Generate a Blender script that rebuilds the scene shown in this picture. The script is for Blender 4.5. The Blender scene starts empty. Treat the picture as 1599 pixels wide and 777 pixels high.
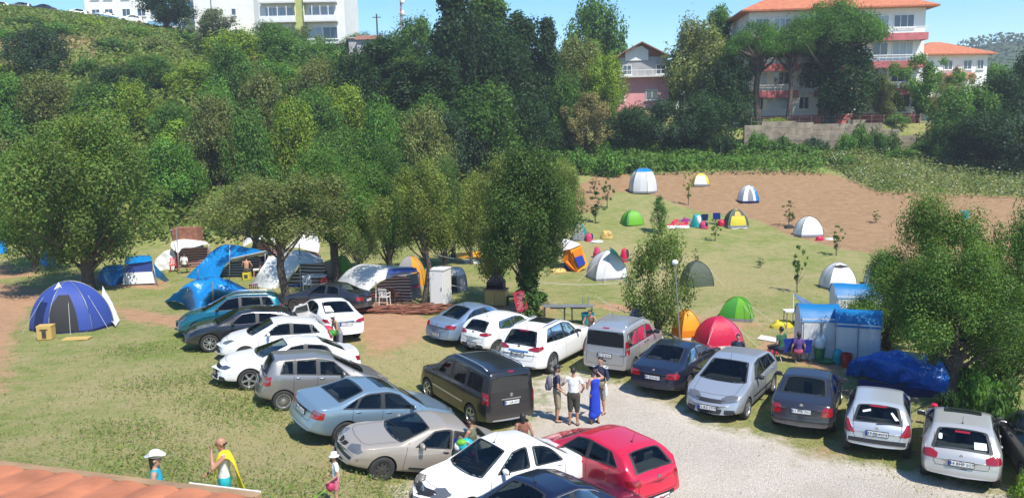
import bpy, bmesh, math, random
import numpy as np
from mathutils import Vector, Matrix, Euler
from mathutils.bvhtree import BVHTree
R = math.radians
C = bpy.context.scene.collection
S = bpy.context.scene
# ---------------------------------------------------------------- camera
F_PX, CAM_H = 1250.0, 8.75
PITCH, ROLL = math.atan(188.5 / F_PX), -0.02
cam_d = bpy.data.cameras.new('camera'); cam = bpy.data.objects.new('camera', cam_d); C.objects.link(cam)
cam.location = (0, 0, CAM_H)
cam.rotation_euler = (Matrix.Rotation(math.pi/2 - PITCH, 3, 'X') @ Matrix.Rotation(ROLL, 3, 'Z')).to_euler()
cam_d.sensor_fit = 'HORIZONTAL'; cam_d.sensor_width = 36; cam_d.lens = 36 * F_PX / 1599
cam_d.clip_start = 0.1; cam_d.clip_end = 4000
S.camera = cam
# ---------------------------------------------------------------- world, sun, exposure
SUN_EL, SUN_AZ = R(57), math.atan2(0.58, -0.78)      # azimuth clockwise from +Y
W = bpy.data.worlds.new("World"); S.world = W; W.use_nodes = True
wn = W.node_tree; bg = wn.nodes['Background']
sky = wn.nodes.new('ShaderNodeTexSky'); sky.sky_type = 'NISHITA'; sky.sun_disc = False
sky.sun_elevation = SUN_EL; sky.sun_rotation = SUN_AZ; sky.altitude = 50
sky.air_density = 1.0; sky.dust_density = 0.15; sky.ozone_density = 4.0
hs = wn.nodes.new('ShaderNodeHueSaturation'); hs.inputs['Saturation'].default_value = 1.28; wn.links.new(sky.outputs[0], hs.inputs['Color']); wn.links.new(hs.outputs[0], bg.inputs[0]); bg.inputs[1].default_value = 0.13
sl = bpy.data.lights.new('sun', 'SUN'); sl.energy = 4.5; sl.angle = R(0.53); sl.color = (1, .945, .85)
so = bpy.data.objects.new('sun', sl); C.objects.link(so)
sd = Vector((math.sin(SUN_AZ)*math.cos(SUN_EL), math.cos(SUN_AZ)*math.cos(SUN_EL), math.sin(SUN_EL)))
so.rotation_euler = sd.to_track_quat('Z', 'Y').to_euler(); so.location = (20, -20, 60)
S.view_settings.view_transform = 'Standard'; S.view_settings.look = 'None'
S.view_settings.exposure = 0.68; S.view_settings.gamma = 1.0
S.cycles.max_bounces = 5; S.cycles.diffuse_bounces = 2; S.cycles.glossy_bounces = 2
S.cycles.transmission_bounces = 2; S.cycles.transparent_max_bounces = 8
S.cycles.use_denoising = True
# ---------------------------------------------------------------- terrain height
def sstep(a, b, x):
    t = min(1, max(0, (x-a)/(b-a))); return t*t*(3-2*t)
def pl(pts, x):
    if x <= pts[0][0]: return pts[0][1]
    for (a, za), (b, zb) in zip(pts, pts[1:]):
        if x <= b: return za + (zb-za)*(x-a)/(b-a)
    return pts[-1][1]
RIGHT = [(48,0),(53,.3),(58,.8),(65,1.75),(73,2.85),(80,4.2),(85,5.3),(90,6.2),(120,7)]
CREST = [(-.9,34),(-.64,31.6),(-.52,29.4),(-.44,27.4),(-.36,25.6),(-.3,24.2),(-.2,21.2),(-.1,18),(0,14),(.13,12)]
def hgt(x, y):
    u = x/max(y, 1.0)
    # left and centre hill
    k = pl([(54,0),(60,.02),(68,.12),(80,.30),(100,.55),(120,.80),(135,.97),(142,1.0),(230,1.02)], y)
    zl = pl(CREST, u) * k
    zr = pl(RIGHT, y)
    zr += (8.4-zr) * sstep(86.2, 88.2, y) * sstep(.245, .262, u)*(1-sstep(.53,.60,u)*.35)   # terrace behind the retaining wall
    zr += (10.5-zr) * sstep(84, 96, y) * (1-sstep(.235, .262, u))
    w = sstep(-.05, .09, u)
    z = zl*(1-w) + zr*w
    # the left of the lot tilts down towards the middle, and a bank rises towards the camera
    wl = sstep(-.5, -4.5, x) * sstep(-34, -20, x)
    z += wl*(.085*min(-1.5-x, 9)*(1-sstep(30, 44, y)) + .055*max(0, 30-max(y, 14)))*(sstep(6,14,y))
    if y < 21: z += .010*(21-max(y,12))**2 * sstep(6, -2, x)
    z += .05*math.sin(x*.31+1)*math.sin(y*.27)*sstep(10,40,abs(x)+abs(y-26))
    return z
cp_, sp_ = math.cos(PITCH), math.sin(PITCH); cr_, sr_ = math.cos(ROLL), math.sin(ROLL)
def ray(px, py):
    x = (px-799.5)/F_PX; y = -(py-388.5)/F_PX
    x, y = cr_*x - sr_*y, sr_*x + cr_*y
    return Vector((x, cp_+y*sp_, -sp_+y*cp_))
def P(px, py):                                       # where a line of sight meets the terrain
    d = ray(px, py); t = 8.0; prev = t
    while t < 260:
        q = d*t
        if CAM_H + q.z <= hgt(q.x, q.y):
            a, b = prev, t
            for _ in range(18):
                m = (a+b)/2; q = d*m
                if CAM_H+q.z <= hgt(q.x, q.y): b = m
                else: a = m
            q = d*b; return Vector((q.x, q.y, hgt(q.x, q.y)))
        prev = t; t += .4
    q = d*200; return Vector((q.x, q.y, hgt(q.x, q.y)))
def PD(px, py, Y):                                   # a point on the line of sight at distance Y
    d = ray(px, py); q = d*(Y/d.y); return Vector((q.x, q.y, CAM_H+q.z))
def PX(px, Y, z=None):                               # ground point under column px at distance Y (column taken at mid height)
    q = PD(px, 300, Y); return Vector((q.x, Y, hgt(q.x, Y) if z is None else z))
# ---------------------------------------------------------------- materials
def mat(name, col, rough=.6, metal=0., spec=.5, coat=0., noise=None, bump=None, emit=None):
    m = bpy.data.materials.new(name); m.use_nodes = True; nt = m.node_tree; b = nt.nodes['Principled BSDF']
    col = tuple(col) + ((1,) if len(col) == 3 else ())
    b.inputs['Base Color'].default_value = col; b.inputs['Roughness'].default_value = rough
    b.inputs['Metallic'].default_value = metal; b.inputs['Specular IOR Level'].default_value = spec
    b.inputs['Coat Weight'].default_value = coat; b.inputs['Coat Roughness'].default_value = .04
    if noise:                                        # noise = (scale, amount)
        tc = nt.nodes.new('ShaderNodeTexCoord'); n = nt.nodes.new('ShaderNodeTexNoise'); n.inputs['Scale'].default_value = noise[0]
        n.inputs['Detail'].default_value = 6
        mp = nt.nodes.new('ShaderNodeMapRange'); mp.inputs[1].default_value = .3; mp.inputs[2].default_value = .7
        mp.inputs[3].default_value = 1-noise[1]; mp.inputs[4].default_value = 1+noise[1]
        mx = nt.nodes.new('ShaderNodeVectorMath'); mx.operation = 'SCALE'; mx.inputs[0].default_value = col[:3]
        nt.links.new(tc.outputs['Object'], n.inputs['Vector']); nt.links.new(n.outputs[0], mp.inputs[0])
        nt.links.new(mp.outputs[0], mx.inputs['Scale']); nt.links.new(mx.outputs[0], b.inputs['Base Color'])
    if bump:                                         # bump = (scale, strength, distance)
        tc = nt.nodes.new('ShaderNodeTexCoord'); n = nt.nodes.new('ShaderNodeTexNoise'); n.inputs['Scale'].default_value = bump[0]
        n.inputs['Detail'].default_value = 5
        bm_ = nt.nodes.new('ShaderNodeBump'); bm_.inputs['Strength'].default_value = bump[1]; bm_.inputs['Distance'].default_value = bump[2]
        nt.links.new(tc.outputs['Object'], n.inputs['Vector']); nt.links.new(n.outputs[0], bm_.inputs['Height'])
        nt.links.new(bm_.outputs[0], b.inputs['Normal'])
    if emit: b.inputs['Emission Color'].default_value = emit; b.inputs['Emission Strength'].default_value = 1
    return m
def glass_mat(name, tint, refl=.0):
    m = bpy.data.materials.new(name); m.use_nodes = True; nt = m.node_tree; N = nt.nodes.new; Lk = nt.links.new; out = nt.nodes['Material Output']; nt.nodes.remove(nt.nodes['Principled BSDF'])
    t = N('ShaderNodeBsdfTransparent'); t.inputs[0].default_value = tint+(1,); g = N('ShaderNodeBsdfGlossy'); g.inputs['Roughness'].default_value = .03; g.inputs[0].default_value = (.95,.97,1,1)
    f = N('ShaderNodeFresnel'); f.inputs[0].default_value = 1.45; a = N('ShaderNodeMath'); a.operation = 'MULTIPLY'; a.inputs[1].default_value = .75; a.use_clamp = True; Lk(f.outputs[0], a.inputs[0])
    x = N('ShaderNodeMixShader'); Lk(a.outputs[0], x.inputs[0]); Lk(t.outputs[0], x.inputs[1]); Lk(g.outputs[0], x.inputs[2]); Lk(x.outputs[0], out.inputs[0]); return m
_paints = {}
def paint(col, metal=.0, rough=.3, dust=.12):
    k = (tuple(col), metal, rough, dust)
    if k in _paints: return _paints[k]
    m = mat('car_paint', col, rough, metal, .5, .7 if rough < .5 else .1); nt = m.node_tree; b = nt.nodes['Principled BSDF']
    tc = nt.nodes.new('ShaderNodeTexCoord'); n = nt.nodes.new('ShaderNodeTexNoise'); n.inputs['Scale'].default_value = 2.3; n.inputs['Detail'].default_value = 8
    g = nt.nodes.new('ShaderNodeSeparateXYZ'); nt.links.new(tc.outputs['Object'], g.inputs[0])
    lo = nt.nodes.new('ShaderNodeMapRange'); lo.inputs[1].default_value = .62; lo.inputs[2].default_value = .18; lo.inputs[3].default_value = .02; lo.inputs[4].default_value = 1
    nt.links.new(g.outputs['Z'], lo.inputs[0]); nt.links.new(tc.outputs['Object'], n.inputs['Vector'])
    mu = nt.nodes.new('ShaderNodeMath'); mu.operation = 'MULTIPLY'; nt.links.new(n.outputs[0], mu.inputs[0]); nt.links.new(lo.outputs[0], mu.inputs[1])
    m2 = nt.nodes.new('ShaderNodeMath'); m2.operation = 'MULTIPLY'; m2.inputs[1].default_value = dust*6; nt.links.new(mu.outputs[0], m2.inputs[0])
    m2.use_clamp = True
    mx = nt.nodes.new('ShaderNodeMix'); mx.data_type = 'RGBA'; mx.inputs[6].default_value = tuple(col)+(1,); mx.inputs[7].default_value = (.30,.25,.19,1)
    nt.links.new(m2.outputs[0], mx.inputs[0]); nt.links.new(mx.outputs[2], b.inputs['Base Color'])
    _paints[k] = m; return m
M = dict(
  glass=glass_mat('car_glass', (.46,.52,.50), .0), darkglass=mat('dark_glass', (.015,.018,.02), .04, 0, .9), trim=mat('cabin_trim', (.045,.045,.048), .8), seat=mat('seat_cloth', (.10,.10,.105), .9, noise=(9,.3)), tyre=mat('tyre_rubber', (.028,.027,.026), .85, noise=(9,.3)),
  alloy=mat('alloy', (.55,.55,.56), .35, .8), steelrim=mat('steel_rim', (.06,.055,.05), .6, .3), black=mat('black_plastic', (.02,.02,.021), .55),
  gap=mat('panel_gap', (.008,.008,.008), .8), red=mat('red_lens', (.26,.006,.010), .12, 0, .8, .6), clear=mat('clear_lens', (.20,.20,.20), .10, .5, .8, .3),
  darklens=mat('dark_lens', (.10,.10,.11), .1, .3, .8, .6), amber=mat('amber_lens', (.6,.2,.02), .15), plate=mat('plate_white', (.72,.72,.70), .5), ink=mat('plate_ink', (.02,.02,.02), .6),
  euro=mat('plate_blue', (.02,.06,.32), .5), chrome=mat('chrome', (.6,.6,.62), .15, 1), white=mat('white_paper', (.75,.75,.72), .7),
  pole=mat('steel_pole', (.33,.33,.32), .45, .6), wood=mat('wood', (.30,.19,.10), .75, noise=(4,.35)), cream=mat('cream_fabric', (.42,.38,.30), .8))
# ---------------------------------------------------------------- object helpers
def tag(o, label=None, cat=None, group=None, kind=None):
    if label: o['label'] = label
    if cat: o['category'] = cat
    if group: o['group'] = group
    if kind: o['kind'] = kind
    return o
def empty(name, loc=(0,0,0), rz=0., label=None, cat=None, group=None):
    o = bpy.data.objects.new(name, None); C.objects.link(o); o.location = loc; o.rotation_euler = (0,0,rz)
    o.empty_display_size = .2
    return tag(o, label, cat, group)
def obj(name, verts, faces, m=None, parent=None, smooth=False, sharp=None, mi=None, label=None):
    me = bpy.data.meshes.new(name)
    me.from_pydata([tuple(v) for v in verts], [], [tuple(f) for f in faces])
    for x in (m if isinstance(m, (list, tuple)) else [m]):
        if x: me.materials.append(x)
    if mi is not None: me.polygons.foreach_set('material_index', mi)
    if smooth:
        me.polygons.foreach_set('use_smooth', [True]*len(me.polygons))
        if sharp: me.set_sharp_from_angle(angle=R(sharp))
    me.update()
    o = bpy.data.objects.new(name, me); C.objects.link(o)
    if parent: o.parent = parent
    if label: o['label'] = label
    return o
def copy_tree(o, parent=None):
    c = o.copy(); C.objects.link(c); c.parent = parent
    for ch in list(o.children): copy_tree(ch, c)
    return c
class MB:                                            # collects simple shapes and links them as one mesh
    def __init__(s): s.v = []; s.f = []; s.mi = []
    def add(s, v, f, mi=0):
        n = len(s.v); s.v += [Vector(x) for x in v]; s.f += [tuple(i+n for i in q) for q in f]; s.mi += [mi]*len(f); return s
    def box(s, c, d, rz=0, mi=0, rx=0, ry=0):
        E = Euler((rx, ry, rz)).to_matrix(); c = Vector(c)
        v = [c + E @ Vector((a*d[0]/2, b*d[1]/2, e*d[2]/2)) for a in (-1,1) for b in (-1,1) for e in (-1,1)]
        return s.add(v, [(0,1,3,2),(4,6,7,5),(0,4,5,1),(2,3,7,6),(0,2,6,4),(1,5,7,3)], mi)
    def tube(s, pts, r, n=8, mi=0, cap=True):
        pts = [Vector(p) for p in pts]; r = r if isinstance(r, (list, tuple)) else [r]*len(pts); rings = []
        up = Vector((0,0,1))
        for i, p in enumerate(pts):
            d = (pts[min(i+1, len(pts)-1)] - pts[max(i-1, 0)])
            d = d.normalized() if d.length > 1e-9 else Vector((0,0,1))
            a = d.cross(up) if abs(d.z) < .95 else d.cross(Vector((0,1,0)))
            a.normalize(); b = d.cross(a)
            rings.append([p + (a*math.cos(t*2*math.pi/n) + b*math.sin(t*2*math.pi/n))*r[i] for t in range(n)])
        v = [q for g in rings for q in g]; f = []
        for i in range(len(pts)-1):
            for j in range(n): f.append((i*n+j, i*n+(j+1)%n, (i+1)*n+(j+1)%n, (i+1)*n+j))
        if cap: f.append(tuple(range(n))[::-1]); f.append(tuple((len(pts)-1)*n+j for j in range(n)))
        return s.add(v, f, mi)
    def ball(s, c, r, n=10, m=7, mi=0):
        r = r if isinstance(r, (list, tuple)) else (r, r, r); c = Vector(c); v = []; f = []
        for i in range(m+1):
            a = math.pi*i/m
            for j in range(n): b = 2*math.pi*j/n; v.append(c+Vector((r[0]*math.sin(a)*math.cos(b), r[1]*math.sin(a)*math.sin(b), r[2]*math.cos(a))))
        for i in range(m):
            for j in range(n): f.append((i*n+j, (i+1)*n+j, (i+1)*n+(j+1)%n, i*n+(j+1)%n))
        return s.add(v, f, mi)
    def lathe(s, prof, M4=None, n=24, mi=0):         # prof: (radius, height) around local Y
        v = []; f = []
        for (r, h) in prof:
            for j in range(n): a = 2*math.pi*j/n; v.append(Vector((r*math.cos(a), h, r*math.sin(a))))
        if M4: v = [M4 @ x for x in v]
        for i in range(len(prof)-1):
            for j in range(n): f.append((i*n+j, i*n+(j+1)%n, (i+1)*n+(j+1)%n, (i+1)*n+j))
        return s.add(v, f, mi)
    def prism(s, poly, z0, z1, mi=0):
        n = len(poly); v = [Vector((x, y, z0)) for x, y in poly] + [Vector((x, y, z1)) for x, y in poly]
        f = [tuple(range(n))[::-1], tuple(range(n, 2*n))] + [(i, (i+1)%n, n+(i+1)%n, n+i) for i in range(n)]
        return s.add(v, f, mi)
    def build(s, name, m, parent=None, smooth=False, sharp=None, label=None):
        return obj(name, s.v, s.f, m, parent, smooth, sharp, s.mi, label)
def text_mesh(name, txt, size, m, parent, M4, depth=.002):
    cu = bpy.data.curves.new(name, 'FONT'); cu.body = txt; cu.size = size; cu.align_x = 'CENTER'; cu.align_y = 'CENTER'; cu.extrude = depth
    cu.resolution_u = 1
    t = bpy.data.objects.new(name, cu); C.objects.link(t); dg = bpy.context.evaluated_depsgraph_get()
    me = bpy.data.meshes.new_from_object(t.evaluated_get(dg)); bpy.data.objects.remove(t)
    me.transform(M4); me.materials.clear(); me.materials.append(m)
    o = bpy.data.objects.new(name, me); C.objects.link(o); o.parent = parent; return o
def basis(origin, ux, uy):                           # plane with x axis ux, y axis uy
    ux = Vector(ux).normalized(); uy = Vector(uy); uz = ux.cross(uy).normalized(); uy = uz.cross(ux)
    m = Matrix((ux, uy, uz)).transposed().to_4x4(); m.translation = Vector(origin); return m
def in_poly(x, y, pts):
    c = False; n = len(pts)
    for i in range(n):
        (x1,y1),(x2,y2) = pts[i], pts[(i+1) % n]
        if (y1 > y) != (y2 > y) and x < (x2-x1)*(y-y1)/(y2-y1)+x1: c = not c
    return c
# ---------------------------------------------------------------- cars
def resample(pts, ds, sm):
    pts = np.array(pts, float); seg = np.hypot(*np.diff(pts, axis=0).T); t = np.r_[0, np.cumsum(seg)]
    n = max(8, int(t[-1]/ds)); tt = np.linspace(0, t[-1], n+1); fine = np.linspace(0, t[-1], n*6+1)
    X = np.stack([np.interp(fine, t, pts[:,0]), np.interp(fine, t, pts[:,1])], 1); k = max(1, int(sm/(t[-1]/(n*6))))
    pad = np.r_[np.repeat(X[:1], k, 0), X, np.repeat(X[-1:], k, 0)]
    for _ in range(2): pad = np.stack([np.convolve(pad[:,i], np.ones(k)/k, 'same') for i in (0,1)], 1); pad[:k] = X[0]; pad[-k:] = X[-1]
    Y = pad[k:-k]; return np.stack([np.interp(tt, fine, Y[:,0]), np.interp(tt, fine, Y[:,1])], 1)
def chaikin(p, n=2, closed=False):
    for _ in range(n):
        q = [p[0]]
        for a, b in zip(p[:-1], p[1:]): q += [a*.75+b*.25, a*.25+b*.75]
        q.append(p[-1]); p = np.array(q)
    return p
def rounded(poly, r, n=4):                           # rounds the corners of a polygon
    out = []; N = len(poly)
    for i in range(N):
        a, b, c = (Vector(poly[(i+k-1) % N]).to_2d() for k in range(3))
        d1 = a-b; d2 = c-b; q = min(r, d1.length*.45, d2.length*.45)
        p1 = b+d1.normalized()*q; p2 = b+d2.normalized()*q
        for j in range(n+1):
            t = j/n; out.append(p1*(1-t)**2 + b*2*t*(1-t) + p2*t*t)
    res = []
    for i in range(len(out)):
        a, b = out[i], out[(i+1) % len(out)]; k = max(1, int((b-a).length/.06))
        for j in range(k): res.append(a.lerp(b, j/k))
    return res
WHEELS = {}
def wheel_mesh(style, r, w):
    k = (style, round(r,3), w)
    if k in WHEELS: return WHEELS[k]
    ri = r*.70 if style != 'steel' else r*.60
    t = MB(); t.lathe([(ri-.01,w*.40),(ri+.012,w*.47),(r*.86,w*.52),(r*.96,w*.46),(r,w*.33),(r*1.003,0),(r,-w*.33),(r*.94,-w*.48),(ri,-w*.45)], n=32)
    me_t = t.build('tyre', M['tyre'], smooth=True, sharp=50); mt = me_t.data; bpy.data.objects.remove(me_t)
    m = MB(); rim = M['alloy'] if style != 'steel' else M['steelrim']
    m.lathe([(ri-.002,w*.46),(ri-.02,w*.45),(ri-.03,w*.30),(ri-.04,-w*.2)], n=32)
    m.lathe([(ri-.03,w*.05),(ri*.3,w*.08),(0.001,w*.08)], n=24, mi=1)
    m.lathe([(ri*.26,w*.10),(ri*.24,w*.42),(ri*.18,w*.45),(.001,w*.45)], n=16)
    ns, sw = {'five': (5,.05), 'double': (10,.022), 'multi': (18,.013), 'seven': (7,.034), 'steel': (8,.06)}[style]
    for i in range(ns):
        a = 2*math.pi*i/ns + (.12 if style == 'double' and i % 2 else 0)
        c, s_ = math.cos(a), math.sin(a)
        r0, r1 = ri*.18, ri-.015; o1 = sw*1.25
        v = []
        for rr, ww, yy in ((r0, sw*1.1, w*.42), (r1, o1, w*.40)):
            for sg in (-1, 1):
                for dy in (0, -.035): v.append(Vector((c*rr - s_*sg*ww*.5, yy+dy, s_*rr + c*sg*ww*.5)))
        m.add(v, [(0,2,6,4),(0,4,5,1),(2,3,7,6),(1,5,7,3)])
    me_r = m.build('rim', [rim, M['gap']], smooth=False); mr = me_r.data; bpy.data.objects.remove(me_r)
    WHEELS[k] = (mt, mr); return mt, mr
class Car:
    """x runs from the nose (0) to the tail (L); y to the car's right is negative; ends up centred with the nose towards +X."""
    def __init__(s, L, Wd, H, top, belt, wheels, r, col, name='parked_car', sill=.275, tumble=.36, nose=.09, tail=.07, bowf=.13, bowr=.08, taper=.80, track=None, taperr=.84, mm=None):
        s.L, s.W, s.H = L, Wd, H; s.r = r; s.holes = []; s.wx = wheels; s.hw = Wd/2
        s.root = empty(name)
        T = resample(top, .055, .09); s.T = T
        keep = [0]
        for i in range(1, len(T)):
            if T[i,0] > T[keep[-1],0]+.002 or abs(T[i,1]-T[keep[-1],1]) > .03: keep.append(i)
        T = T[keep]; T[:,0] = np.maximum.accumulate(T[:,0]); bx = [b[0] for b in belt]; bz = [b[1] for b in belt]
        rows = []
        for x, zt in T:
            e = min(x/.75, 1); e2 = min((L-x)/.65, 1)
            w = s.hw*(1-(1-taper)*(1-e)**2.2)*(1-(1-taperr)*(1-e2)**2.4)
            zb = min(np.interp(x, bx, bz), zt-.055); h = zt-zb
            zs = sill + .02*(1-e)**2 + .11*(1-e2)**1.5
            sh = .955*w; yr = max(sh - tumble*h - .035*min(1, h/.2), .3*w); cr = .035+.02*min(1, h/.3)
            sec = np.array([(0,zs),(w*.6,zs),(w*.93,zs),(w*.975,zs+.07),(w*.99,zs+.22),(w,zb*.72),(w*.992,zb-.12),(sh+.006,zb-.025),(sh-.01,zb+.012),
                            (sh-(sh-yr)*.5,zb+(h-cr)*.52),(yr+.012,zt-cr-.012),(yr-.05,zt-cr*.55),(yr*.62,zt-.012),(yr*.3,zt-.002),(0,zt)])
            q = chaikin(sec, 2)
            dz = q[:,1]; f0 = nose*np.clip((1-x/.9), 0, 1)**2*np.clip((dz-.48)/.3, -.35, 1.2); f1 = tail*np.clip(1-(L-x)/.7, 0, 1)**2*np.clip((dz-.55)/.35, -.25, 1.1)
            bow = bowf*max(0, 1-x/.8)**2*(q[:,0]/w)**2 - bowr*max(0, 1-(L-x)/.7)**2*(q[:,0]/w)**2
            rows.append(np.stack([x+f0-f1+bow, q[:,0], dz], 1))
        m = rows[0].shape[0]; n = len(rows); V = []; F = []
        for r_ in rows:
            for j in range(m): V.append(tuple(r_[j]))
            for j in range(m-2, 0, -1): V.append((r_[j][0], -r_[j][1], r_[j][2]))
        K = 2*m-2
        for i in range(n-1):
            for j in range(K): F.append((i*K+j, i*K+(j+1)%K, (i+1)*K+(j+1)%K, (i+1)*K+j))
        for i, sg in ((0, 1), (n-1, -1)):            # end caps, bowed
            r_ = rows[i]; base = i*K; prev = None; SS = [1,.8,.6,.3,0,-.3,-.6,-.8,-1]
            for j in range(m):
                cur = []
                for t in SS:
                    if t == 1: cur.append(base+j)
                    elif t == -1: cur.append(base+((K-j) % K))
                    elif j in (0, m-1): cur.append(base+j)
                    else:
                        V.append((r_[j][0] - sg*(bowf if sg > 0 else bowr)*(1-t*t)*(.9 if sg > 0 else .8), r_[j][1]*t, r_[j][2])); cur.append(len(V)-1)
                if prev:
                    for a in range(8):
                        q = [prev[a], prev[a+1], cur[a+1], cur[a]]; q = list(dict.fromkeys(q))
                        if len(q) > 2: F.append(tuple(q if sg < 0 else q[::-1]))
                prev = cur
        b = bmesh.new(); vs = [b.verts.new(v) for v in V]
        for f in F:
            try: b.faces.new([vs[i] for i in f])
            except ValueError: pass
        bmesh.ops.remove_doubles(b, verts=b.verts, dist=.0015); bmesh.ops.recalc_face_normals(b, faces=b.faces)
        me = bpy.data.meshes.new('body'); b.to_mesh(me); me.materials.append(col); me.materials.append(M['gap'])
        s.bvh = BVHTree.FromBMesh(b); b.free()
        s.body = bpy.data.objects.new('body', me); C.objects.link(s.body)
        c = MB(); ar = r*1.13
        for x in wheels:
            for sg in (-1, 1):
                M4 = Matrix.Translation((x, sg*(s.hw-.12), r+.01)); c.lathe([(.001,-.24),(ar,-.24),(ar,.2),(.001,.2)], M4, n=36, mi=1)
        co = c.build('cut', [col, M['gap']]); bb = bmesh.new(); bb.from_mesh(co.data); bmesh.ops.remove_doubles(bb, verts=bb.verts, dist=.002); bmesh.ops.recalc_face_normals(bb, faces=bb.faces); bb.to_mesh(co.data); bb.free()
        md = s.body.modifiers.new('b', 'BOOLEAN'); md.object = co; md.operation = 'DIFFERENCE'
        best = None                                  # some outlines defeat one solver or one cutter size: keep the first clean cut
        for solver, shift in (('EXACT', 0), ('EXACT', .004), ('FAST', 0), ('EXACT', -.006), ('FAST', .004)):
            md.solver = solver; co.location = (shift, 0, shift); bpy.context.view_layer.update(); dg = bpy.context.evaluated_depsgraph_get()
            ne = bpy.data.meshes.new_from_object(s.body.evaluated_get(dg)); tb = bmesh.new(); tb.from_mesh(ne); tv = BVHTree.FromBMesh(tb); tb.free(); sc_ = 0
            for x in wheels:
                for sg in (-1, 1):
                    for dx in (0, r*.7, -r*.7):
                        h = tv.ray_cast(Vector((x+dx, sg*3, r)), Vector((0, -sg, 0)))[0]; sc_ += 1 if (h is not None and abs(h.y) < s.hw-.22) else 0
            if len(ne.polygons) > 200 and (best is None or sc_ > best[0]): best = (sc_, ne)
            if sc_ == 12: break
        if best[0] < 12: print('wheel arch cut', best[0], label if False else L)
        ne = best[1]; s.body.modifiers.clear(); bpy.data.objects.remove(co)
        s.body.data = ne; s.body.name = 'body'
        ne.polygons.foreach_set('use_smooth', [True]*len(ne.polygons)); ne.set_sharp_from_angle(angle=R(32))
        s.body.parent = s.root
        s.body['_'] = 0; del s.body['_']
        s.tr = track or s.hw-.105
    def open_windows(s, seatx, zb, wsx, rwx):
        me = s.body.data; b = bmesh.new(); b.from_mesh(me); dead = []
        if b.calc_volume(signed=True) < 0: bmesh.ops.reverse_faces(b, faces=b.faces); b.normal_update()
        for f in b.faces:
            for inv, poly, n in s.holes:
                if f.normal.dot(n) < .25: continue
                ok = True
                for v in f.verts:
                    q = inv @ v.co
                    if q.z < -.25 or not in_poly(q.x, q.y, poly): ok = False; break
                if ok: dead.append(f); break
        bmesh.ops.delete(b, geom=dead, context='FACES'); b.to_mesh(me)
        bmesh.ops.delete(b, geom=[f for f in b.faces if f.calc_center_median().z < .76], context='FACES')
        for v in b.verts: v.co -= v.normal*.02
        k = bpy.data.meshes.new('cabin_lining'); b.to_mesh(k); b.free(); k.materials.clear(); k.materials.append(M['trim']); k.polygons.foreach_set('material_index', [0]*len(k.polygons))
        o = bpy.data.objects.new('cabin_lining', k); C.objects.link(o); o.parent = s.root
        w = s.hw; x0 = s.holes and seatx[0]
        m = MB(); m.box((s.L*.5, 0, .42), (s.L*.52, w*1.6, .06)); m.build('cabin_floor', M['trim'], s.root)
        zd = min(zb, s.zt(wsx))-.07; m = MB(); m.box((wsx+.38, 0, zd-.12), (.55, w*1.45, .24)); m.build('dashboard', M['trim'], s.root)
        if rwx-seatx[1] > .5: m = MB(); zp = min(zb, s.zt(rwx-.1)-.12); m.box(((rwx+seatx[1]+.5)/2-.05, 0, zp), (max(.15, rwx-seatx[1]-.5), w*1.45, .04)); m.build('parcel_shelf', M[s.seatm], s.root)
        m = MB(); M4 = Matrix.Translation((max(seatx[0]-.45, wsx+.7), -w*.42, zb-.02)) @ Matrix.Rotation(R(65), 4, 'Y') @ Matrix.Rotation(R(90), 4, 'X'); pts = [M4 @ Vector((.18*math.cos(a), 0, .18*math.sin(a))) for a in np.linspace(0, 6.283, 15)]; m.tube(pts, .014, 5); m.build('steering_wheel', M['black'], s.root)
        for x, ys in ((seatx[0], (-w*.42, w*.42)), (seatx[1], (-w*.45, w*.45))):
            for y in ys:
                m = MB(); zh = min(zb+.31, s.zt(x+.45)-.20); h = zh-.13-.38; m.box((x, y, .52), (.48, .48, .16)); m.box((x+.30, y, .45+h*.5+.05), (.13, .48, h+.1), ry=.22); m.ball((x+.37+.04*h, y, zh), (.06,.13,.09), 10, 6); m.build('seat', M[s.seatm], s.root)
    seatm = 'seat'
    def hit(s, o, d):
        h = s.bvh.ray_cast(o, d); return (h[0], h[1]) if h[0] else (None, None)
    def zt(s, x): return float(np.interp(x, s.T[:,0], s.T[:,1]))
    def patch(s, name, poly, M4, m, lift=.005, rad=.04, parent=None, rings=7):
        """a panel cut to a polygon in the plane M4 and laid on the body along the plane's normal"""
        pts = rounded(poly, rad); see = m is M['glass']; c = Vector((sum(p.x for p in pts)/len(pts), sum(p.y for p in pts)/len(pts)))
        d = -(M4.to_3x3() @ Vector((0,0,1))); V = []; F = []; N = len(pts); last = None
        lv = [(1, -.006), (1, lift)] + [(1-k/rings, lift) for k in range(1, rings)]
        if see:
            ext = min(max(p.x for p in pts)-min(p.x for p in pts), max(p.y for p in pts)-min(p.y for p in pts)); fr = 1-min(.3, .05/ext*2*.62); lv = [(1, -.006), (1, lift), (fr, lift)] + [(fr*(1-k/rings), lift) for k in range(1, rings)]
            s.holes.append((M4.inverted(), [tuple(c+(p-c)*.965) for p in pts], -d))
        for sc, lf in lv:
            for p in pts:
                q = c + (p-c)*sc; o = M4 @ Vector((q.x, q.y, 2)); h, nn = s.hit(o, d)
                if h is None: h = last or (M4 @ Vector((q.x, q.y, 0)))
                last = h; V.append(h - d*lf)
        o = M4 @ Vector((c.x, c.y, 2)); h, nn = s.hit(o, d); V.append((h or last) - d*lift)
        for k in range(len(lv)-1):
            for i in range(N): F.append((k*N+i, k*N+(i+1)%N, (k+1)*N+(i+1)%N, (k+1)*N+i))
        k = len(lv)-1
        for i in range(N): F.append((k*N+i, k*N+(i+1)%N, len(V)-1))
        return obj(name, V, F, m if not see else [M['glass'], M['black']], parent or s.root, smooth=True, sharp=40, mi=None if not see else [1]*(2*N)+[0]*(len(F)-2*N))
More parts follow.
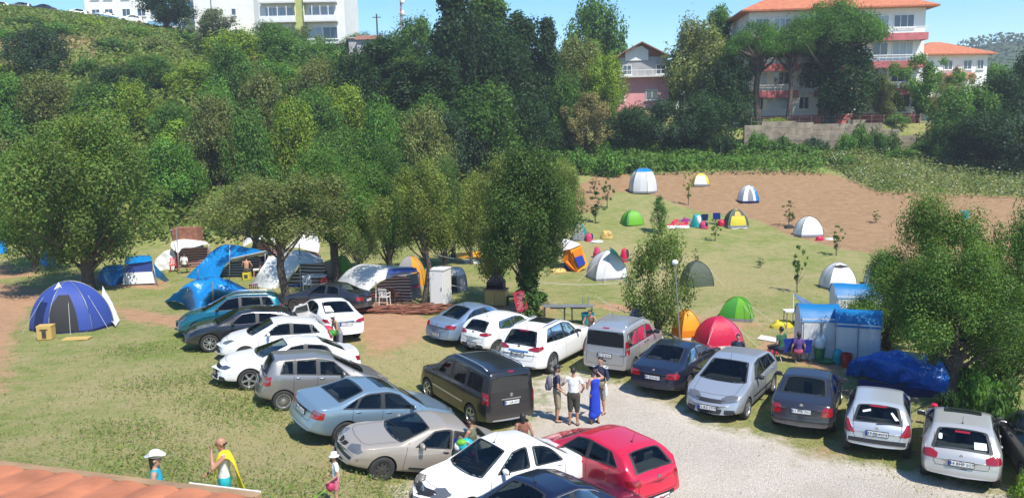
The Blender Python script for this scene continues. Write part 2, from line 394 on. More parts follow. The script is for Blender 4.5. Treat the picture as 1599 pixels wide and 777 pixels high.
    def side(s, name, poly, m, lift=.005, rad=.04, sides=(-1,1), parent=None):   # polygon in (x,z)
        out = []
        for sg in sides:
            M4 = basis((0, sg*.2, 0), (1,0,0) , (0,0,1)) if sg < 0 else basis((0, sg*.2, 0), (-1,0,0), (0,0,1))
            out.append(s.patch(name, [(x*(1 if sg < 0 else -1), z) for x, z in poly], M4, m, lift, rad, parent))
        return out
    def rear(s, name, poly, m, lift=.005, rad=.03, az=0., org=None, parent=None, both=False, el=0.):
        """polygon in (h,z): h across the car seen from behind; az turns the plane towards the side"""
        out = []
        for sg in ((1,-1) if both else (1,)):
            n = Vector((math.cos(az), sg*math.sin(az), 0)); o = Vector((s.L-.3, sg*(org or 0), 0)); ux = Vector((0,0,1)).cross(n)
            M4 = basis(o, ux, (0,0,1)); out.append(s.patch(name, [(h*sg, z) for h, z in poly], M4, m, lift, rad, parent))
        return out
    def front(s, name, poly, m, lift=.005, rad=.03, az=0., org=None, parent=None, both=False):
        out = []
        for sg in ((1,-1) if both else (1,)):
            n = Vector((-math.cos(az), sg*math.sin(az), 0)); o = Vector((.3, sg*(org or 0), 0)); ux = Vector((0,0,1)).cross(n)
            M4 = basis(o, ux, (0,0,1)); out.append(s.patch(name, [(-h*sg, z) for h, z in poly], M4, m, lift, rad, parent))
        return out
    def slope(s, name, x0, x1, w0, w1, m, sink=.0, lift=.005, rad=.06, bulge=.0):
        """a screen on the sloping centre line between x0 and x1, half widths w0 and w1; bulge bows the x0 edge"""
        z0, z1 = s.zt(x0), s.zt(x1); a = Vector((x0,0,z0)); b_ = Vector((x1,0,z1)); t = (b_-a); ln = t.length; t.normalize()
        uy = Vector((0,1,0)); n = t.cross(uy)
        if n.z < 0: n = -n; ux = t; 
        M4 = Matrix((t, n.cross(t), n)).transposed().to_4x4(); M4.translation = a - n*.3
        poly = [(0,-w0),(ln,-w1),(ln,w1),(0,w0),(-bulge,w0*.5),(-bulge*1.2,0),(-bulge,-w0*.5)]
        return s.patch(name, poly, M4, m, lift, rad)
    def seam(s, mb, pts, view, wd=.010):             # thin dark joint line; view 'L','R','T','B' (rear),'F'
        D = {'L': (lambda a, b: Vector((a, 3, b)), Vector((0,-1,0))), 'R': (lambda a, b: Vector((a, -3, b)), Vector((0,1,0))),
             'T': (lambda a, b: Vector((a, b, 4)), Vector((0,0,-1))), 'B': (lambda a, b: Vector((s.L+2, a, b)), Vector((-1,0,0))), 'F': (lambda a, b: Vector((-2, a, b)), Vector((1,0,0)))}[view]
        P2 = []
        for (a, b) in zip(pts[:-1], pts[1:]):
            a, b = Vector(a), Vector(b); k = max(1, int((b-a).length/.07))
            for j in range(k): P2.append(a.lerp(b, j/k))
        P2.append(Vector(pts[-1])); L_, R_ = [], []; v = []
        for i, p in enumerate(P2):
            t = (P2[min(i+1, len(P2)-1)] - P2[max(i-1, 0)]).normalized(); nn = Vector((-t.y, t.x))*wd/2; row = []
            for q in (p+nn, p-nn):
                h, _ = s.hit(D[0](q.x, q.y), D[1]); row.append(None if h is None else h - D[1]*.0025)
            v.append(row)
        for r0, r1 in zip(v[:-1], v[1:]):
            if None in r0 or None in r1 or (r0[0]-r1[0]).length > .25: continue
            mb.add([r0[0], r0[1], r1[1], r1[0]], [(0,1,2,3)])
    def gap(s, pts, view):
        m = MB(); s.seam(m, pts, view)
        if m.f: m.build('panel_gap', M['gap'], s.root)
    def plate(s, txt, z, w=.52, h=.112, rear=True, sink=.012, m=None):
        x = 0; d = Vector((-1,0,0)) if rear else Vector((1,0,0)); hs = []
        for yy in (-w/2, 0, w/2):
            for zz in (z-h/2, z, z+h/2):
                q, _ = s.hit(Vector((s.L+2 if rear else -2, yy, zz)), d)
                if q: hs.append(q.x)
        if not hs: return
        x = max(hs)+sink if rear else min(hs)-sink; sg = 1 if rear else -1
        p = MB(); p.box((x,0,z), (.022, w, h)); p.box((x-sg*.01,0,z), (.03, w+.03, h+.03), mi=1)
        p.box((x+sg*.006, (w/2-.02)*(-sg), z), (.0135, .04, h-.004), mi=2) if False else p.box((x+sg*.006, -(w/2-.022)*sg*1.0, z), (.0135, .044, h-.006), mi=2)
        o = p.build('number_plate', [M['plate'], M['black'], M['euro']], s.root)
        ux = (0, 1, 0) if rear else (0, -1, 0)
        text_mesh('lettering', txt, h*.92, M['ink'], o, basis((x+sg*.0125, .012*sg, z), ux, (0,0,1)))
        return o
    def wheels(s, style, w=.2):
        mt, mr = wheel_mesh(style, s.r, w)
        for x in s.wx:
            for sg in (-1, 1):
                e = empty('wheel', (x, sg*s.tr, s.r), math.pi if sg < 0 else 0); e.parent = s.root; e.rotation_euler.y = random.random()*2
                e.rotation_euler = Euler((0,0,0 if sg > 0 else math.pi)); 
                for nm, me in (('tyre', mt), ('rim', mr)):
                    o = bpy.data.objects.new(nm, me); C.objects.link(o); o.parent = e; o.rotation_euler.y = .3*x
    def mirror(s, x, z, m, sz=1., y=None):
        for sg in (-1, 1):
            h, _ = s.hit(Vector((x, sg*3, z)), Vector((0,-sg,0)))
            yy = abs(h.y) if h else s.hw*.9
            b = MB(); b.ball((x+.0, sg*(yy+.14), z+.05), (.055*sz, .115*sz, .072*sz), 12, 8); b.tube([(x, sg*(yy-.03), z-.02), (x, sg*(yy+.08), z+.02)], [.03,.022], 8, mi=1)
            b.box((x+.05*sz, sg*(yy+.14), z+.05), (.012, .19*sz, .11*sz), mi=2)
            b.build('door_mirror', [m, M['black']], s.root, smooth=True, sharp=50)
    def handle(s, x, z, m, ln=.17, sides=(-1,1)):
        for sg in sides:
            h, _ = s.hit(Vector((x, sg*3, z)), Vector((0,-sg,0)))
            if h: b = MB(); b.ball((x, h.y+sg*.012, z), (ln/2, .022, .019), 10, 6); b.build('door_handle', m, s.root, smooth=True)
    def band(s, name, za, zb, m, x0=0, x1=None, lift=.012, ends=True):
        """a strip along each side between heights za and zb"""
        x1 = x1 or s.L
        for sg in (-1, 1):
            mb = MB(); prev = None
            for i in range(25):
                x = x0+(x1-x0)*i/24; row = []
                for z in (za, zb):
                    h, _ = s.hit(Vector((x, sg*3, z)), Vector((0,-sg,0)))
                    row.append(h)
                if None in row: prev = None; continue
                a, b = row; e = Vector((0, sg*lift, 0)); cur = [a-e*.5, a+e, b+e, b-e*.5]
                if prev:
                    for k in range(3): mb.add([prev[k], prev[k+1], cur[k+1], cur[k]], [(0,1,2,3)])
                prev = cur
            if mb.f: mb.build(name, m, s.root)
    def rails(s, x0, x1, y, m, h=.05):
        for sg in (-1, 1):
            pts = []
            for i in range(9):
                x = x0+(x1-x0)*i/8; q, _ = s.hit(Vector((x, sg*y, 4)), Vector((0,0,-1)))
                pts.append(Vector((x, sg*y, q.z + (h if 0 < i < 8 else -.01))))
            b = MB(); b.tube(pts, .018, 6); b.build('roof_rail', m, s.root, smooth=True)
    def antenna(s, x, ln=.22, dx=.1):
        z = s.zt(x); b = MB(); b.tube([(x,0,z-.01),(x+dx,0,z+ln)], [.006,.004], 5); b.box((x,0,z+.01), (.06,.03,.02)); b.build('antenna', M['black'], s.root)
    def wiper(s, rear=True, x=None, z=None, ln=.38):
        if rear:
            pts = []
            for i in range(6):
                q, _ = s.hit(Vector((s.L+2, -.02+ln*i/5, z+.02+.035*i/5)), Vector((-1,0,0)))
                if q: pts.append(q+Vector((.028,0,0)))
        else: return
        if len(pts) > 1: b = MB(); b.tube(pts, .011, 5); b.build('wiper', M['black'], s.root)
    def wipers(s, x, w):
        b = MB()
        for y0 in (-.05, w*.75):
            pts = []
            for i in range(6):
                yy = y0-.5*i/5*1.0; xx = x+.05+.09*i/5; q, _ = s.hit(Vector((xx, yy, 4)), Vector((0,0,-1)))
                if q: pts.append(q+Vector((0,0,.02)))
            if len(pts) > 1: b.tube(pts, .010, 5)
        b.build('wiper', M['black'], s.root)
    def place(s, x, y, deg, label, cat='car', group='parked cars', dz=0., pitch=0., roll=0.):
        th = R(deg)
        # the car is modelled nose at x=0; turn it round so that the nose points along the heading
        for ch in s.root.children:
            ch.location.x -= 0
        z = hgt(x, y); e = 1.1; c_, s_ = math.cos(th), math.sin(th)
        gf = (hgt(x+c_*e, y+s_*e)-hgt(x-c_*e, y-s_*e))/(2*e); gl = (hgt(x-s_*.7, y+c_*.7)-hgt(x+s_*.7, y-c_*.7))/1.4
        X = Vector((c_, s_, gf + pitch)).normalized(); Y = Vector((-s_, c_, gl + roll)); Z = X.cross(Y).normalized(); Y = Z.cross(X)
        M3 = Matrix((-X, -Y, Z)).transposed().to_4x4(); M3.translation = Vector((x, y, z+dz)) + X*(s.L/2) 
        s.root.matrix_world = M3
        tag(s.root, label, cat, group); return s.root
# ---------------------------------------------------------------- ground
def in_poly(x, y, pts):
    c = False; n = len(pts)
    for i in range(n):
        (x1,y1),(x2,y2) = pts[i], pts[(i+1) % n]
        if (y1 > y) != (y2 > y) and x < (x2-x1)*(y-y1)/(y2-y1)+x1: c = not c
    return c
def poly_dist(X, Y, pts):                            # signed distance, negative inside (numpy arrays)
    d = np.full(X.shape, 1e9); ins = np.zeros(X.shape, bool); n = len(pts)
    for i in range(n):
        (x1,y1),(x2,y2) = pts[i], pts[(i+1) % n]; ex, ey = x2-x1, y2-y1
        t = np.clip(((X-x1)*ex+(Y-y1)*ey)/(ex*ex+ey*ey+1e-9), 0, 1); d = np.minimum(d, np.hypot(X-x1-t*ex, Y-y1-t*ey))
        c = ((y1 > Y) != (y2 > Y)) & (X < (x2-x1)*(Y-y1)/(y2-y1+1e-12)+x1); ins ^= c
    return np.where(ins, -d, d)
def region(pix): return [tuple(P(a, b)[:2]) for a, b in pix]
gravel_p = region([(815,592),(900,582),(985,605),(1055,632),(1100,662),(1190,684),(1280,708),(1330,730),(1430,766),(1480,800),(1480,1050),(950,1050),(900,900),(905,720),(815,700)])
gravel2_p = region([(700,690),(1100,660),(1600,780),(1900,1200),(300,1200)])
till_p = region([(885,300),(935,272),(1120,268),(1240,266),(1300,272),(1335,284),(1370,298),(1500,304),(1700,310),(1900,420),(1750,430),(1600,418),(1440,422),(1395,402),(1310,388),(1235,368),(1180,342),(1090,330),(1010,302),(960,300),(930,330),(880,340)])
dirt_ps = [region(q) for q in ([(-200,455),(0,442),(70,452),(130,468),(45,478),(22,520),(12,560),(0,610),(-30,640),(-200,700)],[(175,477),(330,500),(430,470),(520,462),(640,470),(668,500),(655,530),(580,560),(560,520),(420,500),(330,520),(200,500)],
   [(640,505),(760,470),(860,478),(850,500),(700,520)],[(1180,540),(1240,520),(1330,570),(1310,590)],[(930,470),(1190,508),(1180,515),(930,480)],[(1225,716),(1300,694),(1330,700),(1290,722),(1230,735)],[(1060,752),(1230,742),(1240,754),(1060,768)],
   [(-50,410),(40,415),(60,430),(-50,440)],[(120,425),(260,440),(250,452),(120,445)],[(860,600),(905,640),(890,660),(840,640)])]
dry_ps = [region(q) for q in ([(540,500),(700,520),(800,560),(780,600),(690,560),(640,640),(560,590),(600,560)],[(100,600),(330,560),(420,680),(380,740),(200,700)],[(430,640),(540,680),(520,777),(400,760)],[(180,640),(330,620),(420,640),(200,680),(60,690)],[(560,540),(660,530),(650,560),(600,600)],[(780,330),(900,420),(1100,470),(1300,430),(1100,400),(930,380)],[(1050,480),(1290,500),(1200,540)],[(300,690),(500,660),(520,700),(330,740)],[(940,640),(1000,645),(980,670)])]
def ground_sheet():
    ys = np.concatenate([np.arange(-30,10,2.0), np.arange(10,62,.42), np.arange(62,100,.8), np.arange(100,150,1.6), np.arange(150,236,6)])
    xs = np.concatenate([np.arange(-190,-60,5), np.arange(-60,-26,1.2), np.arange(-26,34,.42), np.arange(34,60,.9), np.arange(60,196,5)])
    X, Y = np.meshgrid(xs, ys); Z = np.array([[hgt(float(a), float(b)) for a in xs] for b in ys])
    rs = np.random.RandomState(3); near = (np.abs(X) < 60) & (Y > 10) & (Y < 100)
    Z = Z + np.where(near, rs.normal(0, .012, Z.shape), 0)
    ny, nx = X.shape; V = np.stack([X, Y, Z], 2).reshape(-1, 3)
    F = [(j*nx+i, j*nx+i+1, (j+1)*nx+i+1, (j+1)*nx+i) for j in range(ny-1) for i in range(nx-1)]
    g = obj('ground', V, F, None, smooth=True); me = g.data
    def soft(d, w): return np.clip(.5-d/w, 0, 1)
    gr = soft(poly_dist(X, Y, gravel_p), 2.6); gr = np.maximum(gr, soft(poly_dist(X, Y, gravel2_p), 2.0))
    ti = soft(poly_dist(X, Y, till_p), 1.2); di = np.zeros(X.shape); dr = np.zeros(X.shape)
    for p in dirt_ps: di = np.maximum(di, soft(poly_dist(X, Y, p), 2.4))
    for p in dry_ps: dr = np.maximum(dr, soft(poly_dist(X, Y, p), 3.5))
    gr = gr*(1-.55*di); di *= 1-gr*.45
    a = me.color_attributes.new('cover', 'FLOAT_COLOR', 'POINT')
    a.data.foreach_set('color', np.stack([gr, ti, di, dr], 2).reshape(-1).astype(np.float32))
    m = bpy.data.materials.new('ground'); m.use_nodes = True; nt = m.node_tree; b = nt.nodes['Principled BSDF']; b.inputs['Roughness'].default_value = .95; b.inputs['Specular IOR Level'].default_value = .15
    N = nt.nodes.new; Lk = nt.links.new
    at = N('ShaderNodeVertexColor'); at.layer_name = 'cover'; sep = N('ShaderNodeSeparateColor'); Lk(at.outputs[0], sep.inputs[0])
    geo = N('ShaderNodeNewGeometry')
    def noise(sc, det=6, rough=.6):
        n = N('ShaderNodeTexNoise'); n.inputs['Scale'].default_value = sc; n.inputs['Detail'].default_value = det; n.inputs['Roughness'].default_value = rough; Lk(geo.outputs['Position'], n.inputs['Vector']); return n.outputs[0]
    def ramp(v, stops):
        r = N('ShaderNodeValToRGB'); Lk(v, r.inputs[0]); e = r.color_ramp.elements
        while len(e) < len(stops): e.new(.5)
        for q, (p, c) in zip(e, stops): q.position = p; q.color = c + (1,)
        return r.outputs[0]
    def mix(f, a_, b_):
        x = N('ShaderNodeMix'); x.data_type = 'RGBA'; Lk(f, x.inputs[0]); Lk(a_, x.inputs[6]); Lk(b_, x.inputs[7]); return x.outputs[2]
    def math_(op, a_, b_, clamp=True):
        x = N('ShaderNodeMath'); x.operation = op; x.use_clamp = clamp
        for i, v in enumerate((a_, b_)):
            if isinstance(v, (int, float)): x.inputs[i].default_value = v
            else: Lk(v, x.inputs[i])
        return x.outputs[0]
    def edge(w, n, k=1.6):                          # breaks a soft border up with noise
        return math_('ADD', math_('MULTIPLY', math_('SUBTRACT', math_('ADD', w, n, False), 1.0, False), k*2.2, False), .5)
    n1, n2, n3, n4 = noise(.35), noise(1.7, 8, .7), noise(14, 8, .75), noise(60, 4, .7)
    fine = math_('ADD', math_('MULTIPLY', n3, .6), math_('MULTIPLY', n4, .4))
    gA = ramp(fine, [(.32,(.085,.11,.024)),(.5,(.165,.205,.05)),(.68,(.28,.31,.10))])
    gB = ramp(fine, [(.32,(.17,.15,.06)),(.5,(.30,.26,.12)),(.7,(.45,.39,.20))])
    bare = ramp(fine, [(.3,(.17,.10,.055)),(.6,(.32,.20,.12)),(.75,(.42,.29,.18))])
    pt = ramp(math_('ADD', math_('MULTIPLY', n1, .45), math_('MULTIPLY', n2, .6)), [(.43,(0,0,0)),(.62,(.95,.95,.95))])
    sA = N('ShaderNodeSeparateColor'); Lk(pt, sA.inputs[0])
    dryf = math_('ADD', sA.outputs[0], math_('MULTIPLY', at.outputs['Alpha'], .55))
    grass = mix(dryf, gA, gB)
    bp = ramp(n2, [(.60,(0,0,0)),(.70,(1,1,1))]); sB = N('ShaderNodeSeparateColor'); Lk(bp, sB.inputs[0])
    grass = mix(math_('MULTIPLY', sB.outputs[0], .5), grass, bare)
    earth = ramp(math_('ADD', math_('MULTIPLY', fine, .7), math_('MULTIPLY', n2, .3)), [(.34,(.25,.14,.075)),(.52,(.40,.235,.135)),(.68,(.53,.35,.22))])
    c1 = mix(edge(sep.outputs['Blue'], n2), grass, earth)
    tl_ = ramp(math_('ADD', math_('MULTIPLY', fine, .5), math_('MULTIPLY', n2, .5)), [(.36,(.21,.125,.065)),(.52,(.295,.185,.10)),(.66,(.38,.25,.145))])
    c2 = mix(edge(sep.outputs['Green'], n2, 2.5), c1, tl_)
    vo = N('ShaderNodeTexVoronoi'); vo.inputs['Scale'].default_value = 55; Lk(geo.outputs['Position'], vo.inputs['Vector'])
    sv = N('ShaderNodeSeparateColor'); Lk(vo.outputs['Color'], sv.inputs[0])
    gv = ramp(sv.outputs[0], [(.05,(.44,.37,.30)),(.35,(.58,.51,.42)),(.8,(.70,.63,.53)),(1,(.80,.74,.64))])
    track = ramp(n1, [(.5,(0,0,0)),(.66,(1,1,1))]); sT = N('ShaderNodeSeparateColor'); Lk(track, sT.inputs[0])
    dusty = ramp(fine, [(.3,(.42,.34,.26)),(.7,(.60,.52,.42))]); gv = mix(math_('MULTIPLY', sT.outputs[0], .6), gv, dusty)
    col_ = mix(edge(sep.outputs['Red'], n2, 1.4), c2, gv); Lk(col_, b.inputs['Base Color'])
    bh = math_('ADD', math_('MULTIPLY', fine, 1.0, False), math_('MULTIPLY', math_('MULTIPLY', vo.outputs['Distance'], sep.outputs['Red'], False), .8, False), False)
    bu = N('ShaderNodeBump'); bu.inputs['Strength'].default_value = .8; bu.inputs['Distance'].default_value = .07; Lk(bh, bu.inputs['Height']); Lk(bu.outputs[0], b.inputs['Normal'])
    me.materials.append(m); tag(g, 'camp meadow of patchy grass, earth and pale gravel rising to a wooded slope', 'ground', kind='structure'); return g
ground_sheet()
def outfit(c, d, col):
    """adds the parts of a car from its spec"""
    bx = [b[0] for b in d['belt']]; bz = [b[1] for b in d['belt']]
    zb = lambda x: float(np.interp(x, bx, bz))
    c.seatm = d.get('seatm', 'seat')
    if not d.get('noband'):
        for A_, B_ in zip(d['sw'][:-1], d['sw'][1:]):
            c.side('window_pillar', [(x, zb(x)+.012) for x in (A_[1], B_[0])]+[(x, max(c.zt(x)-d.get('drop', .07)+.004, zb(x)+.04)) for x in (B_[2], A_[3])], M['black'], lift=.0035, rad=.01)
    for i, (b0, b1, t0, t1) in enumerate(d['sw']):
        lo = [(x, zb(x)+.004) for x in np.linspace(b0-.03, b1+.02, 4)]
        hi = [(x, max(c.zt(x)-d.get('drop', .07), zb(x)+.03)) for x in np.linspace(t1+.02, t0-.03, 5)]
        c.side('side_window', lo+hi, M['glass'], lift=.004, rad=d.get('srad', .035))
    if 'chrome' in d:
        for sg in (-1, 1):
            pts = []
            for x in np.linspace(d['sw'][0][2]-.3, d['sw'][-1][3]+.25, 16):
                h, _ = c.hit(Vector((x, sg*3, max(c.zt(x)-.09, zb(x)+.03))), Vector((0,-sg,0)))
                if h: pts.append(h+Vector((0, sg*.006, 0)))
            m = MB(); m.tube(pts, .011, 5); m.build('window_trim', M['chrome'], c.root)
    ws = d['ws']; c.slope('windscreen', ws[0], ws[1], ws[2]*c.hw, ws[3]*c.hw, M['glass'], bulge=.10, rad=.07)
    rw = d['rw']
    if 'norw' not in d: c.slope('rear_window', rw[0], rw[1], rw[2]*c.hw, rw[3]*c.hw, M['glass'], rad=.07, bulge=.03)
    zs = .31
    for sd in 'LR':
        for sm in d['seams']: c.gap([(sm[0], zs+.02), (sm[0], zb(sm[0])-.01), (sm[1], c.zt(sm[1])-.08)], sd)
        c.gap([(d['seams'][0][0], zs+.02), (d['seams'][-1][0]-.28, zs+.02)], sd)
    if 'hood' in d: h0, h1, hw_ = d['hood']; c.gap([(h1, -hw_*c.hw), (h0+.1, -hw_*c.hw*.93), (h0, -hw_*c.hw*.7), (h0-.05, 0), (h0, hw_*c.hw*.7), (h0+.1, hw_*c.hw*.93), (h1, hw_*c.hw)], 'T')
    if 'hatch' in d:
        z0, z1, w0, w1 = d['hatch']; c.gap([(-w1, z1), (-w0, z0+.08), (-w0*.93, z0), (w0*.93, z0), (w0, z0+.08), (w1, z1)], 'B')
    for x, z in d.get('handles', []): c.handle(x, z, d.get('hm', col))
    az, org, poly = d['hl'][:3]; hs = c.front('headlight', poly, M[d['hl'][3] if len(d['hl']) > 3 else 'clear'], lift=.007, rad=.03, az=az, org=org, both=True)
    az, org, poly = d['tl'][:3]; c.rear('tail_light', poly, M['red'], lift=.008, rad=.03, az=az, org=org, both=True)
    if 'tlw' in d: az, org, poly = d['tlw']; c.rear('reversing_lens', poly, M['clear'], lift=.012, rad=.02, az=az, org=org, both=True)
    for nm, poly, mm in d.get('front', []): c.front(nm, poly, M[mm], lift=.006, rad=.03)
    for nm, poly, mm in d.get('rearp', []): c.rear(nm, poly, M[mm] if isinstance(mm, str) else mm, lift=.007, rad=.02)
    if 'bumper' in d:
        z0, z1, mm = d['bumper']; c.rear('rear_bumper_trim', [(-c.hw*.97, z0), (c.hw*.97, z0), (c.hw*.97, z1), (-c.hw*.97, z1)], M[mm], lift=.012, rad=.03)
        c.band('bumper_side', z0, z1, M[mm], c.wx[1]+c.r*1.25, c.L-.01)
    if 'molding' in d: z0, z1, a, b, mm = d['molding']; c.band('side_moulding', z0, z1, M[mm], a, b)
    if 'plate' in d: c.plate(d['plate'][0], d['plate'][1], rear=True)
    if 'fplate' in d: c.plate(d['fplate'][0], d['fplate'][1], rear=False)
    if 'brake' in d: z, w = d['brake']; c.rear('brake_light', [(-w, z-.015), (w, z-.015), (w, z+.015), (-w, z+.015)], M['red'], lift=.012, rad=.01)
    if 'wiper' in d: c.wiper(True, None, d['wiper'])
    c.wipers(ws[0], c.hw*.8)
    c.mirror(d['mir'][0], d['mir'][1], col if not d.get('bmir') else M['black'], d.get('msz', 1))
    if 'ant' in d: c.antenna(d['ant'])
    if 'rails' in d: c.rails(*d['rails'], M[d.get('railm', 'alloy')])
    if 'sunroof' in d:
        a, b, w = d['sunroof']; M4 = Matrix.Translation((0,0,.5)); M4 = basis((0,0,.5), (1,0,0), (0,1,0)); c.patch('sunroof', [(a,-w),(b,-w),(b,w),(a,w)], M4, M['darkglass'], .006, .06)
    if 'badge' in d:
        z, r_ = d['badge']; q, _ = c.hit(Vector((c.L+2, 0, z)), Vector((-1,0,0)))
        if q: m = MB(); m.lathe([(.001,.014),(r_*.55,.014),(r_*.6,.004),(r_*.75,.004),(r_*.8,.014),(r_,.012),(r_,-.01)], Matrix.Translation(q) @ Matrix.Rotation(-math.pi/2, 4, 'Z'), n=16); m.build('badge', M['chrome'], c.root)
    if 'fbadge' in d:
        z, r_ = d['fbadge']; q, _ = c.hit(Vector((-2, 0, z)), Vector((1,0,0)))
        if q: m = MB(); pr = [(0,-r_*1.3),(r_*.75,0),(0,r_*1.3),(-r_*.75,0)]; pi_ = [(a*.55, b*.55) for a, b in pr]
        if q:
            V = [Vector((q.x-.02, a, q.z+b)) for a, b in pr]+[Vector((q.x-.02, a, q.z+b)) for a, b in pi_]; V += [v+Vector((.03,0,0)) for v in V]
            m.add(V, [(i, (i+1) % 4, 4+(i+1) % 4, 4+i) for i in range(4)]+[(i, (i+1) % 4, 8+(i+1) % 4, 8+i) for i in range(4)]); m.build('badge', M['chrome'], c.root)
    c.wheels(d['rim'], d.get('tw', .2)); c.open_windows((d['sw'][0][1]-.35, d['sw'][0][1]+.55), zb(d['sw'][0][1]), ws[0], d['rw'][1])
    return c
M['glass_seen'] = mat('tinted_glass', (.05,.055,.05), .06, 0, .8)
SEDAN = lambda L, H: [(0,.58),(.07,.70),(.35,.80),(.27*L,.96),(.43*L,H-.10),(.53*L,H),(.67*L,H-.04),(.83*L,1.10),(.90*L,1.05),(.975*L,1.0),(L,.86)]
HATCH = lambda L, H: [(0,.55),(.06,.70),(.33,.82),(.26*L,.99),(.45*L,H-.07),(.56*L,H),(.80*L,H-.06),(.87*L,H-.14),(.965*L,1.0),(L-.01,.90),(L,.78)]
def car(L, Wd, H, top, belt, wx, r, col, d, **k):
    d['belt'] = belt; c = Car(L, Wd, H, top, belt, wx, r, col, **k); return outfit(c, d, col)
GR = 'cars parked on the camp meadow'
# ---- right-hand rows
col = paint((.80,.80,.79), 0, .25)
car(4.64, 1.82, 1.71, [(0,.70),(.05,.85),(.35,1.0),(1.2,1.12),(2.0,1.58),(2.5,1.70),(3.6,1.68),(4.1,1.58),(4.5,1.12),(4.58,1.02),(4.64,.85)], [(0,.9),(1.1,1.05),(3.0,1.10),(4.1,1.20),(4.6,1.10)], (.92,3.62), .37, col,
    dict(sw=[(1.62,2.62,2.1,2.6),(2.68,3.45,2.68,3.42),(3.5,3.98,3.48,3.62)], ws=(1.24,2.02,.82,.66), rw=(4.07,4.47,.60,.76), seams=[(1.42,1.5),(2.65,2.65),(3.62,3.5)], handles=[(2.42,1.02),(3.4,1.05)], hood=(.4,1.25,.75), hatch=(.62,1.55,.62,.66),
    hl=(.6,.55,[(-.2,.82),(.22,.88),(.24,.98),(-.2,.92)]), tl=(.5,.62,[(-.26,.98),(.10,.95),(.30,1.04),(.26,1.14),(-.02,1.12),(-.26,1.04)]), rearp=[('bumper_lip',[(-.86,.22),(.86,.22),(.86,.44),(-.86,.44)],'black'),('tailgate_trim',[(-.42,.90),(.42,.90),(.42,.97),(-.42,.97)],'chrome')],
    plate=('81 DF 887', .83), badge=(1.08,.055), mir=(1.75,1.14), rails=(2.2,3.95,.58), sunroof=(2.2,3.2,.42), rim='five', tw=.23, molding=(.24,.42,1.35,3.25,'black'), ant=3.9, brake=(1.60,.0) if False else (1.575,.2)), sill=.27, tumble=.30
    ).place(1.35, 29.45, 57, 'white off-road car with black roof panel and roof rails beside the tall silver van', group=GR)
col = paint((.80,.80,.78), 0, .25)
car(4.06, 1.73, 1.45, HATCH(4.06,1.45), [(0,.8),(1.0,.93),(2.6,.97),(3.6,1.10),(4.0,1.0)], (.85,3.44), .32, col,
    dict(sw=[(1.5,2.45,1.95,2.43),(2.49,3.3,2.49,3.2)], srad=.08, ws=(1.08,1.8,.80,.64), rw=(3.50,3.90,.56,.66), seams=[(1.3,1.35),(2.47,2.47),(3.38,3.3)], handles=[(2.28,.90)], hood=(.35,1.05,.75), hatch=(.58,1.35,.56,.6),
    hl=(.6,.5,[(-.24,.64),(.2,.72),(.3,.84),(-.2,.74)]), tl=(.42,.60,[(-.30,.86),(.02,.84),(.24,.92),(.10,.99),(-.28,.93)]), rearp=[('bumper_insert',[(-.62,.22),(.62,.22),(.70,.42),(.5,.50),(-.5,.50),(-.70,.42)],'black')],
    plate=('34 VB 1204', .50), badge=(.93,.06), mir=(1.62,.98), rim='double', ant=3.15, wiper=1.05), taperr=.80
    ).place(-.25, 31.75, 46, 'white rounded hatchback with black lower bumper between the blue saloon and white off-road car', group=GR)
col = paint((.24,.33,.46), .45, .3)
car(4.56, 1.73, 1.49, SEDAN(4.56,1.49), [(0,.78),(1.2,.95),(3.6,1.02),(4.5,1.0)], (.88,3.48), .31, col,
    dict(sw=[(1.65,2.55,2.12,2.55),(2.6,3.3,2.6,3.2),(3.33,3.62,3.24,3.30)], ws=(1.25,2.0,.80,.62), rw=(3.08,3.80,.58,.66), seams=[(1.42,1.5),(2.57,2.57),(3.42,3.3)], handles=[(2.4,.92),(3.28,.95)], hood=(.4,1.2,.75), hatch=(.66,1.03,.5,.62),
    hl=(.6,.5,[(-.24,.62),(.2,.70),(.24,.82),(-.2,.76)]), tl=(.45,.62,[(-.18,.80),(.2,.80),(.26,.92),(.0,.98),(-.2,.92)]), plate=('34 TT 981', .52), badge=(.90,.05), mir=(1.75,1.0), rim='multi', ant=3.0)
    ).place(-1.55, 33.2, 44, 'metallic blue saloon with a short boot, leftmost of the row parked below the ivy tree', group=GR)
col = paint((.42,.42,.43), .5, .32)
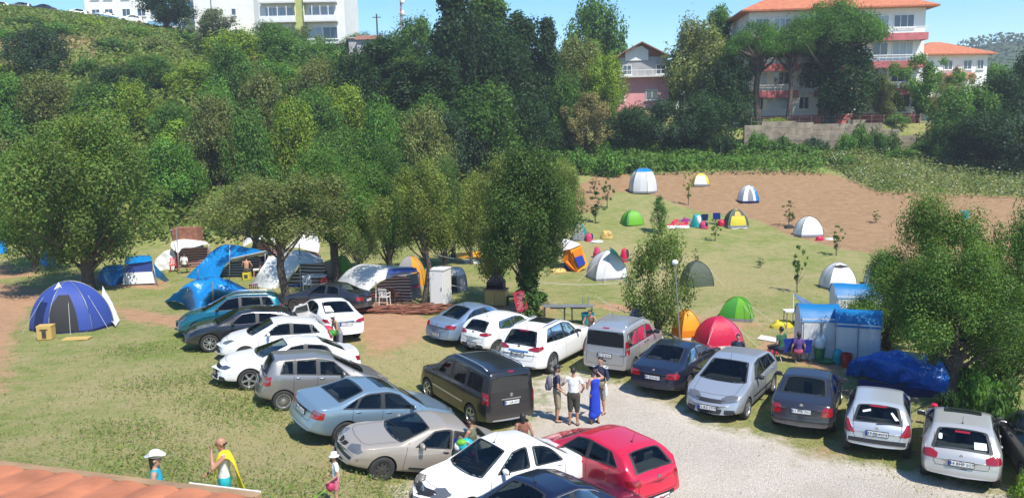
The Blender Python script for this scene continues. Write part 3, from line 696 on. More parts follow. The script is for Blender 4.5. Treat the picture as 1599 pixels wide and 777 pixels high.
c = car(4.16, 1.72, 1.82, [(0,.66),(.05,.84),(.4,.98),(1.0,1.12),(1.62,1.66),(2.1,1.80),(3.2,1.82),(3.98,1.79),(4.06,1.70),(4.12,1.1),(4.16,.9)], [(0,.9),(1.0,1.04),(4.1,1.10)], (.83,3.41), .32, col,
    dict(noband=1, sw=[(1.38,2.15,1.72,2.13),(2.28,2.92,2.28,2.92),(3.02,3.86,3.02,3.84)], drop=.22, ws=(1.04,1.62,.84,.70), rw=(4.065,4.115,.72,.74), norw=1, seams=[(1.2,1.25),(2.2,2.2),(2.98,2.98)], handles=[(2.1,.98),(2.38,.98)], hm=M['black'], hood=(.3,1.0,.75), hatch=(.50,1.74,.70,.68),
    hl=(.5,.5,[(-.2,.72),(.2,.74),(.22,.92),(-.2,.86)]), tl=(.3,.76,[(-.07,.86),(.08,.86),(.08,1.34),(-.07,1.34)]), tlw=(.3,.76,[(-.055,1.03),(.065,1.03),(.065,1.10),(-.055,1.10)]),
    plate=('31 FJ 4106', .82), rearp=[('tailgate_window',[(-.70,1.14),(.70,1.14),(.66,1.66),(-.66,1.66)],'darkglass'),('bumper_reflector',[(-.07,.60),(.07,.60),(.07,.65),(-.07,.65)],'black')], mir=(1.42,1.10), bmir=1, msz=1.15, rails=(1.75,3.75,.62), rim='seven', molding=(.56,.64,1.25,3.0,'black'), ant=1.75, brake=(1.765,.12)), sill=.24, tumble=.13, tail=.02, taperr=.95, bowr=.03
    ).place(4.2, 29.0, 60, 'tall silver passenger van with grey roof rails beside the low black saloon', 'van', GR)
col = paint((.010,.012,.028), .1, .2, .10)
car(4.8, 1.80, 1.44, SEDAN(4.8,1.44), [(0,.74),(1.2,.90),(3.8,.96),(4.7,.93)], (.86,3.70), .32, col,
    dict(sw=[(1.75,2.7,2.22,2.7),(2.76,3.5,2.76,3.34),(3.54,3.78,3.38,3.42)], ws=(1.32,2.05,.80,.64), rw=(3.22,4.0,.60,.70), seams=[(1.5,1.6),(2.73,2.73),(3.6,3.45)], handles=[(2.55,.86),(3.45,.88)], hood=(.4,1.3,.75), hatch=(.58,.99,.55,.66),
    hl=(.5,.5,[(-.2,.60),(.2,.62),(.2,.78),(-.2,.74)]), tl=(.35,.60,[(-.24,.72),(.18,.72),(.24,.82),(.16,.91),(-.16,.88)]), plate=('81 DH 001', .72), badge=(.94,.04), bumper=(.42,.52,'black'), mir=(1.82,.96), rim='five', ant=3.3)
    ).place(5.72, 26.9, 57, 'low black saloon with red lamps between the silver van and silver hatchback', group=GR)
col = paint((.40,.43,.47), .5, .3)
car(4.34, 1.84, 1.50, HATCH(4.34,1.50), [(0,.80),(1.1,.97),(3.6,1.06),(4.3,1.0)], (.87,3.51), .32, col,
    dict(sw=[(1.6,2.55,2.08,2.53),(2.6,3.3,2.6,3.22),(3.34,3.72,3.26,3.45)], ws=(1.15,1.95,.82,.62), rw=(3.72,4.15,.58,.66), seams=[(1.38,1.45),(2.57,2.57),(3.4,3.3)], handles=[(2.42,.93),(3.28,.96)], hood=(.34,1.15,.74), hatch=(.6,1.4,.56,.6),
    hl=(.62,.52,[(-.26,.60),(.2,.66),(.26,.80),(.0,.80),(-.24,.72)]), tl=(.4,.62,[(-.1,.85),(.1,.85),(.1,1.25),(-.05,1.25)]), front=[('grille',[(-.42,.60),(.42,.60),(.46,.70),(-.46,.70)],'black'),('lower_intake',[(-.34,.30),(.34,.30),(.38,.44),(-.38,.44)],'black'),('fog_lamp_recess',[(-.74,.30),(-.44,.30),(-.44,.43),(-.72,.43)],'black'),('fog_lamp_recess',[(.44,.30),(.74,.30),(.72,.43),(.44,.43)],'black')],
    fplate=('06 BG 1777', .50), mir=(1.72,1.02), bmir=1, rim='five', molding=(.52,.57,1.4,3.3,'black'), ant=1.9, plate=('06 BG 1777', .6)), taper=.78, bowf=.2
    ).place(6.95, 24.55, 236, 'silver five-door hatchback facing the gravel with its windscreen towards us', group=GR)
col = paint((.022,.024,.036), .2, .25, .16)
c = car(4.38, 1.735, 1.44, SEDAN(4.38,1.44), [(0,.76),(1.2,.92),(3.6,.98),(4.3,.96)], (.88,3.39), .32, col,
    dict(sw=[(1.62,2.5,2.08,2.5),(2.56,3.25,2.56,3.15)], ws=(1.22,1.95,.80,.62), rw=(3.0,3.68,.62,.72), seatm='cream', seams=[(1.38,1.45),(2.53,2.53),(3.3,3.2)], handles=[(2.38,.89),(3.2,.92)], hood=(.4,1.2,.75), hatch=(.60,.98,.55,.64),
    hl=(.5,.5,[(-.2,.62),(.2,.64),(.2,.80),(-.2,.78)]), tl=(.35,.64,[(-.17,.68),(.16,.68),(.14,.92),(-.10,.92),(-.17,.84)]), plate=('01 MA 701', .79), badge=(.94,.05), bumper=(.50,.54,'black'), mir=(1.72,.98), rim='five', molding=(.48,.53,1.4,3.3,'black'))
    )
c.place(8.9, 23.3, 64, 'dark navy saloon with pale headrests visible in its rear window', group=GR)
col = paint((.46,.49,.51), .4, .3)
c = car(3.81, 1.64, 1.42, [(0,.55),(.06,.68),(.3,.80),(1.0,.98),(1.68,1.34),(2.1,1.42),(3.15,1.38),(3.36,1.30),(3.68,.96),(3.78,.86),(3.81,.74)], [(0,.78),(1.0,.92),(3.7,.98)], (.77,3.24), .29, col,
    dict(sw=[(1.42,2.25,1.82,2.25),(2.31,3.0,2.31,2.92)], ws=(1.02,1.66,.80,.64), rw=(3.30,3.66,.60,.74), seams=[(1.2,1.25),(2.28,2.28),(3.05,2.95)], handles=[(2.12,.86),(2.9,.88)], hm=M['black'], hood=(.3,1.0,.75), hatch=(.56,1.3,.56,.6),
    hl=(.55,.5,[(-.22,.58),(.2,.64),(.2,.78),(-.2,.72)]), tl=(.38,.64,[(-.20,.68),(.14,.68),(.12,.98),(.04,.98)]), plate=('35 FE 4404', .72), badge=(.84,.045), bumper=(.46,.56,'black'), mir=(1.52,.98), bmir=1, rim='steel', brake=(1.315,.2), wiper=.93, molding=(.46,.54,1.2,2.9,'black')), taperr=.88
    )
c.rear('paper_note', [(-.36,1.16),(-.17,1.21),(-.18,1.25),(-.37,1.20)], M['white'], lift=.014, rad=.005); c.rear('paper_note', [(.30,1.20),(.34,1.22),(.50,1.06),(.42,1.05)], M['white'], lift=.014, rad=.005)
c.place(10.2, 21.5, 64, 'small silver hatchback with a dark bumper strip and taped notes on its rear window', group=GR)
col = paint((.48,.47,.45), .4, .3)
c = car(4.15, 1.735, 1.42, [(0,.58),(.06,.70),(.35,.80),(1.15,.96),(1.85,1.32),(2.3,1.42),(3.3,1.38),(3.55,1.30),(4.0,.96),(4.1,.88),(4.15,.76)], [(0,.76),(1.1,.92),(3.95,.97)], (.83,3.34), .32, col,
    dict(sw=[(1.58,2.45,2.02,2.45),(2.51,3.2,2.51,3.1)], ws=(1.18,1.84,.80,.62), rw=(3.48,3.96,.60,.76), seams=[(1.36,1.4),(2.48,2.48),(3.25,3.12)], handles=[(2.3,.88),(3.12,.9)], hood=(.34,1.1,.75), hatch=(.60,1.3,.58,.6),
    hl=(.5,.5,[(-.2,.60),(.2,.62),(.2,.78),(-.2,.76)]), tl=(.38,.66,[(-.22,.74),(.16,.74),(.12,.90),(-.04,.93),(-.22,.86)]), plate=('34 BHP 017', .70), badge=(.86,.04), bumper=(.28,.34,'black'), mir=(1.7,.98), rim='multi', sunroof=(1.98,2.5,.42), ant=3.2, brake=(1.31,.0) if False else (1.29,.16)), taperr=.88
    )
c.rear('paper_sheet', [(.26,1.02),(.52,1.02),(.50,1.14),(.25,1.14)], M['white'], lift=.014, rad=.005); c.rear('sticker', [(-.50,1.12),(-.42,1.12),(-.42,1.22),(-.50,1.22)], M['white'], lift=.014, rad=.03)
c.place(11.5, 19.7, 61, 'silver hatchback with a dark sunroof and a white paper sheet in its rear window', group=GR)
col = paint((.03,.034,.04), .2, .3, .2)
car(4.3, 1.76, 1.55, HATCH(4.3,1.55), [(0,.80),(1.1,.97),(3.6,1.06),(4.3,1.0)], (.87,3.51), .32, col,
    dict(sw=[(1.6,2.55,2.08,2.53),(2.6,3.3,2.6,3.22)], ws=(1.15,1.95,.82,.62), rw=(3.72,4.15,.58,.66), seams=[(1.38,1.45),(2.57,2.57),(3.4,3.3)], handles=[(2.42,.93)], hl=(.62,.52,[(-.26,.60),(.2,.66),(.26,.80),(-.24,.72)]), tl=(.4,.62,[(-.1,.8),(.1,.8),(.1,1.05),(-.05,1.05)]), mir=(1.72,1.02), bmir=1, rim='five')
    ).place(13.25, 19.0, 72, 'dark car cut by the frame beside the silver hatchback with the sunroof', group=GR)
# ---- middle: black van, red hatchback
col = paint((.012,.012,.014), .0, .3, .05)
car(4.4, 1.80, 1.83, [(0,.66),(.05,.84),(.4,1.0),(1.05,1.14),(1.8,1.70),(2.2,1.81),(3.3,1.83),(4.2,1.80),(4.30,1.70),(4.37,1.1),(4.4,.85)], [(0,.9),(1.0,1.06),(4.3,1.12)], (.88,3.56), .33, col,
    dict(sw=[(1.42,2.25,1.82,2.23),(2.38,3.1,2.38,3.08),(3.2,4.05,3.2,4.0)], drop=.2, ws=(1.1,1.78,.84,.68), rw=(4.30,4.355,.74,.78), norw=1, seams=[(1.22,1.3),(2.3,2.3),(3.14,3.14)], handles=[(2.15,1.0),(2.5,1.0)], hood=(.35,1.05,.75), hatch=(.55,1.74,.74,.7),
    hl=(.5,.5,[(-.2,.74),(.2,.78),(.2,.96),(-.2,.92)]), tl=(.3,.78,[(-.07,.84),(.08,.84),(.07,1.18),(-.06,1.18)]), tlw=(.3,.78,[(-.055,.99),(.065,.99),(.065,1.05),(-.055,1.05)]),
    plate=('81 DR 818', .88), badge=(1.10,.055), rearp=[('tailgate_window',[(-.72,1.2),(.72,1.2),(.66,1.66),(-.66,1.66)],'darkglass'),('plate_bar',[(-.34,.97),(.34,.97),(.34,1.0),(-.34,1.0)],'chrome'),('bumper_bar',[(-.62,.34),(.62,.34),(.62,.39),(-.62,.39)],'alloy')], mir=(1.5,1.12), rails=(1.9,4.0,.66), railm='alloy', rim='five', molding=(.58,.62,1.25,3.1,'alloy'), brake=(1.765,.10)), sill=.24, tumble=.14, tail=.02, taperr=.95, bowr=.04
    ).place(-1.40, 24.35, 124, 'black passenger van with silver roof rails and alloy side strips', 'van', GR)
RED = paint((.56,.012,.045), .1, .22, .05)
car(4.05, 1.69, 1.44, HATCH(4.05,1.44), [(0,.76),(1.05,.91),(2.6,.98),(3.8,1.08)], (.84,3.31), .31, RED,
    dict(sw=[(1.45,2.4,1.95,2.38),(2.46,3.15,2.46,3.05),(3.18,3.45,3.09,3.12)], ws=(1.08,1.82,.80,.62), rw=(3.46,3.89,.56,.70), seams=[(1.3,1.35),(2.43,2.43),(3.2,3.1)], handles=[(2.25,.86),(3.08,.93)], hood=(.34,1.05,.75), hatch=(.50,1.35,.60,.6),
    hl=(.6,.5,[(-.24,.62),(.2,.68),(.26,.80),(-.2,.74)]), tl=(.42,.60,[(-.16,.72),(.16,.72),(.22,.84),(-.12,.88)],), plate=('38 LN 3394', .38), badge=(.84,.05), mir=(1.6,.95), rim='double', ant=3.1, wiper=.98, rearp=[('plate_recess',[(-.42,.30),(.42,.30),(.46,.47),(-.46,.47)],'black')]), taperr=.82
    ).place(2.07, 18.75, 126, 'bright red five-door hatchback seen from behind', group=GR)
# ---- left rows
col = paint((.80,.80,.79), 0, .25)
c = car(4.62, 1.78, 1.46, SEDAN(4.62,1.46), [(0,.76),(1.2,.94),(3.8,1.0),(4.6,.98)], (.95,3.65), .32, col,
    dict(sw=[(1.7,2.6,2.15,2.6),(2.66,3.45,2.66,3.3)], ws=(1.3,2.0,.80,.62), rw=(3.1,3.84,.60,.70), seams=[(1.45,1.5),(2.63,2.63),(3.5,3.4)], handles=[(2.45,.92),(3.35,.95)], hood=(.4,1.25,.75), hatch=(.64,1.02,.55,.66),
    hl=(.6,.5,[(-.24,.62),(.2,.70),(.26,.80),(-.2,.74)]), tl=(.5,.64,[(-.30,.84),(.1,.84),(.26,.90),(.22,.98),(-.1,.96),(-.3,.89)]), plate=('34 AKH 34', .78), rearp=[('boot_trim',[(-.36,.86),(.36,.86),(.36,.90),(-.36,.90)],'chrome')], mir=(1.8,1.0), rim='multi'))
c.rear('paper_sheet', [(-.56,1.14),(-.22,1.14),(-.26,1.3),(-.5,1.3)], M['white'], lift=.014, rad=.005)
m = MB(); m.prism([(0,.30),(.06,.24),(.85,.24),(.98,.62),(.98,1.0),(0,.96)], -.03, .03); m.prism([(.0,.96),(.12,1.32),(.16,1.34),(.80,1.28),(.98,1.0),(.90,1.02),(.76,1.22),(.17,1.28),(.06,.98)], -.02, .02)
m.prism([(.08,1.0),(.17,1.27),(.76,1.21),(.9,1.0)], -.006, .006, mi=1)
o = m.build('open_rear_door', [col, M['glass_seen']], c.root, label='rear door swung wide open')
o.matrix_local = Matrix.Translation((2.66,-.87,0)) @ Matrix.Rotation(R(-62), 4, 'Z') @ Matrix.Rotation(R(90), 4, 'X')
c.place(-7.85, 32.7, 122, 'white saloon seen from behind with its rear door standing open', group=GR)
col = paint((.02,.023,.034), .2, .25, .12)
car(4.3, 1.67, 1.42, SEDAN(4.3,1.42), [(0,.74),(1.15,.90),(3.6,.95),(4.3,.93)], (.8,3.3), .30, col,
    dict(sw=[(1.58,2.42,2.02,2.42),(2.48,3.15,2.48,3.05)], ws=(1.18,1.9,.80,.62), rw=(2.95,3.62,.60,.70), seams=[(1.35,1.4),(2.45,2.45),(3.2,3.1)], handles=[(2.3,.87),(3.08,.89)], hood=(.4,1.1,.75), hatch=(.6,.97,.55,.62),
    hl=(.5,.5,[(-.2,.60),(.2,.62),(.2,.76),(-.2,.74)]), tl=(.35,.60,[(-.2,.70),(.16,.70),(.16,.88),(-.2,.86)]), plate=('67 LS 110', .68), mir=(1.7,.95), rim='steel'))
_c = list(bpy.data.objects)[-1]
while _c.parent: _c = _c.parent
def place_root(root, L, x, y, deg, label, cat='car', group=GR, pitch=0., roll=0.):
    k = Car.__new__(Car); k.root = root; k.L = L; return Car.place(k, x, y, deg, label, cat, group, 0, pitch, roll)
place_root(_c, 4.3, -8.85, 37.4, 164, 'dark blue saloon behind the white one with the open door')
col = paint((.004,.13,.19), .45, .25, .08)
car(4.3, 1.76, 1.60, [(0,.60),(.06,.74),(.35,.88),(1.05,1.04),(1.95,1.52),(2.5,1.60),(3.6,1.55),(3.9,1.46),(4.2,1.05),(4.27,.95),(4.3,.8)], [(0,.84),(1.0,1.0),(3.8,1.08),(4.2,1.0)], (.85,3.45), .32, col,
    dict(sw=[(1.45,2.45,2.0,2.43),(2.5,3.3,2.5,3.25),(3.35,3.8,3.3,3.6)], ws=(1.06,1.92,.84,.66), rw=(3.85,4.18,.6,.7), seams=[(1.3,1.4),(2.47,2.47),(3.35,3.3)], handles=[(2.3,.98),(3.2,1.0)], hood=(.35,1.02,.75), hl=(.6,.52,[(-.24,.66),(.2,.70),(.3,.84),(-.1,.86),(-.24,.78)]), tl=(.4,.62,[(-.1,.85),(.1,.85),(.1,1.15),(-.05,1.15)]), mir=(1.6,1.08), rails=(2.0,3.7,.58), rim='five', chrome=1, fplate=('81 AV 552',.5))
    ).place(-11.5, 32.1, 197, 'turquoise family car, farthest left of the parked row', group=GR)
col = paint((.012,.012,.014), .0, .25, .06)
car(4.34, 1.79, 1.49, HATCH(4.34,1.49), [(0,.78),(1.1,.94),(3.6,1.06),(4.3,1.0)], (.9,3.5), .33, col,
    dict(sw=[(1.55,2.55,2.05,2.53),(2.6,3.4,2.6,3.3)], ws=(1.12,1.95,.82,.62), rw=(3.72,4.15,.58,.66), seams=[(1.38,1.45),(2.57,2.57),(3.4,3.3)], handles=[(2.42,.93)], hood=(.34,1.1,.72), hl=(.62,.50,[(-.2,.66),(.16,.70),(.30,.84),(.05,.82),(-.2,.74)]), tl=(.4,.62,[(-.1,.8),(.1,.8),(.1,1.0),(-.05,1.0)]),
    front=[('lower_intake',[(-.5,.26),(.5,.26),(.4,.46),(-.4,.46)],'gap'),('grille',[(-.14,.5),(.14,.5),(.2,.70),(-.2,.70)],'gap')], mir=(1.7,1.0), rim='double', chrome=1)
    ).place(-10.25, 29.75, 199, 'glossy black hatchback with clear slanted headlamps beside the turquoise car', group=GR)
col = paint((.80,.80,.79), 0, .25)
car(3.97, 1.72, 1.48, HATCH(3.97,1.48), [(0,.80),(1.0,.95),(3.5,1.06),(3.9,1.0)], (.82,3.31), .31, col,
    dict(sw=[(1.42,2.35,1.9,2.33),(2.4,3.1,2.4,3.02),(3.14,3.36,3.06,3.1)], ws=(1.04,1.76,.82,.64), rw=(3.4,3.8,.58,.66), seams=[(1.25,1.3),(2.37,2.37),(3.15,3.1)], handles=[(2.2,.92),(3.0,.95)], hood=(.3,1.0,.74), hl=(.68,.46,[(-.26,.64),(.1,.68),(.32,.82),(.05,.80),(-.2,.72)]), tl=(.5,.58,[(-.12,.84),(.14,.84),(.2,1.08),(-.05,1.12)]),
    front=[('lower_intake',[(-.5,.25),(.5,.25),(.4,.42),(-.4,.42)],'black')], mir=(1.56,1.0), rim='seven')
    ).place(-8.6, 28.1, 203, 'white small hatchback between the black hatchback and the front white saloon', group=GR)
car(4.54, 1.75, 1.44, [(0,.58),(.07,.70),(.4,.84),(1.3,1.0),(2.15,1.36),(2.6,1.44),(3.2,1.40),(3.95,1.10),(4.2,1.05),(4.48,1.06),(4.54,.9)], [(0,.78),(1.2,.94),(3.8,1.02),(4.5,1.0)], (.92,3.62), .33, col,
    dict(sw=[(1.62,2.6,2.2,2.6),(2.66,3.5,2.66,3.3)], ws=(1.3,2.1,.84,.62), rw=(3.2,3.93,.60,.70), seams=[(1.42,1.5),(2.63,2.63),(3.5,3.4)], handles=[(2.45,.92),(3.35,.95)], hood=(.35,1.25,.74), hl=(.62,.52,[(-.24,.60),(.1,.64),(.28,.74),(-.05,.74),(-.24,.68)],'darklens'), tl=(.42,.62,[(-.18,.80),(.16,.80),(.2,.96),(-.18,.94)]),
    front=[('grille',[(-.4,.60),(.4,.60),(.36,.69),(-.36,.69)],'gap'),('lower_intake',[(-.42,.30),(.42,.30),(.38,.44),(-.38,.44)],'gap'),('fog_lamp_recess',[(-.74,.30),(-.5,.30),(-.5,.42),(-.72,.42)],'black'),('fog_lamp_recess',[(.5,.30),(.74,.30),(.72,.42),(.5,.42)],'black')], mir=(1.78,1.0), rim='five', fplate=('81 KE 227',.46), rearp=[('boot_spoiler',[(-.6,1.02),(.6,1.02),(.58,1.07),(-.58,1.07)],col)]), bowf=.18
    ).place(-7.35, 25.15, 205, 'white saloon with five-spoke alloys at the edge of the grass bank', group=GR)
col = paint((.27,.26,.25), .5, .3)
car(3.85, 1.68, 1.53, [(0,.62),(.05,.74),(.3,.86),(.85,1.0),(1.75,1.45),(2.2,1.53),(3.3,1.48),(3.5,1.42),(3.74,1.0),(3.82,.86),(3.85,.7)], [(0,.82),(.9,.94),(3.4,1.06),(3.8,.98)], (.72,3.17), .30, col,
    dict(sw=[(1.3,2.2,1.78,2.18),(2.26,2.85,2.26,2.83),(2.91,3.28,2.91,3.16)], ws=(.9,1.72,.84,.66), rw=(3.45,3.75,.62,.72), seams=[(1.1,1.2),(2.23,2.23),(2.9,2.9)], handles=[(2.1,.92),(2.78,.96)], hood=(.26,.85,.74), hatch=(.52,1.4,.6,.62), hl=(.6,.5,[(-.2,.66),(.2,.70),(.25,.86),(-.2,.8)]),
    tl=(.5,.62,[(-.12,.74),(.16,.74),(.16,1.0),(-.08,1.0)]), tlw=(.5,.62,[(-.08,.84),(.12,.84),(.12,.90),(-.08,.90)]), plate=('34 VR 8040', .78), mir=(1.5,1.0), rim='multi', wiper=1.02)
    ).place(-5.8, 23.2, 22, 'grey compact family car with high tail seen from behind left', group=GR)
col = paint((.21,.30,.37), .45, .3)
car(4.55, 1.77, 1.43, SEDAN(4.55,1.43), [(0,.76),(1.2,.92),(3.8,.98),(4.5,.96)], (.93,3.58), .33, col,
    dict(sw=[(1.62,2.58,2.12,2.58),(2.64,3.4,2.64,3.22),(3.44,3.74,3.27,3.33)], ws=(1.27,1.98,.80,.62), rw=(3.1,3.78,.60,.72), seams=[(1.42,1.5),(2.61,2.61),(3.46,3.3)], handles=[(2.42,.88),(3.3,.91)], hood=(.36,1.2,.75), hatch=(.60,.99,.55,.62), hl=(.55,.5,[(-.2,.62),(.2,.66),(.2,.78),(-.2,.76)]),
    tl=(.42,.64,[(-.2,.72),(.2,.72),(.2,.90),(-.14,.90)]), tlw=(.42,.64,[(-.14,.84),(.14,.84),(.14,.885),(-.12,.885)]), plate=('34 BL 5117', .74), bumper=(.26,.38,'black'), mir=(1.76,.98), rim='multi', sunroof=(2.12,2.6,.42))
    ).place(-3.85, 20.85, 36, 'light blue metallic saloon with a dark sunroof beside the beige saloon', group=GR)
col = paint((.34,.30,.25), .25, .45, .35)
c = car(4.4, 1.70, 1.42, SEDAN(4.4,1.42), [(0,.72),(1.2,.89),(3.6,.95),(4.4,.94)], (.87,3.45), .31, col,
    dict(noband=1, sw=[(1.58,2.48,2.05,2.48),(2.56,3.3,2.56,3.15)], ws=(1.2,1.92,.82,.64), rw=(3.0,3.7,.60,.70), seams=[(1.36,1.42),(2.52,2.52),(3.35,3.2)], handles=[(2.36,.85),(3.2,.88)], hm=M['black'], hood=(.36,1.15,.74), hl=(.55,.52,[(-.26,.58),(.14,.60),(.22,.68),(.0,.76),(-.24,.70)]), tl=(.4,.62,[(-.2,.70),(.16,.70),(.16,.86),(-.2,.86)]),
    front=[('grille',[(-.22,.60),(-.02,.57),(-.02,.66),(-.24,.68)],'gap'),('grille',[(.02,.57),(.22,.60),(.24,.68),(.02,.66)],'gap'),('bumper_strip',[(-.75,.42),(.75,.42),(.75,.49),(-.75,.49)],'black'),('lower_intake',[(-.4,.24),(.4,.24),(.4,.34),(-.4,.34)],'gap')], molding=(.38,.42,1.5,3.2,'black'), mir=(1.68,.94), rim='steel', plate=('34 UY 622',.6)))
c.side('door_opening', [(2.6,.36),(3.1,.36),(3.34,.6),(3.3,.95),(3.1,1.28),(2.58,1.30)], M['gap'], lift=.008, rad=.06, sides=(-1,))
m = MB(); m.prism([(0,.30),(.62,.28),(.8,.6),(.82,.93),(0,.92)], -.03, .03); m.prism([(0,.93),(.02,1.3),(.62,1.24),(.82,.93),(.74,.93),(.58,1.19),(.07,1.25),(.05,.93)], -.02, .02)
o = m.build('open_rear_door', [col], c.root, label='rear door standing open'); o.matrix_local = Matrix.Translation((2.58,-.84,0)) @ Matrix.Rotation(R(-68), 4, 'Z') @ Matrix.Rotation(R(90), 4, 'X')
c.place(-2.4, 18.95, 206, 'dusty beige saloon with a black steel front wheel and open rear door', group=GR)
col = paint((.80,.80,.79), 0, .25)
c = car(4.35, 1.73, 1.52, SEDAN(4.35,1.52), [(0,.80),(1.2,.97),(3.6,1.03),(4.3,1.0)], (.82,3.45), .31, col,
    dict(noband=1, sw=[(1.55,2.42,2.05,2.42),(2.6,3.36,2.6,3.12)], srad=.07, ws=(1.18,1.9,.84,.64), rw=(2.98,3.65,.60,.70), seams=[(1.36,1.42),(2.5,2.5),(3.4,3.2)], handles=[(2.36,.93),(3.25,.96)], hood=(.34,1.12,.74), hl=(.62,.54,[(-.26,.62),(.14,.64),(.26,.76),(-.0,.80),(-.24,.76)]), tl=(.45,.62,[(-.2,.80),(.16,.80),(.24,.94),(-.2,.92)]),
    front=[('grille',[(-.44,.64),(0,.58),(.44,.64),(.42,.74),(0,.72),(-.42,.74)],'black'),('lower_intake',[(-.55,.26),(.55,.26),(.5,.44),(-.5,.44)],'black')], fbadge=(.68,.085), fplate=('34 UN 5320', .50), mir=(1.68,1.03), rim='seven', ant=1.95), bowf=.18)
c.place(-0.38, 17.75, 213, 'white saloon with black grille and diamond badge, nearest white car', group=GR)
col = paint((.010,.012,.034), .2, .16, .03)
car(4.4, 1.79, 1.46, SEDAN(4.4,1.46), [(0,.76),(1.2,.92),(3.8,1.0),(4.4,.96)], (.93,3.5), .32, col,
    dict(sw=[(1.62,2.5,2.1,2.5),(2.56,3.3,2.56,3.2)], ws=(1.25,1.95,.80,.62), rw=(3.05,3.7,.60,.70), seams=[(1.42,1.5),(2.53,2.53),(3.4,3.25)], handles=[(2.36,.9)], hood=(.36,1.2,.75), hl=(.55,.5,[(-.2,.62),(.2,.66),(.2,.78),(-.2,.76)]), tl=(.45,.62,[(-.2,.80),(.16,.80),(.24,.94),(-.2,.92)]), mir=(1.76,.98), rim='five', chrome=1, ant=2.9)
    ).place(.85, 15.6, 38, 'dark navy car with chrome window trim, nearest car of all', group=GR)
# ---------------------------------------------------------------- foliage
def foliage_mat(name='foliage', rough=.55):
    m = bpy.data.materials.new(name); m.use_nodes = True; nt = m.node_tree; N = nt.nodes.new; Lk = nt.links.new; b = nt.nodes['Principled BSDF']; out = nt.nodes['Material Output']
    oi = N('ShaderNodeObjectInfo'); vc = N('ShaderNodeVertexColor'); vc.layer_name = 'leaf'
    mx = N('ShaderNodeMix'); mx.data_type = 'RGBA'; mx.blend_type = 'MULTIPLY'; mx.inputs[0].default_value = 1
    Lk(oi.outputs['Color'], mx.inputs[6]); Lk(vc.outputs[0], mx.inputs[7])
    Lk(mx.outputs[2], b.inputs['Base Color']); b.inputs['Roughness'].default_value = rough; b.inputs['Specular IOR Level'].default_value = .18
    tr = N('ShaderNodeBsdfTranslucent'); sc = N('ShaderNodeMix'); sc.data_type = 'RGBA'; sc.blend_type = 'MULTIPLY'; sc.inputs[0].default_value = 1
    Lk(mx.outputs[2], sc.inputs[6]); sc.inputs[7].default_value = (1.25,1.35,.5,1); Lk(sc.outputs[2], tr.inputs[0])
    ms = N('ShaderNodeMixShader'); ms.inputs[0].default_value = .40; Lk(b.outputs[0], ms.inputs[1]); Lk(tr.outputs[0], ms.inputs[2]); Lk(ms.outputs[0], out.inputs[0]); return m
M['leaf'] = foliage_mat(); M['bark'] = mat('bark', (.085,.066,.05), .9, noise=(3,.4), bump=(7,.8,.06)); M['barkdark'] = mat('bark_dark', (.055,.042,.034), .9, noise=(3,.4), bump=(7,.8,.06))
def leaves_mesh(name, pos, nrm, size, seed, hue=.13, aspect=.6, shade=None):
    rs = np.random.RandomState(seed); n = len(pos); size = size*rs.uniform(.6, 1.35, n)
    nrm = nrm/np.maximum(np.linalg.norm(nrm, axis=1, keepdims=True), 1e-6)
    t = rs.normal(size=(n,3)); t -= nrm*(t*nrm).sum(1, keepdims=True); t /= np.maximum(np.linalg.norm(t, axis=1, keepdims=True), 1e-6); s = np.cross(nrm, t)
    S_ = size[:,None]; a = pos - t*S_*.5; b = pos + s*S_*aspect*.5 + nrm*S_*.12; c = pos + t*S_*.5; d = pos - s*S_*aspect*.5 + nrm*S_*.12
    V = np.stack([a,b,c,d], 1).reshape(-1,3).astype(np.float32); me = bpy.data.meshes.new(name)
    me.vertices.add(4*n); me.vertices.foreach_set('co', V.ravel()); me.loops.add(4*n); me.loops.foreach_set('vertex_index', np.arange(4*n, dtype=np.int32))
    me.polygons.add(n); me.polygons.foreach_set('loop_start', np.arange(0, 4*n, 4, dtype=np.int32)); me.polygons.foreach_set('loop_total', np.full(n, 4, np.int32))
    me.update(calc_edges=True); br = rs.uniform(.65, 1.35, n) if shade is None else rs.uniform(.7, 1.3, n)*shade
    col = np.stack([br*(1+rs.normal(0, hue, n)), br*(1+rs.normal(0, hue*.35, n)), br*(1+rs.normal(0, hue, n)), np.ones(n)], 1).clip(.2, 3)
    at = me.color_attributes.new('leaf', 'FLOAT_COLOR', 'POINT'); at.data.foreach_set('color', np.repeat(col, 4, 0).ravel().astype(np.float32)); me.materials.append(M['leaf']); return me
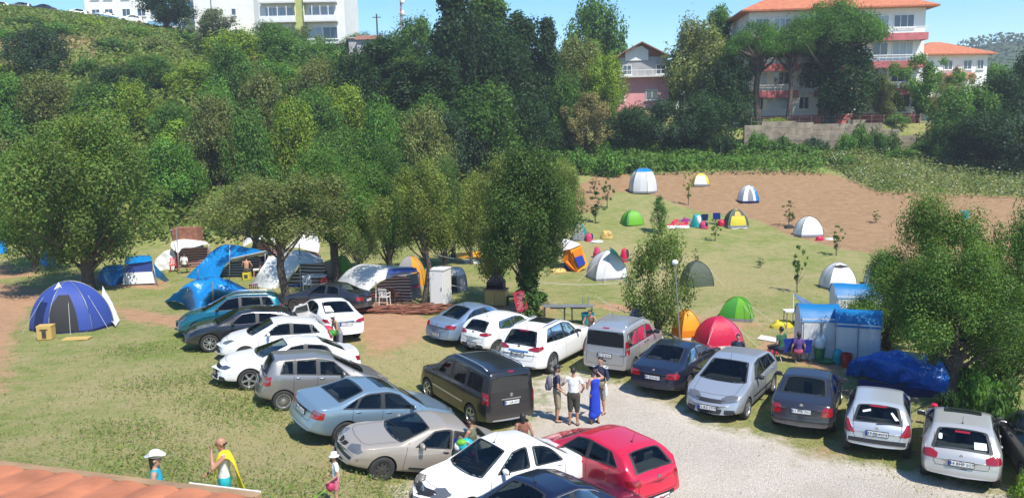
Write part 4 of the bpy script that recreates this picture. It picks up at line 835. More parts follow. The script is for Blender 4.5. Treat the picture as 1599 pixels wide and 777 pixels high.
def clumps(kind, seed):
    """centres and radii of leaf clumps in a crown of half width 1 and height 1 (z from 0 to 1)"""
    rs = random.Random(seed); out = []
    if kind == 'round':
        for i in range(64):
            a = rs.uniform(0, 2*math.pi); z = rs.uniform(.04, .92); w = math.sin(math.pi*min(.97, (z*.82+.17)))**.7; r = w*rs.uniform(.3, 1.0)
            out.append((r*math.cos(a), r*math.sin(a), z, rs.choice((.13,.17,.21,.27,.33))*rs.uniform(.9,1.1)))
    elif kind == 'tall':
        for i in range(90):
            a = rs.uniform(0, 2*math.pi); z = rs.random()**.95*.96; w = (1-z)**.5*(.75+.25*rs.random())*(.85 if z < .1 else 1); r = w*rs.uniform(.3, .85)
            out.append((r*math.cos(a), r*math.sin(a), z, rs.uniform(.19, .30)*(1-.25*z)))
    elif kind == 'umbrella':
        for i in range(85):
            a = rs.uniform(0, 2*math.pi); q = math.sqrt(rs.random()); z = .40+.52*(1-q**2.2)*rs.uniform(.35, 1); out.append((q*.86*math.cos(a), q*.86*math.sin(a), z, rs.uniform(.15, .24)))
    elif kind == 'loose':
        for i in range(40):
            a = rs.uniform(0, 2*math.pi); z = rs.uniform(.02, .94); w = math.sin(math.pi*min(.95, (z*.8+.15)))**.9; r = w*rs.uniform(.15, .98)
            out.append((r*math.cos(a), r*math.sin(a), z, rs.uniform(.10, .24)))
    elif kind == 'sparse':
        for i in range(26):
            a = rs.uniform(0, 2*math.pi); z = rs.uniform(.05, .96); w = math.sin(math.pi*min(.95, (z*.85+.1))); r = w*rs.uniform(.1, .95)
            out.append((r*math.cos(a), r*math.sin(a), z, rs.uniform(.07, .17)))
    elif kind == 'bush':
        for i in range(46):
            a = rs.uniform(0, 2*math.pi); q = math.sqrt(rs.random())*.8; z = rs.uniform(.1, .85)*(1-q*q*.75); out.append((q*math.cos(a), q*math.sin(a), z, rs.uniform(.18, .3)))
    return out
CROWNS = {}
def crown(kind, W, H, n, leaf, seed):
    """crown mesh W half width, H high, with a trunk and limbs that reach its clumps"""
    k = (kind, seed)
    if k in CROWNS: return CROWNS[k]
    rs = np.random.RandomState(seed*7+1); cl = clumps(kind, seed); P_, N_, S_ = [], [], []
    tot = sum(c[3]**2 for c in cl)
    for (x, y, z, r) in cl:
        m = int(n*r*r/tot); d = rs.normal(size=(m,3)); d /= np.linalg.norm(d, axis=1, keepdims=True)
        rad = r*(rs.uniform(.25, 1, m)**.45)[:,None]*(1+.22*rs.normal(size=(m,1)))
        sc = np.array([W, W, min(H, W*1.25) if kind != 'umbrella' else H*.62]); c = np.array([x*W, y*W, z*H]); p = c + d*rad*sc
        P_.append(p); N_.append(d + rs.normal(size=(m,3))*.55 + np.array([0,0,.45])); S_.append(np.full(m, rs.uniform(.72, 1.28)))
    P_ = np.concatenate(P_); N_ = np.concatenate(N_)
    me = leaves_mesh('crown', P_, N_, leaf, seed, shade=np.concatenate(S_), aspect=.62 if kind != 'umbrella' else .3)
    t = MB(); rr = random.Random(seed)
    if kind not in ('bush',):
        multi = kind in ('sparse',)
        base = -H*.55 if kind != 'umbrella' else -H*.9
        if kind in ('loose', 'round'): base = -H*1.3
        tops = (0,0,H*.55) if kind != 'umbrella' else (0,0,H*.45); r0 = W*(.085 if kind != 'loose' else .05) if not multi else W*.05
        if kind == 'tall': r0 = W*.12
        bend = (rr.uniform(-.12,.12)*W, rr.uniform(-.12,.12)*W)
        trunk = [Vector((0,0,base*1.15)), Vector((0,0,base)), Vector((bend[0], bend[1], base*.4)), Vector((bend[0]*.4, bend[1], 0)), Vector(tops)]
        t.tube(trunk, [r0*1.6, r0*1.15, r0*.95, r0*.8, r0*.25], 9)
        for (x, y, z, r) in rr.sample(cl, min(len(cl), 22)):
            z0 = rr.uniform(base*.35, H*.3) if kind != 'umbrella' else rr.uniform(-.15*H, .3*H)
            s_ = Vector((bend[0]*.5*(1 if z0 < 0 else .5), bend[1]*.6, z0)); e = Vector((x*W, y*W, z*H)); mid = s_.lerp(e, .5)+Vector((0,0,-.03*H+rr.uniform(-.05,.05)*H))
            t.tube([s_, mid, e], [r0*.45, r0*.28, r0*.08], 5, cap=False)
    tm = None
    if t.v: o = t.build('trunk', M['bark'], smooth=True); tm = o.data; bpy.data.objects.remove(o)
    CROWNS[k] = (me, tm, W, H)
    return CROWNS[k]
FAR = dict(round=[('round',4,7,13000,.30,s) for s in (1,2,3)], tall=[('tall',3.6,12,17000,.32,s) for s in (4,5)], umbrella=[('umbrella',6,5.5,22000,.26,6)], loose=[('loose',4,7,8500,.26,s) for s in (7,8)], bush=[('bush',2,1.8,2600,.22,s) for s in (9,10)],
           near=[('round',4.6,8,42000,.18,s) for s in (11,12,14)], nearloose=[('loose',4,5.6,21000,.15,s) for s in (13,15)], sapling=[('sparse',.55,1.7,700,.09,s) for s in (16,17)], cone=[('tall',.8,2.2,2600,.09,18)], ivy=[('round',3.6,7,36000,.16,19)], column=[('tall',.9,4,7000,.14,21)], multi=[('round',1.8,3.0,9500,.11,20)])
NAMES = dict(round='broadleaf_tree', tall='evergreen_tree', umbrella='umbrella_pine', loose='olive_tree', bush='bush', near='orchard_tree', nearloose='fruit_tree', sapling='sapling', cone='sapling', ivy='ivy_covered_tree', multi='hazel_tree')
G_0 = dict(dark=(.022,.045,.018), blue=(.030,.052,.030), mid=(.045,.085,.020), green=(.055,.11,.022), yel=(.11,.15,.022), olive=(.085,.095,.035), grey=(.085,.10,.065), lime=(.13,.19,.03), brown=(.12,.10,.05), pine=(.045,.095,.022), fruit=(.075,.095,.032))
G_ = {k: tuple(min(.5, c*(1.6 if k in ('dark','blue') else 2.0)*f) for c, f in zip(v, (1.,1.03,.9))) for k, v in G_0.items()}
def tree(kind, px, Y, top, hw, col, label, base=None, var=None, group='trees of the wooded slope', crownh=None, sink=0., lean=0., name=None):
    """px column, distance, top row and half width in the photo's pixels give the size; the tree stands on the terrain at that spot"""
    g = PX(px, Y); d = ray(px, top); zt = CAM_H + d.z*(Y/d.y); hgt_ = max(zt-g.z, .4); W = hw/F_PX*Y
    if kind in ('round','loose','tall') and hgt_ < W*1.35: hgt_ = W*1.35
    spec = FAR[kind][(int(px*7+Y) if var is None else var) % len(FAR[kind])]; me, tm, W0, H0 = crown(*spec)
    ch = crownh*hgt_ if crownh else {'round':.86,'tall':.94,'umbrella':.42,'loose':.82,'bush':1.,'near':.80,'nearloose':.68,'sapling':.8,'cone':.88,'ivy':.8,'multi':.82}[kind]*hgt_
    r = empty(name or NAMES[kind], g, random.uniform(0, 6.28), label, NAMES[kind].replace('_', ' ') if kind not in ('near','round') else 'tree', group)
    sxy = W/W0; sz = ch/H0
    c = bpy.data.objects.new('crown', me); C.objects.link(c); c.parent = r; c.scale = (sxy, sxy, sz); c.location = (0, 0, hgt_-ch*.97 - sink); v = random.uniform(.88, 1.14)
    cc = G_[col] if isinstance(col, str) else tuple(min(.5, q*2.05*f) for q, f in zip(col, (.92,1.02,.66))); c.color = (cc[0]*v, cc[1]*v, cc[2]*v, 1)
    if tm:
        z0 = hgt_-ch*.97; t = bpy.data.objects.new('trunk', tm); C.objects.link(t); t.parent = r
        b0 = H0*{'umbrella':.9, 'loose':1.3}.get(spec[0] if spec[0] != 'round' else 'loose', .55); t.location = (0,0,z0); t.scale = (sxy, sxy, max(sz*.5, (z0+.0)/b0) if z0 > .2 else sz)
    return r
# wooded slope at the left and in the centre
T_ = [('round',84,98,122,50,'blue','rounded blue-green tree alone on the upper left slope'),
 ('round',205,88,140,48,'dark','dark green tree behind the crown of the big left orchard tree'),
 ('round',250,96,112,40,'mid','grey-green tree halfway up the slope under the parked hilltop cars'),
 ('round',318,92,126,46,'yel','yellow-green tree in the middle of the left slope'),
 ('round',300,76,192,46,'lime','brightest lime-green tree at the foot of the left slope'),
 ('loose',345,118,58,50,'grey','greyish olive tree below the white apartment house'),
 ('round',285,136,12,42,'dark','dark leafy tree in front of the blue and white apartment house'),
 ('loose',482,122,46,42,'grey','grey-leaved tree in front of the cream and green building'),
 ('round',440,118,100,44,'mid','green tree under the cream and green building'),
 ('loose',395,96,128,52,'olive','olive-brown loose tree left of the yellow-green grove'),
 ('round',452,92,128,52,'yel','broad yellow-green tree of the middle grove'),
 ('round',515,86,140,50,'yel','yellow-green tree beside the first dark evergreen'),
 ('round',375,78,190,52,'blue','dark bluish tree behind the thin-trunked fruit tree'),
 ('round',432,72,210,44,'mid','mid green tree behind the white peaked tarp'),
 ('round',560,84,92,44,'dark','dark tree below the red-roofed hut on the hill'),
 ('tall',600,90,62,66,'dark','broad dark tree left of the tallest evergreens'),
 ('round',545,74,205,44,'mid','mid green tree over the green tent'),
 ('round',655,108,34,46,'mid','green tree on the skyline under the mast'),
 ('round',615,125,58,36,'dark','small dark skyline tree beside the wooden pole'),
 ('round',575,135,56,30,'mid','low skyline tree right of the cream building'),
 ('tall',645,84,100,60,'dark','dark pointed tree in the middle of the wood'),
 ('tall',716,92,-26,66,'dark','tall evergreen with its top cut by the frame, left of its twin'),
 ('tall',768,94,-14,70,'mid','tall evergreen with a lighter top'),
 ('tall',820,92,22,62,'dark','tall evergreen right of the lighter one'),
 ('tall',857,90,34,38,'dark','slim dark cypress-like tree against the sky'),
 ('tall',690,82,92,66,'dark','dark evergreen filling the wood under the tallest trees'),
 ('round',745,90,30,48,'dark','dark bulky tree between the two tallest evergreens'),
 ('round',795,88,60,52,'dark','dark bulky tree under the evergreen right of the lighter one'),
 ('round',762,76,138,60,'mid','bushy green tree at the foot of the tall evergreens'),
 ('round',700,74,178,50,'blue','bluish tree above the yellow flowering fruit tree'),
 ('round',620,72,196,50,'mid','mid green tree above the yellow and grey tent'),
 ('round',575,69,250,40,'dark','shadowy tree between the trunks of the orchard'),
 ('round',830,80,160,44,'dark','dark tree behind the ivy-covered tree'),
 ('round',930,116,8,52,'green','pale green tree with airy crown against the sky'),
 ('round',905,98,66,46,'olive','olive-green tree left of the pink house'),
 ('round',945,92,92,34,'yel','yellow-green willowy tree touching the pink house'),
 ('loose',915,84,148,46,'brown','brownish bush with bare stems left of the shrub belt'),
 ('round',885,86,120,36,'mid','green tree between the cypress and the brown bush'),
 ('round',985,86,168,40,'dark','dark leafy shrub tree under the pink house'),
 ('round',1042,86,160,44,'blue','dark bluish shrub tree right below the pink house'),
 ('round',1096,86,152,44,'dark','dark shrub tree left of the retaining wall'),
 ('round',1085,94,36,50,'olive','tall olive-coloured tree right of the pink house'),
 ('tall',1118,104,12,40,'pine','dark conifer top behind the olive-coloured tree'),
 ('round',1136,90,92,44,'dark','very dark tree beside the left pine trunks'),
 ('round',1305,88.9,62,60,'dark','dark broad-leaved tree under the big umbrella pine'),
 ('loose',1428,90.5,86,56,'green','feathery light green tree hiding the corner of the apartment house'),
 ('loose',1375,90,118,34,'olive','small greyish tree at the apartment wall'),
 ('loose',1478,96,108,40,'brown','brownish olive tree in front of the low tiled building'),
 ('round',1500,84,138,46,'mid','green tree on the mound right of the retaining wall'),
 ('round',1560,84,120,52,'dark','dark tree on the mound at the right edge'),
 ('round',1600,92,88,46,'dark','tall dark tree cut by the right edge of the view'),
 ('round',1530,78,178,56,'dark','shadowy dark tree above the white flowering weeds'),
 ('round',1592,76,180,50,'blue','bluish tree at the right edge above the weeds'),
 ('round',1475,81,196,30,'mid','low green tree beside the broken earth bank'),
 ('round',20,66,196,56,'mid','green tree at the left edge behind the orchard tree'),
 ('round',-40,60,170,60,'green','tree cut by the left edge'),
 ('round',130,72,186,46,'yel','yellow-tinged tree behind the big orchard tree'),
 ('round',245,68,235,46,'mid','mid green tree between the orchard tree and the white tarp roof'),
 ('round',640,68,262,40,'blue','shaded tree behind the yellow flowering fruit tree'),
 ('round',480,66,262,44,'green','green tree right behind the white peaked tarp'),
 ('round',400,108,88,34,'mid','small green tree above the terracotta ruin')]
random.seed(5)
for a in T_: tree(*a)
for i in range(46):
    px = -60+i*16.5+random.uniform(-9,9); k = i % 4; Y = (66,77,90,104)[k]+random.uniform(-4,4); q = PX(px, Y); top = 0; d_ = q.z+random.uniform(5.5,8.5)-(0 if px > 300 else 1.5)
    tp = 388.5-(d_-CAM_H+Y*math.tan(PITCH))/Y*F_PX*1.0 + 0; tp = 200-(d_-CAM_H)/Y*F_PX - (px-800)*.02
    if px < 345 and k >= 2: continue
    tree('round', px, Y, tp, random.uniform(38,52), ('green','mid','yel','mid','olive')[i % 5], '%s in the %s of the wood, %s from the left' % (('fresh green tree','mid-green tree','yellow-green tree','leafy green tree','olive-green tree')[i % 5], ('front row','second row','third row','rear row')[k], ('first','second','third','fourth','fifth','sixth','seventh','eighth','ninth','tenth','eleventh','twelfth')[i//4]), group='filling trees of the wooded slope')
for px, Y, tp, hw, c_, lb in [(1062,112,95,30,'mid','green tree seen through the gap right of the pink house'),(1100,118,80,40,'green','pale green tree behind the olive-coloured one'),(1150,116,70,36,'mid','green tree behind the left pine trunks'),(1040,116,100,24,'yel','yellowish tree close behind the pink house'),(940,122,60,40,'mid','green tree behind the airy tree by the pink house'),(870,118,90,40,'mid','green tree behind the slim cypress-like tree'),(1450,132,96,30,'mid','tree seen over the tiled house garden'),(1548,120,104,34,'green','green tree right of the tiled house')]: tree('round', px, Y, tp, hw, c_, lb)
GP = 'bushes along the top of the field'
for i, (px, Y, tp, hw, c_, lb) in enumerate([(905,80,232,26,'green','leafy bush left of the shrub belt'),(950,79,228,30,'green','bright bush behind the big white and blue tent'),(1000,80,238,30,'mid','bush right behind the big white and blue tent'),(1050,81,240,32,'green','bush behind the pale yellow tent'),(1100,82,238,32,'mid','bush under the left end of the retaining wall'),(1150,82,240,30,'green','bush above the small white and blue tent'),
   (1195,84.6,214,26,'mid','bush against the shaded part of the retaining wall'),(1240,84.6,220,36,'mid','wide bush in the middle of the retaining wall'),(1270,84.8,210,22,'blue','bluish bush against the retaining wall'),(1395,88.4,176,20,'green','creeper bush hanging over the retaining wall'),(1340,85.4,192,20,'green','climbing bush covering the retaining wall'),(1362,85.2,200,22,'mid','second climbing bush on the retaining wall'),(1440,84,216,30,'mid','bush at the right end of the retaining wall'),(1210,88.5,182,20,'yel','yellowish bush between the pine trunks'),(1165,88.5,178,16,'dark','dark low bush left of the pine trunks'),(1130,84,205,26,'dark','dark bush beside the wall end'),(1178,84.4,200,20,'green','green creeper over the left wall end'),(1218,84.4,206,16,'mid','small bush at the sunlit wall panel'),(1318,84.6,204,22,'green','bush between the two creepers on the wall'),(1385,84.6,206,22,'mid','scrubby bush at the low right wall panels'),(1400,83.5,232,40,'green','spreading bush below the creeper'),(1300,82,240,40,'green','low bush in front of the wall foot')]):
    tree('bush', px, Y, tp, hw, c_, lb, group=GP)
for i, (px, Y, dh, hw, c_) in enumerate([(30,112,2.6,34,'green'),(70,122,2.4,30,'mid'),(118,118,2.8,30,'green'),(160,124,2.6,26,'yel'),(196,112,3.0,30,'mid'),(236,124,2.6,26,'green'),(262,116,3,28,'olive'),(20,96,2.4,32,'yel'),(150,100,2.6,30,'mid'),(320,124,3,28,'green'),(352,128,2.6,24,'mid'),(378,120,2.8,28,'green'),(400,128,2.6,22,'yel'),(-30,104,2.8,34,'mid')]):
    q = PX(px, Y); tp = 200-(q.z+dh-CAM_H)/Y*F_PX-(px-800)*.02
    tree('bush', px, Y, tp, hw, c_, '%s scrub bush on the open upper slope, %s from the left' % ({'green':'bright green','mid':'green','yel':'yellowish','olive':'olive'}[c_], ('second','third','fourth','sixth','seventh','eighth','ninth','first','fifth','eleventh','twelfth','thirteenth','last','outermost')[i]), group='scrub bushes of the upper slope')
# pines on the terrace
tree('umbrella',1288,89.2,-4,88,'pine','big umbrella pine with flat dense crown before the apartment house', group='pines on the terrace', crownh=.58)
tree('umbrella',1182,89.6,30,56,'pine','smaller umbrella pine left of the big one', group='pines on the terrace', crownh=.52)
tree('umbrella',1226,88.8,42,40,'pine','slender pine between the two flat-topped ones', group='pines on the terrace', crownh=.46)
# orchard trees between the tents
GO = 'orchard trees between the tents'
def trunk_part(root, pts, rad, m='bark'):
    t = MB(); t.tube(pts, rad, 10); return t.build('trunk', M[m], root, smooth=True)
r = tree('near',126,45.5,186,120,(.072,.098,.034),'big spreading orchard tree with thick dark trunk behind the blue dome tent', var=0, group=GO, crownh=.78)
g = P(143,452)
def orchard(px, py, top, hw, col, label, kind='nearloose', var=0, ch=.62, rad=.16, bend=.3, m='bark', dx=0, sparse=1.):
    g = P(px, py); Y = g.y; r = tree(kind, px+dx, Y, top, hw*(1.14 if kind == 'nearloose' else 1.0), col, label, var=var, group=GO, crownh=ch)
    for c_ in list(r.children):
        if c_.name.startswith('trunk'): c_.location.x += 0
    return r
orchard(440,482,268,112,(.095,.10,.052),'fruit tree with thin crooked trunk by the turquoise car','nearloose',0,.50)
orchard(520,448,236,80,(.055,.095,.028),'green fruit tree with leaning dark trunk between the two white tarps','near',1,.60)
orchard(656,474,262,72,(.085,.095,.035),'fruit tree with forked dark trunk behind the white cabinet','nearloose',1,.56)
orchard(560,452,300,48,(.07,.085,.04),'small shaded tree behind the white arched tarp','nearloose',0,.7)
orchard(600,430,240,52,(.04,.07,.025),'dark orchard tree behind the small shaded one','near',2,.8)
orchard(395,428,282,70,(.08,.09,.04),'greyish fruit tree behind the blue ridge tarp','nearloose',1,.56)
orchard(48,424,250,60,(.05,.085,.025),'orchard tree at the left edge by the small blue tarp','near',2,.8)
orchard(735,412,266,50,(.10,.115,.035),'yellowish loose tree behind the person at the orange mat','nearloose',0,.8)
orchard(690,418,254,44,(.05,.08,.03),'bushy tree above the orange mat','near',1,.8)
orchard(824,494,238,78,(.042,.066,.024),'ivy-covered tree carrying the red notice board','ivy',0,.70)
r = [o for o in bpy.data.objects if o.get('label','').startswith('ivy-covered tree carrying')][0]
me_, t_, W_, H_ = crown(*FAR['column'][0]); c = bpy.data.objects.new('ivy', me_); C.objects.link(c); c.parent = r; c.scale = (1.0,1.0,1.0); c.location = (0,0,.1); c.color = (.07,.14,.03,1)
orchard(768,470,262,60,(.10,.11,.045),'pale fruit tree leaning into the ivy-covered tree','nearloose',1,.8)
orchard(880,400,244,40,(.09,.105,.04),'loose tree with tawny leaves behind the ivy-covered tree','nearloose',0,.8)
orchard(1030,528,372,52,(.075,.10,.035),'bushy many-stemmed tree beside the lamp pole','multi',0,.86)
r = orchard(1508,634,388,100,(.055,.088,.028),'large tree overhanging the blue tarp at the right','near',1,.70)
orchard(1470,604,326,84,(.065,.095,.03),'taller looser tree rising out of the large right-hand tree','near',2,.62)
r = orchard(1590,600,345,70,(.050,.085,.028),'dense tree at the right edge behind the grey car','near',0,.92)
orchard(1395,545,408,62,(.06,.095,.03),'lower leafy tree covering the end of the blue cabin tents','near',2,.95)
for px, py, tp, hw, cc, lb in [(1545,640,560,40,'green','leafy bush between the silver hatchback and the dark car'),(1595,700,590,46,'mid','bush hiding the bonnet of the dark car'),(1500,655,600,22,'dark','dark undergrowth bush by the red post'),(1640,790,735,30,'lime','grassy bush in the bottom right corner')]:
    g = P(px, py); tree('bush', px, g.y, tp, hw, cc, lb, group='bushes at the right edge')
# saplings
GS = 'young trees planted in the field'
for k, px, py, tp, hw, cc, lb in [('cone',1030,364,306,20,'mid','dense conical sapling between the lime tent and the blankets'),('sapling',1075,320,268,10,'yel','thin sapling with yellow leaves below the pale yellow tent'),('sapling',1234,354,314,14,'olive','sapling with sparse leaves left of the white dome'),('sapling',1310,399,350,15,'mid','sapling right of the white dome'),('sapling',1250,456,380,17,'mid','slim tall sapling above the small blue parasol'),
    ('sapling',948,325,270,14,'mid','sapling left of the big white and blue tent'),('sapling',930,348,300,20,'mid','leafy sapling left of the lime tent'),('sapling',1118,376,340,12,'mid','tiny sapling below the yellow and black tent'),('sapling',1370,348,328,10,'olive','tiny dry sapling on the ploughed earth'),('sapling',1088,412,388,8,'olive','twig sapling above the dark green mesh tent'),
    ('sapling',928,302,272,12,'brown','reddish sapling on bare soil at the top left of the field'),('sapling',1042,420,384,10,'olive','leafless sapling behind the bushy many-stemmed tree'),('sapling',1190,418,402,8,'dark','dwarf sapling in the middle of the grass')]:
    g = P(px, py); tree(k, px, g.y, tp, hw, cc, lb, group=GS)
# ---------------------------------------------------------------- ground cover that nobody could count
def scatter(name, N, sampler, size, colf, label, lift=(0,.5), seed=1, aspect=.6, up=.6, col=(1,1,1)):
    rs = np.random.RandomState(seed); pos = []; cs = []
    for i in range(N):
        q = sampler(rs)
        if q is None: continue
        x, y = q; c = colf(x, y, rs)
        if c is None: continue
        pos.append((x, y, hgt(x, y)+rs.uniform(*lift)*c[3])); cs.append(c[:3])
    pos = np.array(pos); n = len(pos); nr = rs.normal(size=(n,3)); nr[:,2] = np.abs(nr[:,2])+up; nr[:,1] -= .25
    me = leaves_mesh(name, pos, nr, size, seed, aspect=aspect); at = me.color_attributes['leaf']
    base = np.zeros(4*n*4, np.float32); at.data.foreach_get('color', base); base = base.reshape(-1,4); base[:,:3] *= np.repeat(np.array(cs), 4, 0); at.data.foreach_set('color', base.ravel())
    o = bpy.data.objects.new(name, me); C.objects.link(o); o.color = (1,1,1,1); tag(o, label, name.replace('_', ' '), kind='stuff'); return o
from mathutils import noise as mn
def lump(x, y, s=1.): return mn.noise(Vector((x*.16*s, y*.16*s, 3.1)))*.5+.5
def slope_s(rs):
    y = 60+76*rs.random_sample()**.85; u = -.72+.80*rs.random_sample(); return (u*y, y)
def slope_c(x, y, rs):
    l = lump(x, y); u = x/y; dryz = (u < -.50) and (99 < y < 117) and l < .56
    if dryz:
        if rs.random_sample() < .55: return None
        return (.26,.20,.11,.6)
    t = lump(x+40, y, 2.2); c = np.array((.10,.165,.038))*(1-t)+np.array((.21,.255,.06))*t
    return (*c, .3+6.0*max(0, l-.30)**1.2*(.55+.9*lump(x, y, 3.5))*(1-sstep(122, 134, y)))
scatter('undergrowth', 110000, slope_s, .5, slope_c, 'tangled bramble and fern growth covering the left slope', (0,1), 21)
def weed_s(rs):
    px = 1180+520*rs.random_sample(); lo = 258 if px < 1290 else (258+(px-1290)*.55 if px < 1370 else 302+(px-1370)*.03); py = rs.uniform(236, lo); g = weedP(px, py); return (g[0], g[1])
_wp = {}
def weedP(px, py):                                   # coarse table of ground points, jittered
    k = (round(px/8), round(py/4))
    if k not in _wp: _wp[k] = P(k[0]*8, k[1]*4)
    g = _wp[k]; return (g.x+random.uniform(-.3,.3), g.y+random.uniform(-1.6,1.6))
def weed_c(x, y, rs):
    l = lump(x, y, 2.5)
    if x/y > .40 and rs.random_sample() < .03+.14*l*l: return (.42,.42,.33,1.2)
    c = np.array((.09,.15,.035))*(1-l)+np.array((.22,.25,.09))*l; return (*c, .5+.9*l)
scatter('weeds', 26000, weed_s, .24, weed_c, 'tall flowering weeds and bramble above the ploughed earth', (0,.9), 22)
def top_s(rs):
    px = 860+420*rs.random_sample(); g = weedP(px, rs.uniform(236, 270)); return (g[0], g[1])
scatter('undergrowth', 11000, top_s, .34, lambda x, y, rs: (*(np.array((.085,.16,.03))*(1+.8*lump(x, y, 2))), .5+1.3*lump(x, y, 2.5)), 'low bramble strip between the top of the field and the shrub trees', (0,1), 23)
def blade_s(rs):
    y = 14.5+34*rs.random_sample()**1.35; u = -.72+1.4*rs.random_sample(); x = u*y
    return (x, y)
def blade_c(x, y, rs):
    p = (x, y)
    if in_poly(x, y, gravel_p) and rs.random_sample() < .96: return None
    for d_ in dirt_ps:
        if in_poly(x, y, d_) and rs.random_sample() < .88: return None
    l = lump(x, y, 3.5)
    if rs.random_sample() > .25+1.1*l: return None
    t = lump(x+90, y-30, 2.); c = np.array((.18,.21,.065))*(1-t)+np.array((.40,.35,.17))*t; return (*c, .6+.6*l)
scatter('grass', 50000, blade_s, .075, blade_c, 'short tufted meadow grass, green with dry straw patches', (0,.05), 24, aspect=.28, up=.0)
def rank_s(rs):                                      # taller clumps on the bank
    c = [(-5.2,15.6),(-7.4,16.2),(-8.6,22.5),(-7.4,21.4),(-9.4,25.2),(-9.8,19.4),(-11,24),(-3.3,17.2),(-14,29),(-8.3,17.6)][rs.randint(10)]
    return (c[0]+rs.normal()*.9, c[1]+rs.normal()*.7)
scatter('grass', 9000, rank_s, .11, lambda x, y, rs: (*(np.array((.15,.20,.05))*(1+.4*lump(x, y, 5))), 1), 'ranker bright green grass clumps on the bank', (0,.14), 25, aspect=.22, up=.0)
# ---------------------------------------------------------------- buildings, wall, hill, roof
M.update(pinkw=mat('pink_render', (.68,.31,.33), .85, noise=(.8,.12)), pinkb=mat('pink_band', (.50,.14,.15), .8, noise=(1.5,.15)), whitew=mat('white_render', (.74,.73,.70), .85, noise=(.7,.06)),
  cream=mat('cream_render', (.66,.63,.50), .85, noise=(.7,.08)), olivew=mat('olive_render', (.40,.42,.14), .85, noise=(1,.12)), bluew=mat('blue_render', (.20,.38,.52), .8, noise=(.8,.1)), greyw=mat('grey_render', (.36,.36,.36), .85, noise=(.9,.15)),
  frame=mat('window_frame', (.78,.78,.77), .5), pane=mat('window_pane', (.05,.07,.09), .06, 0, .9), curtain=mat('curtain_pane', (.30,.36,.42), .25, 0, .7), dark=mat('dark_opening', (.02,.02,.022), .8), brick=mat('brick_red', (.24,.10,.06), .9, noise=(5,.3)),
  conc=mat('concrete', (.25,.205,.15), .95, noise=(1.2,.35), bump=(4,.6,.05)), rail=mat('railing', (.7,.7,.7), .5), slabm=mat('slab', (.62,.61,.58), .8))
def tile_mat(name, c1, c2, pitch=.3):
    m = bpy.data.materials.new(name); m.use_nodes = True; nt = m.node_tree; N = nt.nodes.new; Lk = nt.links.new; b = nt.nodes['Principled BSDF']; b.inputs['Roughness'].default_value = .8
    tc = N('ShaderNodeTexCoord'); n = N('ShaderNodeTexNoise'); n.inputs['Scale'].default_value = 2.2; n.inputs['Detail'].default_value = 8; n.inputs['Roughness'].default_value = .75; Lk(tc.outputs['Object'], n.inputs['Vector'])
    r = N('ShaderNodeValToRGB'); r.color_ramp.elements[0].position = .35; r.color_ramp.elements[0].color = c1+(1,); r.color_ramp.elements[1].position = .65; r.color_ramp.elements[1].color = c2+(1,); Lk(n.outputs[0], r.inputs[0]); Lk(r.outputs[0], b.inputs['Base Color'])
    w = N('ShaderNodeTexWave'); w.inputs['Scale'].default_value = 1/pitch/2; w.bands_direction = 'X'; Lk(tc.outputs['Object'], w.inputs['Vector']); bu = N('ShaderNodeBump'); bu.inputs['Strength'].default_value = .8; bu.inputs['Distance'].default_value = .08; Lk(w.outputs[0], bu.inputs['Height']); Lk(bu.outputs[0], b.inputs['Normal']); return m
M['tiles'] = tile_mat('roof_tiles', (.42,.12,.05), (.60,.22,.11)); M['tiles_old'] = tile_mat('old_roof_tiles', (.20,.09,.06), (.34,.15,.10))
def window(par, x, z, w, h, y=0., panes=2, glass='pane'):
    """on the plane y (facing -y) of the parent; frame proud, pane set back"""
    f = MB(); t = .07
    f.box((x, y-.03, z+h-t/2), (w, .12, t)); f.box((x, y-.03, z+t/2), (w, .12, t)); f.box((x-w/2+t/2, y-.03, z+h/2), (t, .12, h-2*t)); f.box((x+w/2-t/2, y-.03, z+h/2), (t, .12, h-2*t))
    for i in range(1, panes): f.box((x-w/2+w*i/panes, y-.03, z+h/2), (t*.8, .10, h-2*t))
    f.box((x, y-.08, z-.05), (w+.2, .22, .07))
    o = f.build('window', M['frame'], par); p = MB(); p.box((x, y-.012, z+h/2), (w-.04, .05, h-.04)); p.build('pane', M[glass], o); return o
def bbox_building(name, label, pxl, pxr, Y, depth, z0, z1, rz=0., cat='building', group=None):
    a, b = PX(pxl, Y, 0), PX(pxr, Y, 0); w = b.x-a.x; r = empty(name, ((a.x+b.x)/2, Y, z0), rz, label, cat, group); return r, w, z1-z0
def hip_roof(par, w, d, z, over, h, m, ridge=.35, y0=0):
    x = w/2+over; ya, yb = y0-over, y0+d+over; rx = max(.2, x-(yb-ya)/2); ym = (ya+yb)/2
    V = [(-x,ya,z),(x,ya,z),(x,yb,z),(-x,yb,z),(-rx,ym,z+h),(rx,ym,z+h),(-x,ya,z-.18),(x,ya,z-.18),(x,yb,z-.18),(-x,yb,z-.18)]
    o = obj('roof', V, [(0,1,5,4),(1,2,5),(2,3,4,5),(3,0,4),(6,7,1,0),(7,8,2,1),(8,9,3,2),(9,6,0,3),(9,8,7,6)], m, par); return o
